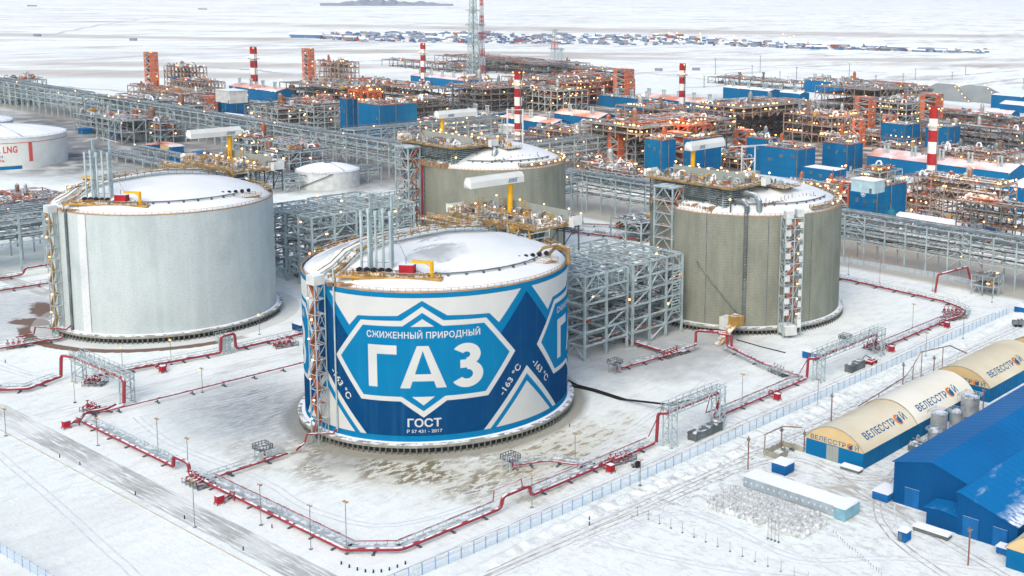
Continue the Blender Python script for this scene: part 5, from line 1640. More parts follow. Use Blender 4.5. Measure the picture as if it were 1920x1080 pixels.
def lamp_post(x, y, h, label, lit=True, big=False):
    t = thing('lamp_post', (x, y, 0), label, 'lamp post', 'lamp posts round the tank yards')
    b = MB(); b.cyl((x, y, 0), (x, y, h), .09, 6); b.box(x - .35, x + .35, y - .35, y + .35, 0, .3)
    b.build('pole', steel_d, t)
    b = MB(); b.box(x - .6, x + .6, y - .15, y + .15, h, h + .15); b.box(x - .75, x - .25, y - .3, y + .3, h - .05, h + .25); b.box(x + .25, x + .75, y - .3, y + .3, h - .05, h + .25)
    b.build('lamp_head', ochre, t)
    if lit:
        b = MB(); b.lathe([(.01, h - .45), (.38, h - .2), (.3, h + .02), (.01, h + .05)], 8, cx=x, cy=y); b.build('bulb', lampm, t)
lp = [(25.6, -93.8, 12, 0, 'nearest lamp post beside the road, lower left'), (57.4, -82.8, 11, 0, 'lamp post inside the near pipe corner'), (36.8, -83.1, 10.5, 0, 'lamp post on the road side of the red pipe, centre left'),
      (-45, -84, 8, 0, 'short lamp post by the pipe near the left corner'), (-72, -97, 8, 0, 'lamp post beside the road at far lower left'), (-27, -76, 10, 0, 'lamp post in the painted tank yard, left one'), (-8, -77.5, 9.5, 0, 'lamp post in the painted tank yard, just left of the pipe loop'),
      (-86, -72, 7, 0, 'lamp post beside the left road corner'), (-108, -47, 8, 1, 'lit lamp post behind the left pipe bridge'), (-101, -34, 9, 1, 'lit lamp post in front of the bare tank middle'), (-112, 5, 8, 1, 'lit lamp post right of the bare tank foot'),
      (-120, -80, 9, 0, 'lamp post at the left edge before the pipe bend'), (-66, -42, 8, 0, 'lamp post on the cross road'), (66, -79, 13, 0, 'tall lamp post at the near pipe corner'), (80, -34, 9, 0, 'lamp post by the pipe loop on the fence side'),
      (92, -6, 7.5, 0, 'lamp post outside the fence below the cabinet'), (71, 66, 9, 0, 'lamp post between the pipe bridges'), (93, 78, 9, 0, 'lamp post outside the fence left of the tents'), (70, 180, 10, 0, 'lamp post at the right yard'), (93, 150, 9, 0, 'lamp post outside the fence behind the tents'),
      (20, 236, 10, 0, 'lamp post left in the back yard row'), (46, 240, 10, 0, 'lamp post near the raised pipe portal'), (76, 240, 9, 0, 'lamp post before the valve station'), (0, 240, 10, 0, 'lamp post by the olive tank back edge'), (66, -5, 8, 0, 'lamp post near the small railed platform'), (93, 180, 9, 0, 'lamp post outside the fence far right')]
for x, y, h, lit, lab in lp:
    lamp_post(x, y, h, lab, bool(lit))
def wood_pole(x, y, h, label, arm=True):
    t = thing('utility_pole', (x, y, 0), label, 'pole', 'wooden poles in the yard')
    b = MB(); b.cyl((x, y, 0), (x, y, h), .2, 7); b.build('pole', wood, t)
    b = MB(); b.bar((x - .8, y, h - .6), (x + .8, y, h - .6), .14); b.box(x - .5, x + .5, y - .3, y + .1, h - 1.3, h - .8); b.build('crossarm', steel_d, t)
for a in ((107.5, 21.9, 9.8, 'wooden pole left of the small blue cabin'), (104.4, 69, 9.5, 'wooden pole behind the front tent'), (183.4, 9.8, 9.8, 'wooden pole in the lower right corner'), (106, 40, 7, 'wooden pole at the tent corner by the low walls'), (112, 43.2, 6.5, 'second short pole at the front tent gable'), (103, 116, 8, 'pole behind the pale tent roof'), (109, 127, 9, 'pole by the bent grey pipe'), (136, 112, 7, 'pole in front of the third tent')):
    wood_pole(*a)
# ================================================================ CONTRACTOR YARD
def flat(b_shapes, fn, name, mm, parent):
    b = MB()
    for vs, fs in b_shapes:
        b.add([fn(x, y) for x, y in vs], fs)
    return b.build(name, mm, parent)
def flame(cx, cy, w, h):
    """orange crescent and blue tongue that stand for one letter"""
    n = 20
    o = [(cx + w / 2 * math.cos(R(a)), cy + h / 2 * math.sin(R(a))) for a in [60 + 250 * i / n for i in range(n + 1)]]
    i_ = [(cx + w * .10 + w * .30 * math.cos(R(a)), cy - h * .02 + h * .34 * math.sin(R(a))) for a in [60 + 250 * i / n for i in range(n + 1)]]
    ring = (o + i_, [(k, k + 1, n + 2 + k, n + 1 + k) for k in range(n)])
    t = [(cx + w * .30 * math.cos(R(a)) + w * .05, cy - h * .10 + h * .30 * math.sin(R(a))) for a in [360 * i / n for i in range(n)]]
    tongue = (t, [tuple(range(n))])
    tip = ([(cx + w * .28, cy + h * .02), (cx + w * .42, cy + h * .45), (cx + w * .05, cy + h * .18)], [(0, 1, 2)])
    return ring, tongue, tip
def brand(fn, L, h, name_parent, two=True):
    """the builder's name along x of length L, cap height h, the О drawn as a flame"""
    a, fa, La, _, _ = text_mesh('ВЕЛЕССТР', 1, .012, 1.08)
    k = h / .72; kx = L * .72 / La
    A = ([(x * kx, y * k) for x, y in a], fa)
    c, fc, Lc, _, _ = text_mesh('Й', 1, .012)
    Cc = ([(L * .90 + x * kx, y * k) for x, y in c], fc)
    flat([A, Cc], fn, 'lettering', text_b, name_parent)
    r1, t1, p1 = flame(L * .81, h * .45, L * .145, h * 1.55)
    flat([r1], fn, 'emblem', text_o, name_parent)
    flat([t1, p1], lambda x, y: fn(x, y, .03), 'emblem', text_b, name_parent)
def tent(label, x0, x1, y0, y1, roofm, gable_text=True, roof_text=True, eave=5.0, rise=5.2, doors=True):
    t = thing('storage_tent', ((x0 + x1) / 2, (y0 + y1) / 2, 0), label, 'tent hall', 'arched storage tents')
    b = MB(); b.box(x0, x1, y0, y1, 0, eave)
    for k in range(int((y1 - y0) / 2)):
        for xx in (x0 - .06, x1 + .06):
            b.bar((xx, y0 + 1 + 2 * k, .1), (xx, y0 + 1 + 2 * k, eave - .1), .12)
    b.build('side_wall', blue_w, t)
    cx = (x0 + x1) / 2; hw = (x1 - x0) / 2 + .25
    Rr = (hw * hw + rise * rise) / (2 * rise); cz = eave + rise - Rr; am = math.asin(min(1, hw / Rr))
    def arc(a, dr=0): return (cx + (Rr + dr) * math.sin(a), cz + (Rr + dr) * math.cos(a))
    n = 28; b = MB(); ny = 8
    for j in range(ny + 1):
        yy = y0 - .25 + (y1 - y0 + .5) * j / ny
        for i in range(n + 1):
            q = arc(-am + 2 * am * i / n, .04 * math.sin(j * 2.1 + i)); b.v.append((q[0], yy, q[1]))
    for j in range(ny):
        for i in range(n):
            o = j * (n + 1) + i; b.f.append((o, o + 1, o + n + 2, o + n + 1)); b.m.append(0)
    b.build('roof_fabric', roofm, t, True)
    b = MB()
    for yy in (y0 - .05, y1 + .05):
        pts = [(arc(-am + 2 * am * i / n, -.05)[0], yy, arc(-am + 2 * am * i / n, -.05)[1]) for i in range(n + 1)] + [(x1, yy, eave - .15), (x0, yy, eave - .15)]
        b.add(pts, [tuple(range(len(pts)))])
    b.build('gable', beige, t)
    b = MB(); b.tube([(arc(-am + 2 * am * i / n, .1)[0], y0 - .2, arc(-am + 2 * am * i / n, .1)[1]) for i in range(n + 1)], .14, 5)
    b.build('gable_hoop', conc, t)
    if doors:
        b = MB(); dx = cx - 2.6
        for s in (0, 2.1):
            b.box(dx + s, dx + s + 2.0, y0 - .12, y0 - .02, .1, eave - .4)
            b.bar((dx + s + 1.0, y0 - .2, .3), (dx + s + 1.0, y0 - .2, eave - .8), .12)
        b.build('door', grey_p, t)
    if gable_text:
        brand(lambda x, y, d=0: (x0 + 1.6 + x, y0 - .12 - d, eave - .1 + y + .3 - .0 * x), (x1 - x0) * .86, 1.35, t)
    if roof_text:
        s0 = -am
        def fr(x, y, d=0):
            a = am - (3.0 + y) / Rr
            q = arc(a, .12 + d); return (q[0], y0 + 4.5 + x, q[1])
        brand(fr, min(26, (y1 - y0) * .78), 2.4, t)
    return t
tent('front storage tent with cream arched roof, blue walls and grey doors', 113.2, 133.0, 42.4, 72.6, cream)
tent('second storage tent joined behind the first, paler roof, silos beside it', 113.2, 133.0, 72.9, 110.5, cream2, gable_text=False, doors=False, rise=5.5)
tent('third storage tent with beige gable beyond the silos', 113.3, 135, 118.5, 160, cream, doors=False)
tent('storage tent cut off at the right edge of the photo, farthest of the row', 118, 138, 168, 200, cream, roof_text=False, doors=False)
tent('cream storage tent cut off by the lower right corner of the photo', 190.8, 211, 14.8, 52, cream, gable_text=False, roof_text=False, doors=False)
b = MB(); b.add([(112, 166, .4), (120, 166, .5), (120, 182, .9), (112, 180, .4)], [(0, 1, 2, 3)]); b.box(112, 120, 166.2, 180, 0, .35)
tag(b.build('ground_sheet', green, loc=None), 'green sheet lying on the snow beyond the third tent', 'tarpaulin')

def hall(label, x0, x1, y0, y1, el, er, rx, rz, name='warehouse', roofm=None, snowy=False, doors=()):
    """sheet metal hall, ridge along y at x = rx"""
    t = thing(name, ((x0 + x1) / 2, (y0 + y1) / 2, 0), label, 'warehouse')
    b = MB()
    prof = [(x0, 0), (x1, 0), (x1, er), (rx, rz), (x0, el)]
    for yy in (y0, y1):
        b.add([(x, yy, z) for x, z in prof], [tuple(range(5))])
    b.add([(x0, y0, 0), (x0, y1, 0), (x0, y1, el), (x0, y0, el)], [(0, 1, 2, 3)])
    b.add([(x1, y0, 0), (x1, y1, 0), (x1, y1, er), (x1, y0, er)], [(0, 1, 2, 3)])
    k = x0 + .8
    while k < x1:
        z = el + (rz - el) * (k - x0) / (rx - x0) if k < rx else rz + (er - rz) * (k - rx) / (x1 - rx)
        b.bar((k, y0 - .03, .1), (k, y0 - .03, z - .25), .08); k += .8
    b.build('wall', blue_d, t)
    b = MB()
    pr = [(x0 - .5, el - .1 * (rz > el)), (rx, rz + .12), (x1 + .5, er - .1)]
    for a, c in zip(pr[:-1], pr[1:]):
        b.add([(a[0], y0 - .5, a[1]), (c[0], y0 - .5, c[1]), (c[0], y1 + .5, c[1]), (a[0], y1 + .5, a[1])] + [(a[0], y0 - .5, a[1] + .18), (c[0], y0 - .5, c[1] + .18), (c[0], y1 + .5, c[1] + .18), (a[0], y1 + .5, a[1] + .18)],
              [(0, 3, 2, 1), (4, 5, 6, 7), (0, 1, 5, 4), (1, 2, 6, 5), (2, 3, 7, 6), (3, 0, 4, 7)])
        m_ = int((y1 - y0) / 3)
        for i in range(m_):
            yy = y0 + (i + .5) * 3
            b.bar((a[0], yy, a[1] + .2), (c[0], yy, c[1] + .2), .07)
    b.build('roof', roofm or blue_r, t)
    for dx0, dx1, dh in doors:
        b = MB(); b.box(dx0, dx1, y0 - .14, y0 - .05, .1, dh)
        b.bar((dx0, y0 - .16, dh), (dx1, y0 - .16, dh), .14); b.bar((dx0, y0 - .16, .1), (dx0, y0 - .16, dh), .14); b.bar((dx1, y0 - .16, .1), (dx1, y0 - .16, dh), .14)
        b.bar(((dx0 + dx1) / 2, y0 - .16, .1), ((dx0 + dx1) / 2, y0 - .16, dh), .1)
        dd = b.build('door', blue_p, t)
    return t
mt, nt, b = principled('blue roof with blown snow')
c = mixc(nt, ramp(nt, noise(nt, 0.22, 6, rough=.7, stretch=(1, .3, 1, 10)), 0.58, 0.70, 0, .45), (0.002, 0.15, 0.38), (0.55, 0.64, 0.74))
sm = mul(nt, emask(nt, 189, 26, 3.2, 16, 0, .5, .7, .3), ramp(nt, noise(nt, 0.8, 5, rough=.7, stretch=(.5, 1, 1)), 0.38, 0.55))
c = mixc(nt, mul(nt, sm, .95), c, (0.80, 0.85, 0.88))
nt.links.new(c, b.inputs['Base Color']); b.inputs['Roughness'].default_value = .45
roof_snowy = mt
hall('big blue sheet metal hall with plain blue roof', 150.6, 174, 29.6, 118, 11.3, 10.6, 162, 14.0, doors=((154.2, 158.6, 5.2),))
hall('lower blue hall with snow streaked roof beside the big one', 173.0, 189.6, 23.2, 112, 11.0, 6.8, 173.6, 11.2, roofm=roof_snowy, doors=((174.8, 179.2, 5.4), (183.2, 187.0, 5.0)))
t = hall('small blue annex with snowy roof between the two blue halls', 164.2, 172.9, 23.5, 29.4, 4.6, 4.6, 168, 4.9, name='annex', roofm=roof_snowy)
def cabin(label, x0, x1, y0, y1, h, m_=blue_p, rz=0, name='site_cabin', roofm=None, win=0, doorx=None, cat='cabin', z0=.25):
    t = thing(name, ((x0 + x1) / 2, (y0 + y1) / 2, 0), label, cat)
    b = MB(); b.box(x0, x1, y0, y1, z0, h)
    for k in range(int((x1 - x0) / .6)):
        b.bar((x0 + .3 + .6 * k, y0 - .02, z0 + .1), (x0 + .3 + .6 * k, y0 - .02, h - .1), .07)
    for k in range(int((y1 - y0) / .6)):
        b.bar((x1 + .02, y0 + .3 + .6 * k, z0 + .1), (x1 + .02, y0 + .3 + .6 * k, h - .1), .07)
    for xx in (x0 + .2, x1 - .6):
        for yy in (y0 + .1, y1 - .5):
            b.box(xx, xx + .4, yy, yy + .4, 0, z0)
    b.build('body', m_, t)
    b = MB(); b.box(x0 - .2, x1 + .2, y0 - .2, y1 + .2, h, h + .16)
    b.add([(x0 - .1, y0 - .1, h + .2), (x1 + .1, y0 - .1, h + .2), (x1, y1, h + .42), (x0, y1, h + .42)], [(0, 1, 2, 3)])
    b.build('roof', roofm or snow_m, t)
    for k in range(win):
        b = MB(); xx = x0 + (x1 - x0) * (k + .5) / win
        b.box(xx - .25, xx + .25, y0 - .09, y0 - .04, 1.4, 1.95); b.build('window', white_p, t)
    if doorx is not None:
        b = MB(); b.box(doorx, doorx + .9, y0 - .1, y0 - .04, z0, z0 + 2.0); b.box(doorx + .7, doorx + .78, y0 - .16, y0 - .1, z0 + .9, z0 + 1.1); b.build('door', steel_d, t)
    return t
cabin('small blue cabin with snowy roof left of the front tent', 113.8, 118.6, 24.6, 29.0, 3.0)
cabin('long row of pale grey cabins with a white roof above the white bags', 113.8, 144.2, 11.6, 17.0, 3.1, m_=mat('cabin grey', (0.36, 0.44, 0.50), .6, 0, None, .4), win=16)
cabin('end cabin of the grey row with a blue door side', 144.4, 147.6, 10.6, 17.6, 3.4, m_=mat('cabin blue grey', (0.22, 0.42, 0.52), .6, 0, None, .4))
cabin('cube shaped blue hut alone on the snow, lower right', 163.6, 166.0, 10.2, 12.8, 2.8, doorx=163.9)
cabin('flat blue container left of the big blue hall', 145.4, 150.2, 27.5, 33.5, 2.4, name='container', cat='container')
cabin('blue container on the snow left of the second pipe bridge', 59, 65.2, 117.5, 120.2, 2.7, name='container', cat='container')
cabin('dark blue container by the road between the left tanks', -109, -103, 16.5, 21.5, 2.6, m_=mat('navy container', (0.01, 0.06, 0.16), .5, 0, None, .4, snow=.4), name='container', cat='container', roofm=blue_p)
cabin('blue cabin at the right end of the wire fence', 90.5, 96, 232, 238, 2.6)
cabin('small cabin in the lower right beside the cut off tent', 185.8, 189.0, 19.8, 22.0, 1.9)
cabin('dark flat container under the first pipe bridge', 79.8, 83, 28, 41, 2.3, m_=steel_d, roofm=deck_m, name='container', cat='container')
cabin('dark container under the second pipe bridge', 80, 83.2, 114, 123, 2.4, m_=steel_d, roofm=deck_m, name='container', cat='container')
cabin('white snow covered pallet stack by the blue halls', 163.5, 173.5, 17.8, 20.2, 1.2, m_=steel_d, name='pallet_stack', cat='pallets')
cabin('low trailer by the front tent gable', 127.5, 133.8, 39.0, 41.2, 1.0, m_=steel_d, name='trailer', cat='trailer')
# low concrete pen
t = thing('concrete_pen', (108, 38, 0), 'low concrete walls forming a pen left of the front tent', 'wall')
b = MB()
for (xa, xb, ya, yb) in ((104.5, 110.5, 33, 33.5), (104.5, 105, 33.5, 43), (105, 112.2, 42.4, 42.9), (110, 110.5, 33.5, 37)):
    b.box(xa, xb, ya, yb, 0, 1.7)
b.build('wall', conc, t)
b = MB()
for k in range(9):
    x = rnd.uniform(105.8, 110); y = rnd.uniform(34.5, 41); b.box(x, x + rnd.uniform(.4, 1.2), y, y + rnd.uniform(.4, 1.4), 0, rnd.uniform(.3, 1.0))
b.build('rubble', steel_d, t)
# silos beside the second tent
def silo(label, x, y, r, h, cone):
    t = thing('silo', (x, y, 0), label, 'silo', 'silos beside the second tent')
    b = MB(); b.lathe([(.3, 1.2), (r, 1.2 + cone), (r, h), (r * .6, h + .7), (.05, h + .9)], 20, x, y)
    for q_ in (.35, .5, .65, .8): b.lathe([(r + .07, h * q_), (r + .07, h * q_ + .15)], 20, x, y)
    b.build('shell', silver, t, True)
    b = MB()
    for k in range(4):
        a = R(45 + 90 * k); b.bar((x + r * .9 * math.cos(a), y + r * .9 * math.sin(a), 0), (x + r * .9 * math.cos(a), y + r * .9 * math.sin(a), 1.3 + cone), .22)
    rail(b, [(x - r, y - r, h), (x + r, y - r, h), (x + r, y + r, h), (x - r, y + r, h), (x - r, y - r, h)], 1, .1, 1.2)
    o = b.build('legs', steel, t)
    return t
silo('silver silo nearest the blue hall corner', 138.6, 76.5, 2.6, 9.0, 2)
silo('small silver silo in front of the first, lower one', 140.5, 70.8, 2.2, 5.5, 1.4)
silo('thin silo with two ladders in the middle of the silos', 138.8, 87.2, 2.0, 6.5, 1.6)
silo('widest white silver silo by the end of the second tent', 137.8, 98.6, 3.0, 8.2, 1)
t = thing('silo_skid', (139, 66, 0), 'snowy machinery skid at the foot of the silos', 'machinery')
b = MB(); b.box(135.5, 142, 63.5, 67.5, .2, 1.9); b.build('skid', steel_d, t); b = MB(); b.box(135.6, 139, 64, 67, 1.9, 2.3); b.build('snow_cap', snow_m, t)
clutter(t, 134, 143, 62, 70, [1.9], random.Random(3), 6, 1, 5, 4, s=.45)
# white bulk bags in rows
bb = MB(); bb.add([(-.5, -.5, 0), (.5, -.5, 0), (.5, .5, 0), (-.5, .5, 0), (-.58, -.58, .5), (.58, -.58, .5), (.58, .58, .5), (-.58, .58, .5), (-.48, -.48, .98), (.48, -.48, .98), (.48, .48, .98), (-.48, .48, .98), (-.12, -.12, 1.22), (.12, -.12, 1.2), (.12, .12, 1.25), (-.12, .12, 1.2)],
                      [(a + k, a + (k + 1) % 4, a + 4 + (k + 1) % 4, a + 4 + k) for a in (0, 4, 8) for k in range(4)] + [(12, 13, 14, 15)])
for sx in (-.4, .4):
    bb.bar((sx, -.4, .95), (sx * .4, -.1, 1.45), .09); bb.bar((sx, .4, .95), (sx * .4, .1, 1.4), .09)
BAG = protomesh('bulk_bag', bb, bag_m)
cnt = 0
for i in range(25):
    for j in range(11):
        x = 113.6 + i * 1.28 + rnd.uniform(-.16, .16); y = -4.6 + j * 1.26 + rnd.uniform(-.16, .16) + (x - 113) * .02
        if (i > 21 and j > 8) or (i == 0 and j < 2) or rnd.random() < .03: continue
        o = bpy.data.objects.new('bulk_bag', BAG); C.objects.link(o); o.location = (x, y, -.02)
        s = rnd.uniform(1.1, 1.26); o.scale = (s * rnd.uniform(.92, 1.05), s * rnd.uniform(.92, 1.05), s * rnd.uniform(.95, 1.15)); o.rotation_euler = (0, 0, rnd.uniform(-.5, .5))
        tag(o, 'white bulk bag packed in the block of bags below the grey cabin row', 'bulk bag', 'white bulk bags')
        cnt += 1
# marker posts, bollards
mp = MB(); mp.cyl((0, 0, 0), (0, 0, 2.6), .05, 5); mp.box(-.2, .2, -.2, .2, 0, .2)
POST = protomesh('marker_post', mp, [steel_d])
for k in range(17):
    o = bpy.data.objects.new('marker_post', POST); C.objects.link(o)
    q = Vector((104, -20, 0)).lerp(Vector((166, -21.5, 0)), k / 16); o.location = (q.x, q.y, 0); o.rotation_euler = (rnd.uniform(-.05, .05), rnd.uniform(-.05, .05), 0)
    tag(o, 'thin marker post of the row in front of the white bags', 'post', 'marker posts below the bags')
mp = MB(); mp.cyl((0, 0, 0), (0, 0, .9), .035, 5); mp.box(-.12, .12, -.03, .03, .7, .85)
POST2 = protomesh('marker_stake', mp, [steel_d])
for k in range(20):
    o = bpy.data.objects.new('marker_stake', POST2); C.objects.link(o)
    q = Vector((149, 3.2, 0)).lerp(Vector((170, -8, 0)), k / 19); o.location = (q.x, q.y + rnd.uniform(-.3, .3), 0)
    tag(o, 'small stake of the line between the bags and the blue hut', 'stake', 'stakes on the snow, lower right')
for k in range(4):
    o = bpy.data.objects.new('marker_post', POST); C.objects.link(o); o.location = (138 + k * 1.1, -9.5, 0); o.scale = (1, 1, 2.2)
    tag(o, 'tall thin rod of the four standing at the end of the bags', 'rod', 'tall rods by the bags')
mp = MB(); mp.lathe([(.01, .8), (.16, .75), (.17, .4), (.2, 0)], 8)
BOL = protomesh('bollard', mp, [black])
for k in range(9):
    o = bpy.data.objects.new('bollard', BOL); C.objects.link(o)
    q = at(640 + k * 15, 1058 + 16 * math.sin(math.pi * k / 8)); o.location = q
    tag(o, 'short black bollard in the arc outside the near pipe corner', 'bollard', 'bollards at the near pipe corner')
for i, (u, v) in enumerate(((112, 858), (150, 872), (254, 928), (346, 973), (456, 1032), (510, 990), (1265, 545), (1455, 585), (1068, 800), (1105, 975), (1105, 985), (10, 680))):
    q = at(u, v); o = bpy.data.objects.new('bollard', BOL); C.objects.link(o); o.location = q; o.scale = (.8, .8, 1.3)
    tag(o, ['small dark stake in the snow at the far lower left', 'dark stake beside the road, second from left', 'dark stake near the kerb, left of the middle', 'dark stake by the kerb below the road', 'dark stake at the kerb near the bottom', 'reddish stake between road and pipe',
            'dark stake in the back yard beside the olive tank', 'dark stake by the back yard pipe', 'stake on the snow by the painted tank', 'stake outside the fence, left', 'stake outside the fence, near the left one', 'stake at the left photo edge below the bare tank'][i], 'stake')
# rubble and small dark things on the snow
for i, (u, v, s) in enumerate(((1105, 980, 1.2), (1385, 598, 2), (1195, 880, 1.5), (1300, 835, 1.3), (1745, 650, 1.5), (1865, 700, 2), (1270, 905, 1), (385, 640, 1.2), (1260, 755, 1.2))):
    pass
# cherry picker
t = thing('boom_lift', (82, 128.5, 0), 'red boom lift with black arm by the second pipe bridge', 'boom lift')
b = MB(); b.box(81, 83.6, 126.4, 130.6, .5, 1.4); b.box(81.3, 83.2, 127.5, 129.8, 1.4, 2.0); b.build('chassis', redbox, t)
for xx in (81, 83.4):
    for yy in (127, 130):
        b = MB(); b.cyl((xx - .15, yy, .55), (xx + .25, yy, .55), .55, 12); b.build('wheel', black, t, True)
b = MB(); b.bar((82.2, 129, 1.8), (82, 124.5, 4.2), .35); b.bar((82, 124.5, 4.2), (82, 121.5, 2.2), .28); b.build('boom', steel_d, t)
b = MB(); b.box(81.3, 82.7, 120.4, 121.6, 1.4, 1.5); rail(b, [(81.3, 120.4, 1.4), (82.7, 120.4, 1.4), (82.7, 121.6, 1.4), (81.3, 121.6, 1.4), (81.3, 120.4, 1.4)], 1.1, .07, .7); b.build('basket', steel_d, t)
def truck(label, u, v, rz, cabm, bedm, L=8, name='truck', cat='truck'):
    q = at(u, v); t = thing(name, q, label, cat, None, R(rz))
    def bl(nm, b, m_, s=False):
        o = b.build(nm, m_, None, s, loc=(0, 0, 0)); o.parent = t
    b = MB(); b.box(-L / 2, L / 2 - 2.4, -1.25, 1.25, 1.0, 2.5); bl('cargo_bed', b, bedm)
    b = MB(); b.box(L / 2 - 2.2, L / 2, -1.2, 1.2, .6, 2.9); b.box(L / 2 - 2.2, L / 2 - .5, -1.1, 1.1, 2.9, 3.1); bl('cab', b, cabm)
    b = MB(); b.box(L / 2 + .01, L / 2 + .04, -1.05, 1.05, 1.8, 2.6); bl('windscreen', b, dark)
    for xx in (-L / 2 + 1.2, -L / 2 + 2.6, L / 2 - 1.2):
        for s in (-1.15, 1.15):
            b = MB(); b.cyl((xx, s - .18, .55), (xx, s + .18, .55), .55, 10); bl('wheel', b, black, True)
truck('dark truck parked on the snow left above the bare tank', 57, 366, 30, steel_d, steel_d)
truck('yellow crawler crane parked beyond the rim of the bare tank', 168, 338, 20, yellow, yellow, 9, 'crane_truck', 'crane truck')
truck('small dark car on the snow at the right edge beside the fence', 1908, 612, 40, steel_d, steel_d, 4.5, 'pickup', 'car')
truck('dark machine with black tyres outside the near fence', 1192, 876, 35, black, steel_d, 4.5, 'loader', 'loader')
bpy.data.objects['loader'].scale = (.55, .55, .55)
t = thing('pipe_run', (96, 108, 0), 'bent grey overhead pipe behind the tents', 'pipe')
b = MB(); b.tube([(104, 34, 5.8), (104, 43, 5.8), (109, 46, 5.9)], .22, 6); b.tube([(104.5, 33.5, 0), (104.5, 33.8, 5.8)], .16, 6)
b.tube([(110.5, 75, 5), (107, 110, 5), (103.5, 122, 5.5), (104, 126, 9.5), (108, 140, 9.5), (112, 146, 6)], .26, 6)
for (x, y, h) in ((109, 90, 5), (103.5, 122, 5.5), (104, 127, 9.5), (107, 137, 9.5)):
    b.cyl((x, y, 0), (x, y, h), .16, 6)
b.build('pipe', pipe_b, t, True)

# ================================================================ STORAGE TANKS OF THE PLANT
def small_tank(label, x, y, r, h, rise, wallm, mat2=None, band=False):
    t = thing('storage_tank', (x, y, 0), label, 'storage tank')
    b = MB(); b.lathe([(r, 0), (r, h), (r + .3, h + .05), (r + .3, h + .4)], 72, x, y); b.build('wall', wallm, t, True)
    b = MB(); s = (r * r + rise ** 2) / (2 * rise)
    b.lathe([(r + .25, h + .4)] + [(r * (1 - i / 9), h + .4 + rise - s + math.sqrt(s * s - (r * (1 - i / 9)) ** 2)) for i in range(9)] + [(.05, h + .4 + rise)], 72, x, y); b.build('roof', snow_m, t, True)
    b = MB(); P_ = [(x + (r + .2) * math.cos(R(a)), y + (r + .2) * math.sin(R(a)), h + .4) for a in range(0, 361, 6)]
    rail(b, P_, 1.1, .12, 4); b.build('railing', steel, t)
    b = MB(); a = R(-70)
    for i in range(14):
        a0, a1 = R(-95 + i * 5), R(-90 + i * 5)
        b.bar((x + (r + .7) * math.cos(a0), y + (r + .7) * math.sin(a0), h * i / 14), (x + (r + .7) * math.cos(a1), y + (r + .7) * math.sin(a1), h * (i + 1) / 14), .5)
    b.build('spiral_stair', steel_d, t)
    b = MB(); rail(b, [(x + r * .96, y - .5, h + .9), (x, y, h + rise + .5)], 1.1, .14, 3); b.box(x - 1.5, x + 1.5, y - 1.5, y + 1.5, h + rise + .4, h + rise + 1.2); b.build('roof_walkway', steel_d, t)
    return t
cp = at(-12, 262, 17.5)
TX, TY, TR, TH = -617, 114, 41, 20.3
t = small_tank('white storage tank with red LNG lettering at the left edge', TX, TY, TR, TH, 5, white_p)
def on_t(x, y, d=0):
    a = x / TR
    return (TX + (TR + .12 + d) * math.cos(a), TY + (TR + .12 + d) * math.sin(a), y)
for s, xe, zz, hh, wd, m_ in (('YAMAL LNG', -6, 11.2, 4.4, 33, text_r), ('T-001', -18, 8.0, 1.8, 11, text_b), ('Flammable', -17, 5.4, 1.7, 20, text_r)):
    vs, fs, L, _, _ = text_mesh(s, 1, .03, 1.1); k = hh / .72; kx = wd * TR * math.pi / 180 / L
    flat([([(R(xe) * TR + (x - L) * kx, y * k + zz) for x, y in vs], fs)], on_t, 'lettering', m_, t)
b = MB(); b.lathe([(TR + .1, 17.3), (TR + .1, 17.7)], 96, TX, TY); b.lathe([(TR + .14, 4.5), (TR + .14, 17.5)], 2, TX, TY, a0=3.5, a1=6.8); b.build('red_band', text_r, t)
b = MB(); b.lathe([(TR + .2, 0), (TR + .2, 2.3)], 48, TX, TY, a0=-90, a1=-3); b.build('blue_skirt', blue_w, t)
small_tank('white domed tank rising behind the lettered tank', -735, 130, 38, 17, 5, white_p)
q = at(622, 352); 
small_tank('small grey tank with white snowy dome between the back tanks', -384, 214, 19.5, 10.5, 4.2, grey_l)
small_tank('grey tank with snowy top beside the small dome tank', -415, 196, 8.5, 13.5, 2.5, grey_l)
small_tank('dark grey round tank far right by the sloping sheds', -265, 900, 14, 12, 3, grey_p)

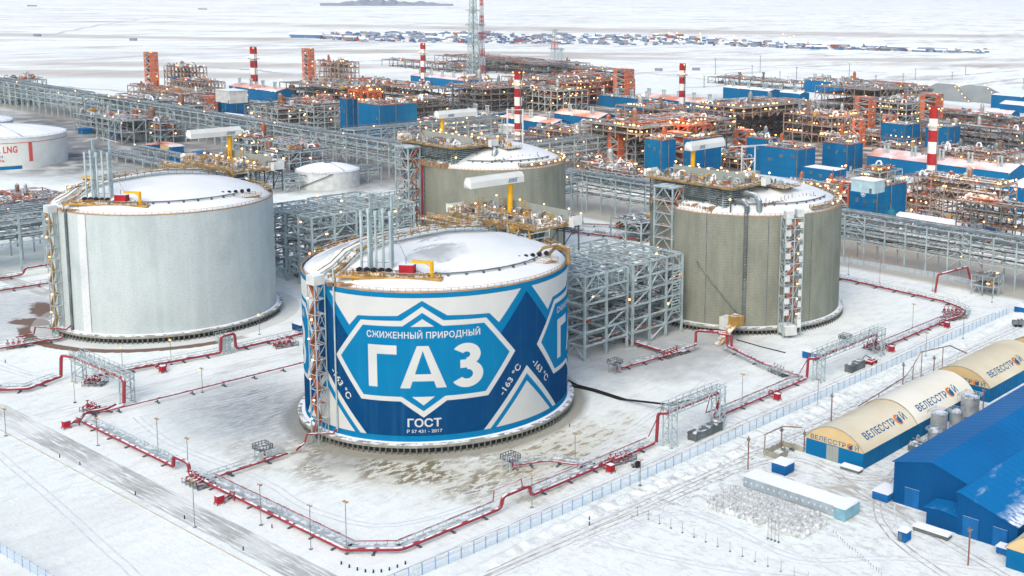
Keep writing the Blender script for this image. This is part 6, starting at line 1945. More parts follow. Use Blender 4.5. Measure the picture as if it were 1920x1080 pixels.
# ================================================================ CHIMNEYS AND MASTS
def chimney(label, u, v0, v1, wpx, nb=7, zbase=0, hue=None):
    q = at(u, v0, zbase)
    D = (q - CAM).dot(FW)
    r = wpx / FPX * D / 2
    # height from the top pixel
    lo, hi = zbase, 200
    for _ in range(50):
        m_ = (lo + hi) / 2; dd = Vector((q.x, q.y, m_)) - CAM
        if CY - FPX * dd.dot(UP) / dd.dot(FW) > v1: lo = m_
        else: hi = m_
    h = lo
    t = thing('chimney', (q.x, q.y, 0), label, 'chimney', 'red and white banded chimneys')
    b = MB(); hb = (h - zbase) / nb; prof = [(r, 0)]; mi = []
    for k in range(nb):
        z1 = zbase + hb * (k + 1); prof.append((r, z1)); mi.append(k % 2 if nb % 2 else (k + 1) % 2)
    b.lathe(prof, 20, q.x, q.y, mi=mi); b.lathe([(r * .85, h - .1), (.01, h - .1)], 20, q.x, q.y, mi=0)
    b.build('shaft', [band_r, band_w], t, True)
    b = MB()
    for z in (h - hb * 1.75, zbase + hb * .5):
        b.lathe([(r, z - .3), (r + 2.0, z), (r + 2.0, z + .25), (r, z + .25)], 16, q.x, q.y)
        P_ = [(q.x + (r + 1.9) * math.cos(R(a)), q.y + (r + 1.9) * math.sin(R(a)), z) for a in range(0, 361, 30)]
        rail(b, P_, 1.4, .2, 3)
    b.build('platform', steel, t)
    b = MB(); b.bar((q.x + r + .4, q.y - 1, zbase), (q.x + r + .4, q.y - 1, h), .5); b.build('ladder', steel_d, t)
    for z in (h - hb * 1.75 + .4, h - .5 - 2, zbase + hb * .5 + .4):
        for a in (-100, -30, 20):
            inst('lamp', LAMP_L, t, (q.x + (r + 1.8) * math.cos(R(a)), q.y + (r + 1.8) * math.sin(R(a)), z), (1, 1, .7))
    return t, q, h
chimney('red and white chimney farthest left', 478, 178, 88, 12.5, 7)
chimney('red and white chimney second from the left, beyond the racks', 794, 158, 81, 9.5, 7)
chimney('red and white chimney just behind the far tank', 972, 262, 133, 14.5, 8)
chimney('red and white chimney right of the centre', 1278, 232, 119, 12, 9)
chimney('thickest red and white chimney, on the right', 1745, 352, 200, 19, 7)
def mast(label, u, v0, v1, wpx, mm1, mm2, seg=14, pl=(.42, .55)):
    q = at(u, v0); D = (q - CAM).dot(FW); w0 = wpx / FPX * D
    lo, hi = 0, 260
    for _ in range(50):
        m_ = (lo + hi) / 2; dd = Vector((q.x, q.y, m_)) - CAM
        if CY - FPX * dd.dot(UP) / dd.dot(FW) > v1: lo = m_
        else: hi = m_
    h = lo; t = thing('lattice_mast', (q.x, q.y, 0), label, 'mast')
    a, c = MB(), MB()
    for i in range(seg):
        z0_, z1_ = h * i / seg, h * (i + 1) / seg
        b = a if (i // 2) % 2 == 0 else c
        k0, k1 = w0 / 2 * (1 - .55 * i / seg), w0 / 2 * (1 - .55 * (i + 1) / seg)
        cs = [(-1, -1), (1, -1), (1, 1), (-1, 1)]
        for j in range(4):
            p0 = (q.x + cs[j][0] * k0, q.y + cs[j][1] * k0, z0_); p1 = (q.x + cs[j][0] * k1, q.y + cs[j][1] * k1, z1_)
            n0 = (q.x + cs[(j + 1) % 4][0] * k0, q.y + cs[(j + 1) % 4][1] * k0, z0_); n1 = (q.x + cs[(j + 1) % 4][0] * k1, q.y + cs[(j + 1) % 4][1] * k1, z1_)
            b.bar(p0, p1, .75); b.bar(p0, n1, .4); b.bar(n0, p1, .4); b.bar(p1, n1, .5)
    a.build('lattice', mm1, t); c.build('lattice', mm2, t)
    b = MB()
    for f_ in pl:
        z = h * f_; k = w0 * .75 * (1 - .4 * f_)
        b.box(q.x - k, q.x + k, q.y - k, q.y + k, z, z + .5)
        rail(b, [(q.x - k, q.y - k, z), (q.x + k, q.y - k, z), (q.x + k, q.y + k, z), (q.x - k, q.y + k, z), (q.x - k, q.y - k, z)], 2, .4, 3)
    b.build('service_platform', band_r if mm2 is band_r else steel, t)
    b = MB(); b.cyl((q.x, q.y, 0), (q.x, q.y, h * .98), .8, 8); b.build('flare_pipe', steel_d, t)
    return t
pale_red = mat('faded red lattice', (0.55, 0.16, 0.15), .6)
mast('tall flare mast of grey and red lattice rising out of the photo', 888, 140, -9, 17, steel, steel, 16, (.38, .62, .8))
mast('thin red lattice mast right next to the tall flare mast', 904, 138, -4, 8, pale_red, steel_w, 18, (.5, .64))
mast('short lattice tower far behind the plant, right of the flare mast', 1040, 112, 56, 11, steel, pale_red, 6, (.35, .98))
mast('second short lattice tower behind, with a side platform', 1052, 118, 90, 9, steel, steel, 3, (.9,))

# ================================================================ PROCESS AREA
def blue_house(label, u, vt, h, wx, dy, name='process_building', roof='clutter', near=True, wm=None, corner=None, snowroof=False, rg=None, nl=6, z0=0):
    """blue clad building whose nearest top corner is seen at (u, vt); wx and dy its sides in metres"""
    q = at(u, vt, h); x1, y0 = q.x, q.y; x0, y1 = x1 - wx, y0 + dy
    rg = rg or random.Random(int(u * 3 + vt))
    t = thing(name, ((x0 + x1) / 2, (y0 + y1) / 2, 0), label, 'building')
    b = MB(); b.box(x0, x1, y0, y1, z0, h)
    for k in range(int(wx / 3)):
        b.bar((x0 + 1.5 + 3 * k, y0 - .05, 1), (x0 + 1.5 + 3 * k, y0 - .05, h - .5), .15)
    for k in range(int(dy / 3)):
        b.bar((x1 + .05, y0 + 1.5 + 3 * k, 1), (x1 + .05, y0 + 1.5 + 3 * k, h - .5), .15)
    b.build('wall', wm or blue_w, t)
    b = MB(); b.box(x0 - .3, x1 + .3, y0 - .3, y1 + .3, h, h + .5); b.build('parapet', rust_steel if roof == 'clutter' else blue_r, t)
    b = MB(); b.box(x0 + .4, x1 - .4, y0 + .4, y1 - .4, h + .5, h + .75); b.build('roof', snow_m if snowroof else deck_m, t)
    b = MB()
    for k in range(1, max(2, int(h / 6))):
        zz = z0 + (h - z0) * k / max(2, int(h / 6)); b.box(x0 - .08, x1 + .08, y0 - .1, y0 - .02, zz, zz + .22); b.box(x1 + .02, x1 + .1, y0 - .08, y1 + .08, zz, zz + .22)
    b.build('panel_joint', blue_d, t)
    for k in range(3):
        b = MB(); xx = x0 + wx * (.2 + .3 * k); zz = h * rg.uniform(.35, .8)
        for j in range(5): b.box(xx, xx + wx * .1, y0 - .3, y0 - .03, zz + j * .5, zz + j * .5 + .28)
        b.build('louvre', steel_d, t)
    b = MB(); b.cyl((x1 - 1.2, y0 - .6, z0), (x1 - 1.2, y0 - .6, h + 1.5), .35, 8); b.cyl((x1 + .5, y0 + dy * .4, z0), (x1 + .5, y0 + dy * .4, h + 1), .3, 8)
    b.build('wall_pipe', steel_d, t)
    b = MB(); b.box(x1 + .02, x1 + .12, y0 + 2, y0 + 5, z0 + .1, 3.4); b.bar((x1 + .15, y0 + 2, 3.4), (x1 + .15, y0 + 5, 3.4), .2); b.build('door', grey_l, t)
    if roof == 'clutter':
        clutter(t, x0 + 1, x1 - 1, y0 + 1, y1 - 1, [h + .7], rg, 6, 2, 5, 7, s=1.0)
    lamps(t, x0, x1, y0, y1, [h + .6], nl, LAMP_L, rg)
    return t, (x0, x1, y0, y1)
def stair_block(label, u, vt, h, wx, dy, mm=orange, group=None, z0=0, nl=5, name='stair_tower'):
    q = at(u, vt, h); x1, y0 = q.x, q.y; x0, y1 = x1 - wx, y0 + dy
    t = thing(name, ((x0 + x1) / 2, (y0 + y1) / 2, 0), label, 'stair tower', group)
    n = max(2, int((h - z0) / 5)); b = MB()
    for (x, y) in ((x0, y0), (x1, y0), (x1, y1), (x0, y1)):
        b.bar((x, y, z0), (x, y, h), 1.1)
    b.box(x0, x1, y1 - .3, y1, z0, h); b.box(x0, x0 + .3, y0, y1, z0, h); b.box(x0 - .4, x0 + wx * .30, y0 - .4, y0 + .6, z0, h - .1); b.box(x1 - .5, x1 + .4, y0 - .35, y0 + dy * .55, z0, h - .15); b.box(x0 + .5, x1 - .6, y0 + dy * .55, y1 - .5, z0, h - 1)
    b.box(x0 - .3, x1 + .3, y0 - .3, y1 + .3, h, h + .6)
    b.build('tower_frame', mm, t)
    b = MB()
    for k in range(n):
        z = z0 + (h - z0) * (k + 1) / n - 2; zz = (h - z0) / n
        b.box(x0, x1, y0 - .8, y1 + .3, z, z + .3); b.bar((x0, y0 - .9, z + 1.4), (x1 + .4, y0 - .9, z + 1.4), .35)
        b.bar((x0 if k % 2 else x1, y0 - .3, z - zz), (x1 if k % 2 else x0, y0 - .3, z), .6); b.bar((x1 + .4, y0, z + 1.4), (x1 + .4, y1, z + 1.4), .35)
        b.bar((x1 + .1, y0 if k % 2 else y1, z - zz), (x1 + .1, y1 if k % 2 else y0, z), .6)
    b.build('stair_flight', steel if mm is orange else mm, t)
    rg = random.Random(int(u)); lamps(t, x0, x1, y0, y1, [z0 + (h - z0) * (k + .7) / n for k in range(n)], nl, LAMP_L, rg)
    return t
BIG = dict(lamp=LAMP_L, w=.7, s=1.3)
cooler = mat('air cooler deck', (0.22, 0.245, 0.225), .8, 0, (0.15, 0.17, 0.155), .15, snow=.15)
# the tall blue furnace house and its relatives
blue_house('tall blue building with orange corner tower, left of the far tank', 714, 198, 34, 30, 34)
stair_block('orange stair tower standing before the tall blue building', 689, 189, 35.5, 12, 7)
blue_house('small left blue wing of the tall blue building', 652, 186, 34, 11, 12, nl=2)
module('exhaust_duct', 'orange duct and hood over the tall blue building', 'duct', *(lambda q: (q.x - 26, q.x, q.y, q.y + 12))(at(690, 180, 38)), 41, 1, fm=orange, w=1.2, pipes=4, ves=2, eq=4, loop=2, lmp=5, lamp=LAMP_L, z0=34, pm='r', vm='o', em='o', brace=.9, dm=orange, cover=1)
t, _ = blue_house('blue building with dark side below the left chimney', 425, 186, 19, 17, 22)
stair_block('orange stair tower left of the blue building by the left chimney', 392, 182, 21, 7, 7)
t, bx = blue_house('blue building standing left of the olive tank', 1243, 264, 27, 17, 14)
t, bx = blue_house('right blue part of the building behind the olive tank crane', 1300, 262, 26.5, 9, 32)
stair_block('orange framed tower between the two blue parts behind the olive tank', 1283, 252, 29, 20, 10)
module('exhaust_duct', 'orange zigzag duct above the blue building behind the olive tank', 'duct', *(lambda q: (q.x - 18, q.x, q.y, q.y + 26))(at(1290, 240, 32)), 33, 1, fm=orange, w=1.3, pipes=3, ves=1, eq=3, loop=0, lmp=5, lamp=LAMP_L, z0=28, pm='r', vm='o', em='o', brace=1, dm=orange, cover=1)
blue_house('wide blue building behind the right vent mast', 1498, 282, 21, 34, 21)
blue_house('blue wing left of the wide blue building with ducts on top', 1440, 238 + 24, 24, 20, 12, nl=4)
t, bx = blue_house('blue building with pink and white roof right of the wide one', 1566, 322, 14, 26, 14, roof='no', snowroof=True, nl=4)
blue_house('blue building with chamfered top above the pink roofed one', 1592, 272, 20, 24, 20, nl=5)
t, bx = blue_house('near blue building with round white mark, behind the olive tank rim', 1650, 352, 25, 20, 30, nl=8)
b = MB(); b.lathe([(1.55, 0), (1.15, 0)], 20); b.lathe([(.7, .02), (.01, .02)], 12); b.v = [(bx[0] + 9 + v[0], bx[2] - .15 - v[2], 20 + v[1]) for v in b.v]; b.build('round_mark', white_p, t)
stair_block('orange stair strip on the left of the near blue building', 1592, 344, 24, 6, 5, nl=6)
module('roof_plant', 'grey steel penthouse with pale blue cabin on the near blue building', 'roof plant', bx[0] + 1, bx[1] - 1, bx[2] + 1, bx[3] - 4, 33, 2, pipes=14, ves=1, eq=10, loop=8, lmp=8, z0=25.6, lamp=LAMP_M, w=.4)
blue_house('tall plain blue building right of the thick chimney', 1781, 240, 20, 24, 20, roof='no', nl=4)
blue_house('plain blue building left of the thick chimney', 1700, 236, 21, 26, 24, roof='no', nl=4)
def gable(label, u, v, h, wx, dy, rise, roofm, ridge='x', wm=None, name='process_hall', nl=5, equip=True, group=None):
    q = at(u, v, h); x1, y0 = q.x, q.y; x0, y1 = x1 - wx, y0 + dy
    t = thing(name, ((x0 + x1) / 2, (y0 + y1) / 2, 0), label, 'hall', group)
    b = MB(); b.box(x0, x1, y0, y1, 0, h)
    if ridge == 'x':
        ym = (y0 + y1) / 2
        for x in (x0, x1): b.add([(x, y0, h), (x, y1, h), (x, ym, h + rise)], [(0, 1, 2)])
    else:
        xm = (x0 + x1) / 2
        for y in (y0, y1): b.add([(x0, y, h), (x1, y, h), (xm, y, h + rise)], [(0, 1, 2)])
    b.build('wall', wm or blue_w, t)
    b = MB(); e = .6
    if ridge == 'x':
        b.add([(x0 - e, y0 - e, h - .1), (x1 + e, y0 - e, h - .1), (x1 + e, ym, h + rise + .15), (x0 - e, ym, h + rise + .15), (x1 + e, y1 + e, h - .1), (x0 - e, y1 + e, h - .1)], [(0, 1, 2, 3), (3, 2, 4, 5)])
    else:
        b.add([(x0 - e, y0 - e, h - .1), (x0 - e, y1 + e, h - .1), (xm, y1 + e, h + rise + .15), (xm, y0 - e, h + rise + .15), (x1 + e, y0 - e, h - .1), (x1 + e, y1 + e, h - .1)], [(0, 1, 2, 3), (3, 2, 5, 4)])
    b.build('roof', roofm, t)
    rg = random.Random(int(u + v))
    if equip:
        for k in range(max(2, int(wx / 22))):
            x = x0 + wx * (k + .5) / max(2, int(wx / 22)); z = h + rise * .5
            b = MB()
            for dx in (-1.5, 1.5):
                b.cyl((x + dx, y0 + dy * .25, z - .5), (x + dx, y0 + dy * .25, z + 6), .8, 8); b.lathe([(.8, z + 6), (1.4, z + 7.4), (.9, z + 8)], 10, x + dx, y0 + dy * .25)
            b.build('roof_vent', steel, t, True)
    b = MB(); b.box(x1 + .02, x1 + .15, y0 + dy * .3, y0 + dy * .3 + 4, .1, 4.2); b.build('door', grey_l, t)
    lamps(t, x0, x1, y0 - 1, y0, [h - 1.5], nl, LAMP_L, rg)
    return t
gable('long blue hall with broad snowy roof at the right edge', 1893, 324, 12, 118, 34, 4, pink_roof)
gable('low hall with clean snowy roof before the right pipe rack', 1832, 436, 5.5, 66, 24, 2.5, snow_m, nl=3, equip=False)
gable('long blue hall with pinkish roof behind the far tank', 1037, 232, 9, 70, 22, 3, pink_roof)
gable('pink roofed blue hall right of the banded chimney behind the far tank', 1122, 222, 8, 60, 26, 4, pink_roof, nl=3)
gable('pink roofed blue hall under the left chimney', 517, 172, 12, 90, 24, 3, pink_roof)
gable('pink roofed blue hall by the second chimney', 875, 152, 10, 110, 26, 3, pink_roof)
gable('orange pink roofed hall beside the chimney right of the centre', 1338, 196, 10, 110, 26, 4, pink_roof)
gable('low snowy roof with blue side at the end of the left rack', 458, 226, 6, 50, 24, 2, snow_m, nl=2, equip=False)
gable('blue building behind the crane of the far tank', 915, 216, 9, 34, 26, 1, deck_m, nl=5)
gable('flat dark blue hall below the orange tower right of the centre', 1220, 188, 12, 110, 24, 1, deck_m, nl=3)
gable('big plain blue hall far behind, right of the centre', 1587, 156, 16, 66, 30, 1, deck_m, nl=5)
gable('snow topped hall with blue and orange panels, left part', 1442, 171, 14, 70, 22, 2, snow_m, wm=blue_w, nl=3)
gable('snow topped hall with blue and orange panels, right part', 1500, 176, 9, 66, 20, 2, snow_m, wm=blue_w, nl=3)
gable('pink roof small hall in the far right group', 1794, 210, 6, 40, 26, 4, pink_roof, nl=2, equip=False)
gable('snowy orange roofed hall in the middle of the far right group', 1848, 220, 6, 60, 24, 4, pink_roof, nl=2, equip=False)
gable('orange roofed hall at the right of the far right group', 1893, 216, 6, 44, 26, 4, pink_roof, nl=2, equip=False)
gable('blue building at the far right edge of the plant', 1916, 182, 16, 40, 30, 1, snow_m, nl=2, equip=False)
gable('blue building with snow roof below the far right one', 1919, 198, 9, 30, 30, 3, snow_m, nl=2, equip=False)
gable('blue shed at the right edge behind the tangle of pipes', 1918, 352, 16, 10, 60, 3, snow_m, nl=2, equip=False)
# sloping grey conveyor sheds
for lab, u, v, wx in (('first grey hipped shed with lamps up its slopes, far right', 1800, 190, 62), ('second grey hipped shed with lamps down its slope, far right', 1862, 194, 66)):
    q = at(u, v); t = thing('hipped_shed', q, lab, 'shed')
    shed_m = MATS.get('dark grey shed sheet') or mat('dark grey shed sheet', (0.25, 0.285, 0.285), .7, 0, (0.21, 0.24, 0.245), .06)
    b = MB(); x0, x1, y0, y1, h = q.x - wx, q.x, q.y, q.y + 40, 19
    b.add([(x0 - 14, y0 - 8, 0), (x1 + 16, y0 - 8, 0), (x1 + 16, y1, 0), (x0 - 14, y1, 0), (x0 + 18, y0 + 14, h), (x1 - 20, y0 + 14, h), (x1 - 20, y0 + 22, h), (x0 + 18, y0 + 22, h)], [(0, 1, 5, 4), (1, 2, 6, 5), (2, 3, 7, 6), (3, 0, 4, 7), (4, 5, 6, 7)])
    b.build('cladding', shed_m, t)
    for k in range(6):
        f_ = k / 5; inst('lamp', LAMP_L, t, (x1 + 16 - f_ * 36, y0 - 8 + f_ * 22, f_ * h))
        inst('lamp', LAMP_L, t, (x0 - 14 + f_ * 32, y0 - 8 + f_ * 22, f_ * h))
# orange stair towers
stair_block('orange tower at the far left of the plant', 281, 99, 43, 13, 8, nl=9)
stair_block('orange tower second from the left, above the pink roofed hall', 577, 92, 43, 12, 8, nl=9)
stair_block('broad orange tower rising right of the centre', 1172, 131, 40, 17, 14, nl=8)
stair_block('orange tower behind the thick chimney', 1756, 178, 34, 18, 14, nl=8)
stair_block('orange tower left of the lamps deck on the right', 1630, 184, 30, 16, 12, nl=6)
stair_block('orange tower in front of the centre rack block', 1160, 250, 27, 10, 9, nl=8)
stair_block('orange tower at the left centre rack block', 605, 180, 28, 9, 9, nl=6)
stair_block('orange tower right of the lamps deck', 1614, 226, 24, 8, 7, nl=6)
stair_block('slim orange tower on the top of the far centre racks', 1087, 134, 30, 13, 10, nl=4)
stair_block('small orange stair by the wide blue building', 1400, 246, 22, 12, 9, nl=5)
stair_block('orange tower right of the lamps deck, second one', 1672, 218, 24, 9, 8, nl=6)
def mod_at(name, label, u, v, h, wx, dy, nz, cat='process unit', **kw):
    q = at(u, v, h); kk = dict(BIG); kk.update(kw)
    if q.y > 340 and 'fm' not in kw and 'lattice' not in label and 'grey' not in label.split()[0]:
        kk['fm'] = steel_warm; kk.setdefault('dm', deck_warm); kk['pm'] = kw.get('pm', 'rbgbrs'); kk['em'] = kw.get('em', 'rdosr'); kk['vm'] = kw.get('vm', 'bsog')  # browner set: lamp glow put into the colours of far units
    elif q.y > 340: kk.setdefault('dm', deck_warm); kk['pm'] = kw.get('pm', 'gbrbs')
    kk['lmp'] = int(kk.get('lmp', 10) * .8)
    return module(name, label, cat, q.x - wx, q.x, q.y, q.y + dy, h, nz, **kk)
PU = 'process units of the gas plant'
M_ = [
 # label, u, v of the near top corner, h, wx, dy, levels, options
 ('lit process block stepping down right of the far left orange tower', 345, 128, 26, 44, 26, 4, dict(lmp=18, pm='gbrs', brace=.4, em='dgbo', cover=.8)),
 ('low dark cluster in front of the far left orange tower', 372, 156, 14, 60, 30, 2, dict(lmp=6, em='bdg', cover=.5)),
 ('lit process block stepping down right of the second orange tower', 634, 118, 32, 46, 28, 5, dict(lmp=20, pm='gbrs', brace=.4, cover=.8)),
 ('dense far process block behind the tall blue building', 790, 168, 22, 130, 40, 3, dict(lmp=40, cover=.9, fm=steel_d, bay=12, pipes=24, ves=8, eq=14, loop=16)),
 ('process deck crowded with lamps left of the tall blue building', 640, 168, 20, 110, 50, 3, dict(lmp=44, cover=.9, fm=steel_d, bay=12, pipes=24, ves=8, eq=14, loop=16)),
 ('grey frame block left of the orange tower at the left centre', 588, 200, 24, 60, 40, 5, dict(lmp=10, bay=10, pipes=26)),
 ('grey and rusty frame block right of the left blue building', 520, 205, 22, 50, 30, 5, dict(lmp=16, pm='grbs', em='rdgo', bay=9, pipes=22)),
 ('orange clad equipment cabin near the left pipe rack', 505, 225, 12, 22, 14, 2, dict(lmp=4, fm=orange, em='or', vm='o')),
 ('dark rack block right of the tall blue building', 762, 192, 26, 26, 46, 5, dict(lmp=6, bay=9, fm=steel_d, cover=.9, pipes=30)),
 ('long dark rack block running towards the centre towers', 905, 168, 24, 60, 110, 4, dict(lmp=14, bay=11, fm=steel_d, cover=.85, pipes=34, loop=20)),
 ('centre air cooler deck with rows of lamps, far side', 1010, 150, 28, 60, 130, 3, dict(lmp=40, bay=13, cover=1, pipes=26, eq=6, loop=5, dm=cooler)),
 ('rust coloured process block behind the banded chimney', 1060, 158, 26, 60, 60, 4, dict(lmp=36, bay=11, fm=rust_steel, em='rod', pm='rgb', cover=.8, pipes=26)),
 ('rust and grey block left of the broad orange tower', 1140, 152, 26, 46, 44, 4, dict(lmp=24, bay=10, fm=rust_steel, em='rodg', pm='rgb', cover=.8, pipes=26)),
 ('grey framed block with two orange hoods right of the banded chimney', 1045, 172, 22, 56, 44, 3, dict(lmp=24, bay=9, cover=.8)),
 ('low equipment yard behind the far tank rim', 880, 228, 10, 60, 40, 2, dict(lmp=22, bay=10, cover=.7, em='rgdw')),
 ('low lit equipment yard left of the banded chimney', 820, 238, 9, 50, 34, 2, dict(lmp=16, bay=10, cover=.7)),
 ('lit pump area right of the banded chimney', 1085, 252, 10, 60, 40, 2, dict(lmp=26, bay=10, cover=.6, em='rgdo')),
 ('big grey lattice block below the centre air coolers', 1192, 246, 29, 62, 20, 5, dict(lmp=10, bay=9, pipes=34, ves=6, cover=.7)),
 ('main air cooler deck with lamp rows running to the right', 1200, 242, 33, 60, 110, 2, dict(lmp=46, bay=12, z0=24, cover=1, pipes=26, eq=6, loop=5, dm=cooler)),
 ('dark frame under the main air cooler deck', 1206, 250, 24, 44, 112, 3, dict(lmp=12, bay=11, fm=steel_d, cover=.8, pipes=34)),
 ('lit process block behind the main air cooler deck', 1260, 208, 22, 70, 50, 3, dict(lmp=34, bay=11, cover=.8)),
 ('second air cooler deck continuing behind the blue wing', 1395, 204, 31, 56, 110, 2, dict(lmp=46, bay=12, z0=22, cover=1, pipes=26, eq=6, loop=5, dm=cooler)),
 ('dark frame under the second air cooler deck', 1398, 214, 22, 44, 120, 3, dict(lmp=10, bay=11, fm=steel_d, cover=.8, pipes=34)),
 ('lit silver deck on grey frame right of the vent mast', 1560, 222, 24, 52, 50, 3, dict(lmp=60, bay=10, cover=.9, pipes=24, ves=10, eq=16, loop=34)),
 ('grey frame deck left of the orange tower on the right', 1700, 196, 24, 50, 70, 4, dict(lmp=34, bay=11, cover=.8, pm='grbs', pipes=26, loop=20)),
 ('far deck with pale coolers behind the lamps deck', 1640, 170, 26, 80, 120, 3, dict(lmp=24, bay=13, cover=1, dm=cooler, pipes=24)),
 ('lit pipework behind the bare tank crane on the left', 470, 262, 14, 40, 24, 3, dict(lmp=10, bay=8, w=.5, loop=14)),
 ('frame of pipes left of the crane of the bare tank', 300, 232, 16, 60, 20, 3, dict(lmp=5, bay=9, w=.55, loop=10)),
 ('grey pipe frames below the gate of the left rack', 215, 226, 14, 70, 24, 3, dict(lmp=5, bay=10, w=.55, loop=10, pipes=24)),
 ('low pipe clusters right of the tall blue building foot', 800, 262, 12, 50, 24, 3, dict(lmp=12, bay=8, w=.5, loop=14)),
 ('low lit pipework between the wide blue building and the pink roofed one', 1530, 352, 8, 34, 18, 2, dict(lmp=14, bay=7, w=.45, s=.8, loop=16)),
 ('low lit pipework right of the near blue building', 1735, 372, 9, 40, 22, 2, dict(lmp=16, bay=7, w=.45, s=.8, loop=18)),
 ('lit pump rows in front of the plain blue buildings', 1700, 262, 9, 70, 26, 2, dict(lmp=22, bay=9, w=.5, loop=22)),
 ('small lit pipe block below the lamps deck', 1590, 262, 12, 30, 20, 2, dict(lmp=12, bay=8, w=.5, loop=12)),
 ('pump rows left of the wide blue building', 1400, 300, 8, 40, 30, 2, dict(lmp=16, bay=8, w=.5, loop=18)),
 ('piping yard before the blue building left of the olive tank', 1160, 318, 8, 50, 24, 2, dict(lmp=14, bay=8, w=.5, loop=18)),
 ('equipment jumble left of the near blue building', 1600, 350, 12, 26, 22, 3, dict(lmp=18, bay=7, w=.45, s=.8, em='rogd', fm=steel)),
 ('cluster of grey towers above the long snowy roof', 1700, 278, 18, 30, 22, 3, dict(lmp=10, bay=8, w=.5, s=.9)),
 ('nearest big process frame with lit upper floor at the right', 1876, 352, 28, 62, 22, 5, dict(lmp=34, bay=9, w=.55, s=.9, pipes=44, ves=8, eq=20, loop=30, cover=.8, pm='ggwbo')),
 ('dark frame at the right edge below the big process frame', 1935, 395, 24, 44, 16, 4, dict(lmp=4, bay=9, w=.55, s=.9, pipes=30, cover=.8, fm=steel_d)),
 ('tangle of grey pipes right of the tall plain blue building', 1880, 296, 20, 66, 40, 4, dict(lmp=16, bay=9, pipes=40, loop=30, cover=.4, w=.55)),
 ('grey pipe bridge system at the far right behind the chimney', 1915, 248, 18, 110, 30, 3, dict(lmp=8, bay=11, pipes=24, fm=steel_d)),
 ('dark pipe yard in front of the far right group', 1910, 225, 12, 130, 30, 2, dict(lmp=8, bay=12, pipes=24, fm=steel_d)),
 ('far grey pipe racks beside the tall flare mast', 1020, 122, 18, 240, 90, 2, dict(lmp=0, bay=20, pipes=34, fm=steel_d, cover=.5)),
 ('far low grey racks right of the flare mast', 1115, 132, 12, 230, 60, 2, dict(lmp=3, bay=20, pipes=24, fm=steel_d, cover=.7)),
 ('far low frames left of the flare mast', 870, 126, 10, 190, 40, 1, dict(lmp=4, bay=20, pipes=16, fm=steel_d, cover=.7)),
 ('pale beige process tower in front of the flare mast', 900, 150, 26, 36, 24, 3, dict(lmp=10, bay=9, cover=1, dm=deck_o)),
 ('far rack field behind the striped hall', 1490, 158, 9, 150, 50, 1, dict(lmp=8, bay=18, pipes=20, fm=steel_d)),
 ('small plant with two short stacks behind the big plain blue hall', 1608, 152, 14, 30, 20, 2, dict(lmp=6, bay=8, eq=10)),
 ('far blue grey pipe racks right of the big plain blue hall', 1745, 168, 12, 200, 50, 2, dict(lmp=6, bay=18, pipes=26, fm=steel_d)),
 ('grey module beside the gate at the left rack', 250, 192, 22, 60, 30, 4, dict(lmp=6, bay=9, pipes=24)),
 ('far left lattice block at the photo edge', 24, 152, 24, 40, 30, 4, dict(lmp=0, bay=10, pipes=20)),
 ('frame block with dark pipes behind the left rack', 388, 182, 18, 150, 26, 3, dict(lmp=10, bay=12, pipes=30)),
 ('grey frame low block right of the left rack gate', 345, 200, 20, 90, 26, 4, dict(lmp=8, bay=10, pipes=30)),
 ('heat exchanger rack left of the small dome tank', 520, 290, 20, 20, 40, 3, dict(lmp=8, bay=8, w=.5, pipes=20)),
 ('grey pipe tangle beside the olive tank left edge', 1188, 330, 10, 40, 16, 2, dict(lmp=4, bay=8, w=.45, pipes=26, loop=16, ves=2)),
 ('lit orange equipment in front of the centre lattice block', 1115, 300, 10, 22, 18, 2, dict(lmp=8, bay=7, w=.45, em='ord', s=.8)),
 ('rusty pipe area behind the bare tank at the left edge', 45, 392, 10, 60, 34, 2, dict(lmp=6, bay=10, fm=rust_steel, pm='rgb', em='rod', w=.5, s=.8)),
 ('blue and grey equipment below the long rack at the right', 1800, 452, 10, 90, 10, 2, dict(lmp=3, bay=12, em='bgd', vm='tgs', w=.4, s=.8)),
 ('teal vessels under the right rack', 1700, 430, 9, 70, 10, 1, dict(lmp=2, bay=12, vm='t', ves=8, em='b', w=.4)),
]
for lab, u, v, h, wx, dy, nz, kw in M_:
    mod_at('process_unit', lab, u, v, h, wx, dy, nz, **kw)
# added unseen point lights for a warm lamp glow over the crowded decks
for i, (u, v, h) in enumerate(((300, 120, 40), (600, 110, 44), (560, 160, 30), (640, 165, 30), (720, 150, 30), (780, 160, 32), (860, 170, 34), (940, 150, 36), (1010, 150, 36), (1060, 165, 34), (1120, 170, 32), (1000, 190, 28), (900, 225, 20), (820, 235, 18), (1050, 250, 22), (1120, 240, 40), (1200, 225, 42), (1270, 215, 42), (1320, 200, 40), (1400, 200, 40), (1480, 205, 36), (1540, 210, 34), (1600, 200, 34), (1660, 205, 34), (1600, 350, 22), (1640, 330, 40), (1780, 340, 36), (1850, 340, 36), (1820, 290, 28), (520, 205, 30), (1745, 300, 30), (1290, 240, 44), (690, 180, 44))):
    q = at(u, v, h); L_ = bpy.data.lights.new('glow_fill', 'POINT'); L_.energy = 9000; L_.color = (1, .52, .22); L_.shadow_soft_size = 1.5
    o = bpy.data.objects.new('glow_fill', L_); C.objects.link(o); o.location = (q.x - 6, q.y + 5, h + 2)
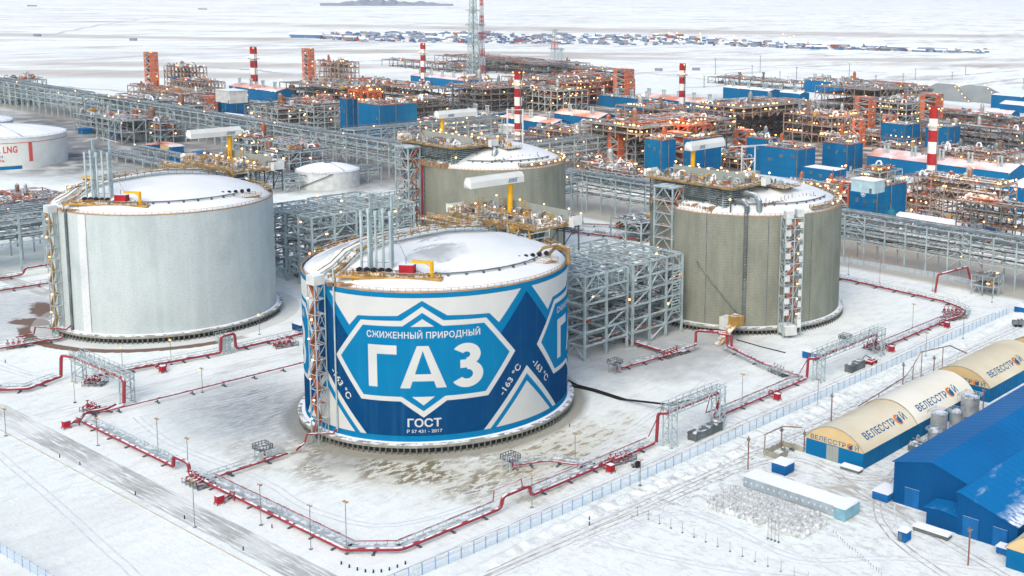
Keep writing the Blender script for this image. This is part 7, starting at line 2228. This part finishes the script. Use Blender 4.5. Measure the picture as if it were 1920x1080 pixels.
# small coloured cabins in the left plant
for i, (u, v, wx, dy, h, m_, rf, lab) in enumerate((
    (318, 274, 22, 9, 5, beige, pink_roof, 'beige walled cabin row with pink roof left of the bare tank crane'), (322, 276, 4, 9, 5, blue_w, pink_roof, 'blue end of the beige cabin row, right side'), (283, 272, 6, 9, 5, blue_w, pink_roof, 'blue end of the beige cabin row, left side'),
    (345, 298, 20, 10, 5, blue_w, snow_m, 'blue cabin with white roof near the bare tank crane'), (375, 288, 10, 8, 5, blue_w, blue_r, 'small blue cabin right of the white roofed one'), (265, 252, 60, 12, 5, white_p, pink_roof, 'long white cabin with orange pink roof'),
    (222, 248, 22, 8, 4, blue_p, snow_m, 'small blue cabin with white roof in the left plant'), (155, 243, 8, 8, 4, blue_w, blue_r, 'tiny blue cabin left of the long white one'), (175, 198, 20, 14, 9, blue_w, blue_w, 'dark blue shed under the left rack'),
    (330, 170, 50, 14, 8, cream, cream, 'cream coloured tank shed behind the left rack'), (345, 180, 40, 20, 8, grey_l, snow_m, 'grey cabin right of the cream shed'), (430, 172, 22, 16, 10, grey_l, grey_l, 'pale grey penthouse on the left blue building'),
    (1640, 342, 14, 10, 6, mat('pale blue cabin', (0.42, 0.60, 0.66), .6), grey_l, 'pale blue cabin on the near blue building'), (760, 420, 5, 5, 8, blue_w, blue_r, 'blue cabin glimpsed inside the trestle beside the far tank'), (1360, 200, 40, 12, 6, grey_l, snow_m, 'white roofed cabin beside the chimney right of the centre'),
    (1630, 408, 30, 5, 6, blue_w, blue_r, 'blue shed behind the right rack'), (905, 240, 24, 12, 6, grey_l, snow_m, 'grey cabin with snow roof left of the banded chimney'), (960, 238, 18, 12, 7, grey_l, grey_l, 'pale grey box unit in front of the banded chimney'), (1832, 434, 5, 14, 6.2, teal, blue_r, 'blue hood at the end of the low snowy hall'))):
    z = 34 if 'on the near blue' in lab else 25 if 'penthouse' in lab else 0
    q = at(u, v, z + h); t = thing('plant_cabin', (q.x, q.y, z), lab, 'cabin')
    b = MB(); b.box(q.x - wx, q.x, q.y, q.y + dy, z, z + h)
    for k in range(int(wx / 3)): b.bar((q.x - wx + 1.5 + 3 * k, q.y - .05, z + .2), (q.x - wx + 1.5 + 3 * k, q.y - .05, z + h - .2), .14)
    b.build('wall', m_, t); b = MB(); b.box(q.x - wx - .4, q.x + .4, q.y - .4, q.y + dy + .4, z + h, z + h + .5); b.build('roof', rf, t)
    b = MB(); b.box(q.x - 3, q.x - 1.5, q.y - .15, q.y - .02, z + .1, z + 2.6); b.build('door', steel_d, t)
# mast-height light poles beyond the plant
for i, (u, v0, v1) in enumerate(((1341, 144, 110), (1425, 137, 105), (1320, 165, 143), (1360, 162, 142), (1410, 140, 123), (1462, 152, 135), (1493, 158, 127), (1592, 146, 120), (1716, 150, 130), (1693, 153, 138), (1785, 150, 136), (1810, 140, 125), (1918, 168, 148), (1642, 153, 142), (1477, 150, 144))):
    q = at(u, v0); t = thing('light_pole', q, ('tallest' if i == 0 else 'thin grey') + ' light pole beyond the plant, number %s of the row counted from the left' % ('first second third fourth fifth sixth seventh eighth ninth tenth eleventh twelfth thirteenth fourteenth fifteenth'.split()[sorted([1341, 1425, 1320, 1360, 1410, 1462, 1493, 1592, 1716, 1693, 1785, 1810, 1918, 1642, 1477]).index(u)]), 'light pole', 'light poles beyond the plant')
    D = (q - CAM).dot(FW); h = (v0 - v1) / FPX * D
    b = MB(); b.cyl((q.x, q.y, 0), (q.x, q.y, h), .45, 6); b.build('pole', steel_d, t); b = MB(); b.box(q.x - 2.2, q.x + 2.2, q.y - .6, q.y + .6, h - .3, h + .8); b.build('lamp_head', steel, t)
for i, (u, v0, v1) in enumerate(((1386, 166, 138), (1431, 164, 138))):
    q = at(u, v0); D = (q - CAM).dot(FW); h = (v0 - v1) / FPX * D; t = thing('exhaust_stack', q, ('left' if i == 0 else 'right') + ' dark twin exhaust stack behind the blue and orange panelled hall', 'stack')
    b = MB(); b.cyl((q.x, q.y, 0), (q.x, q.y, h), 1.5, 10); b.cyl((q.x, q.y, h), (q.x, q.y, h + 2), 2.2, 10); b.build('shaft', steel_d, t, True)

# ================================================================ VILLAGE
hm = [(mat('far blue house', (0.10, 0.21, 0.37), .7), 'navy'), (mat('far slate house', (0.25, 0.29, 0.35), .7), 'slate grey'), (mat('far white house', (0.62, 0.64, 0.64), .7), 'white'), (mat('far rust house', (0.30, 0.10, 0.08), .7), 'rust red'), (mat('far tan house', (0.42, 0.36, 0.26), .7), 'tan')]
HM = []
for mm, nm in hm:
    b = MB(); b.box(-.5, .5, -.5, .5, 0, .62, 0)
    b.add([(-.55, -.55, .6), (.55, -.55, .6), (.55, 0, 1.0), (-.55, 0, 1.0), (.55, .55, .6), (-.55, .55, .6)], [(0, 1, 2, 3), (3, 2, 4, 5)], 1 if mm.name in ('far blue house', 'far white house') else 0)
    b.add([(-.5, -.5, .62), (-.5, .5, .62), (-.5, 0, .98)], [(0, 1, 2)], 0); b.add([(.5, -.5, .62), (.5, .5, .62), (.5, 0, .98)], [(0, 1, 2)], 0)
    HM.append((protomesh('house', b, [mm, snow_m]), nm))
rv = random.Random(21)
def vil(u, rv):
    if u < 1260: return 68 + (u - 540) * .012 + rv.uniform(-9, 9) * min(1, (u - 525) / 150)
    if u < 1500: return 77 + (u - 1260) * .05 + rv.uniform(-9, 6) * (1 - (u - 1260) / 420)
    return 89.5 + (u - 1500) * .027 + rv.uniform(-1.6, 1.8) * (1.3 if u < 1620 else 1)
b = MB()
for i in range(1100):
    u = 545 + (1840 - 545) * rv.random(); q = at(u, vil(u, rv)); s = rv.uniform(2.5, 8); h = rv.uniform(2, 5); a_ = rv.uniform(0, 3)
    cx_, sx__ = math.cos(a_) * s, math.sin(a_) * s; k2 = rv.uniform(.4, .9)
    P4 = [(q.x + cx_, q.y + sx__), (q.x - sx__ * k2, q.y + cx_ * k2), (q.x - cx_, q.y - sx__), (q.x + sx__ * k2, q.y - cx_ * k2)]
    mi_ = rv.choices((0, 1, 2), (5, 4, 1))[0]
    b.add([(x, y, 0) for x, y in P4] + [(x, y, h) for x, y in P4], [(4, 5, 6, 7), (0, 1, 5, 4), (1, 2, 6, 5), (2, 3, 7, 6), (3, 0, 4, 7)], mi_)
o = b.build('village_clutter', [mat('village sheds slate', (0.27, 0.31, 0.37), .8), mat('village sheds blue', (0.08, 0.17, 0.30), .8), mat('village sheds rust', (0.24, 0.11, 0.08), .8)], loc=None)
tag(o, 'countless small sheds, vehicles and stored goods between the far village houses', 'sheds', kind='stuff')
for i in range(290):
    f_ = rv.random() ** .85; u = 540 + (1850 - 540) * f_
    v = vil(u, rv)
    q = at(u, v); k = rv.choices(range(5), (36, 30, 14, 8, 6))[0]
    o = bpy.data.objects.new('village_house', HM[k][0]); C.objects.link(o); o.location = q
    L = rv.uniform(9, 22) * (1.3 if u > 1500 else 1); o.scale = (L, rv.uniform(8, 13), rv.uniform(4.5, 9)); o.rotation_euler = (0, 0, R(rv.choice((35, 48, 125, 60)) + rv.uniform(-8, 8)))
    tag(o, 'small %s house with snowy roof in the far village' % HM[k][1], 'house', 'houses of the far village')
for i, (u, v, L) in enumerate(((1555, 88, 64), (1490, 86, 30), (1690, 94, 46), (1640, 91, 34), (575, 71, 40))):
    q = at(u, v); o = bpy.data.objects.new('village_hall', HM[0][0]); C.objects.link(o); o.location = q; o.scale = (L * 1.5, 24, 12); o.rotation_euler = (0, 0, R(48))
    tag(o, ['longest blue hall of the far village', 'dark blue hall left of the longest hall in the village', 'blue hall near the right end of the village', 'blue hall right of the longest village hall', 'slate blue hall at the left end of the village'][i], 'hall')
for i in range(26):
    u = rv.uniform(1180, 1500); v = rv.uniform(66, 86); q = at(u, v)
    o = bpy.data.objects.new('village_lamp', LAMP_L); C.objects.link(o); o.location = (q.x, q.y, 6); o.scale = (2.4, 2.4, 2)
    tag(o, 'small warm street light in the right half of the far village', 'street light', 'village street lights')
for i, (u, v) in enumerate(((70, 68), (250, 76), (380, 18), (610, 8), (1305, 132), (1235, 133), (60, 12))):
    q = at(u, v); o = bpy.data.objects.new('lone_hut', HM[1][0]); C.objects.link(o); o.location = q; o.scale = (26 if v < 30 else 11, 8, 4.5); o.rotation_euler = (0, 0, R(50))
    tag(o, ['lone dark hut on the snow plain at the far left', 'dark hut by the far road at the left', 'lone hut high up on the plain, left of centre', 'hut below the distant scrub', 'low dark hut right of the chimney, beyond the plant', 'low dark hut left of the chimney, beyond the plant', 'hut near the top left corner'][i], 'hut')
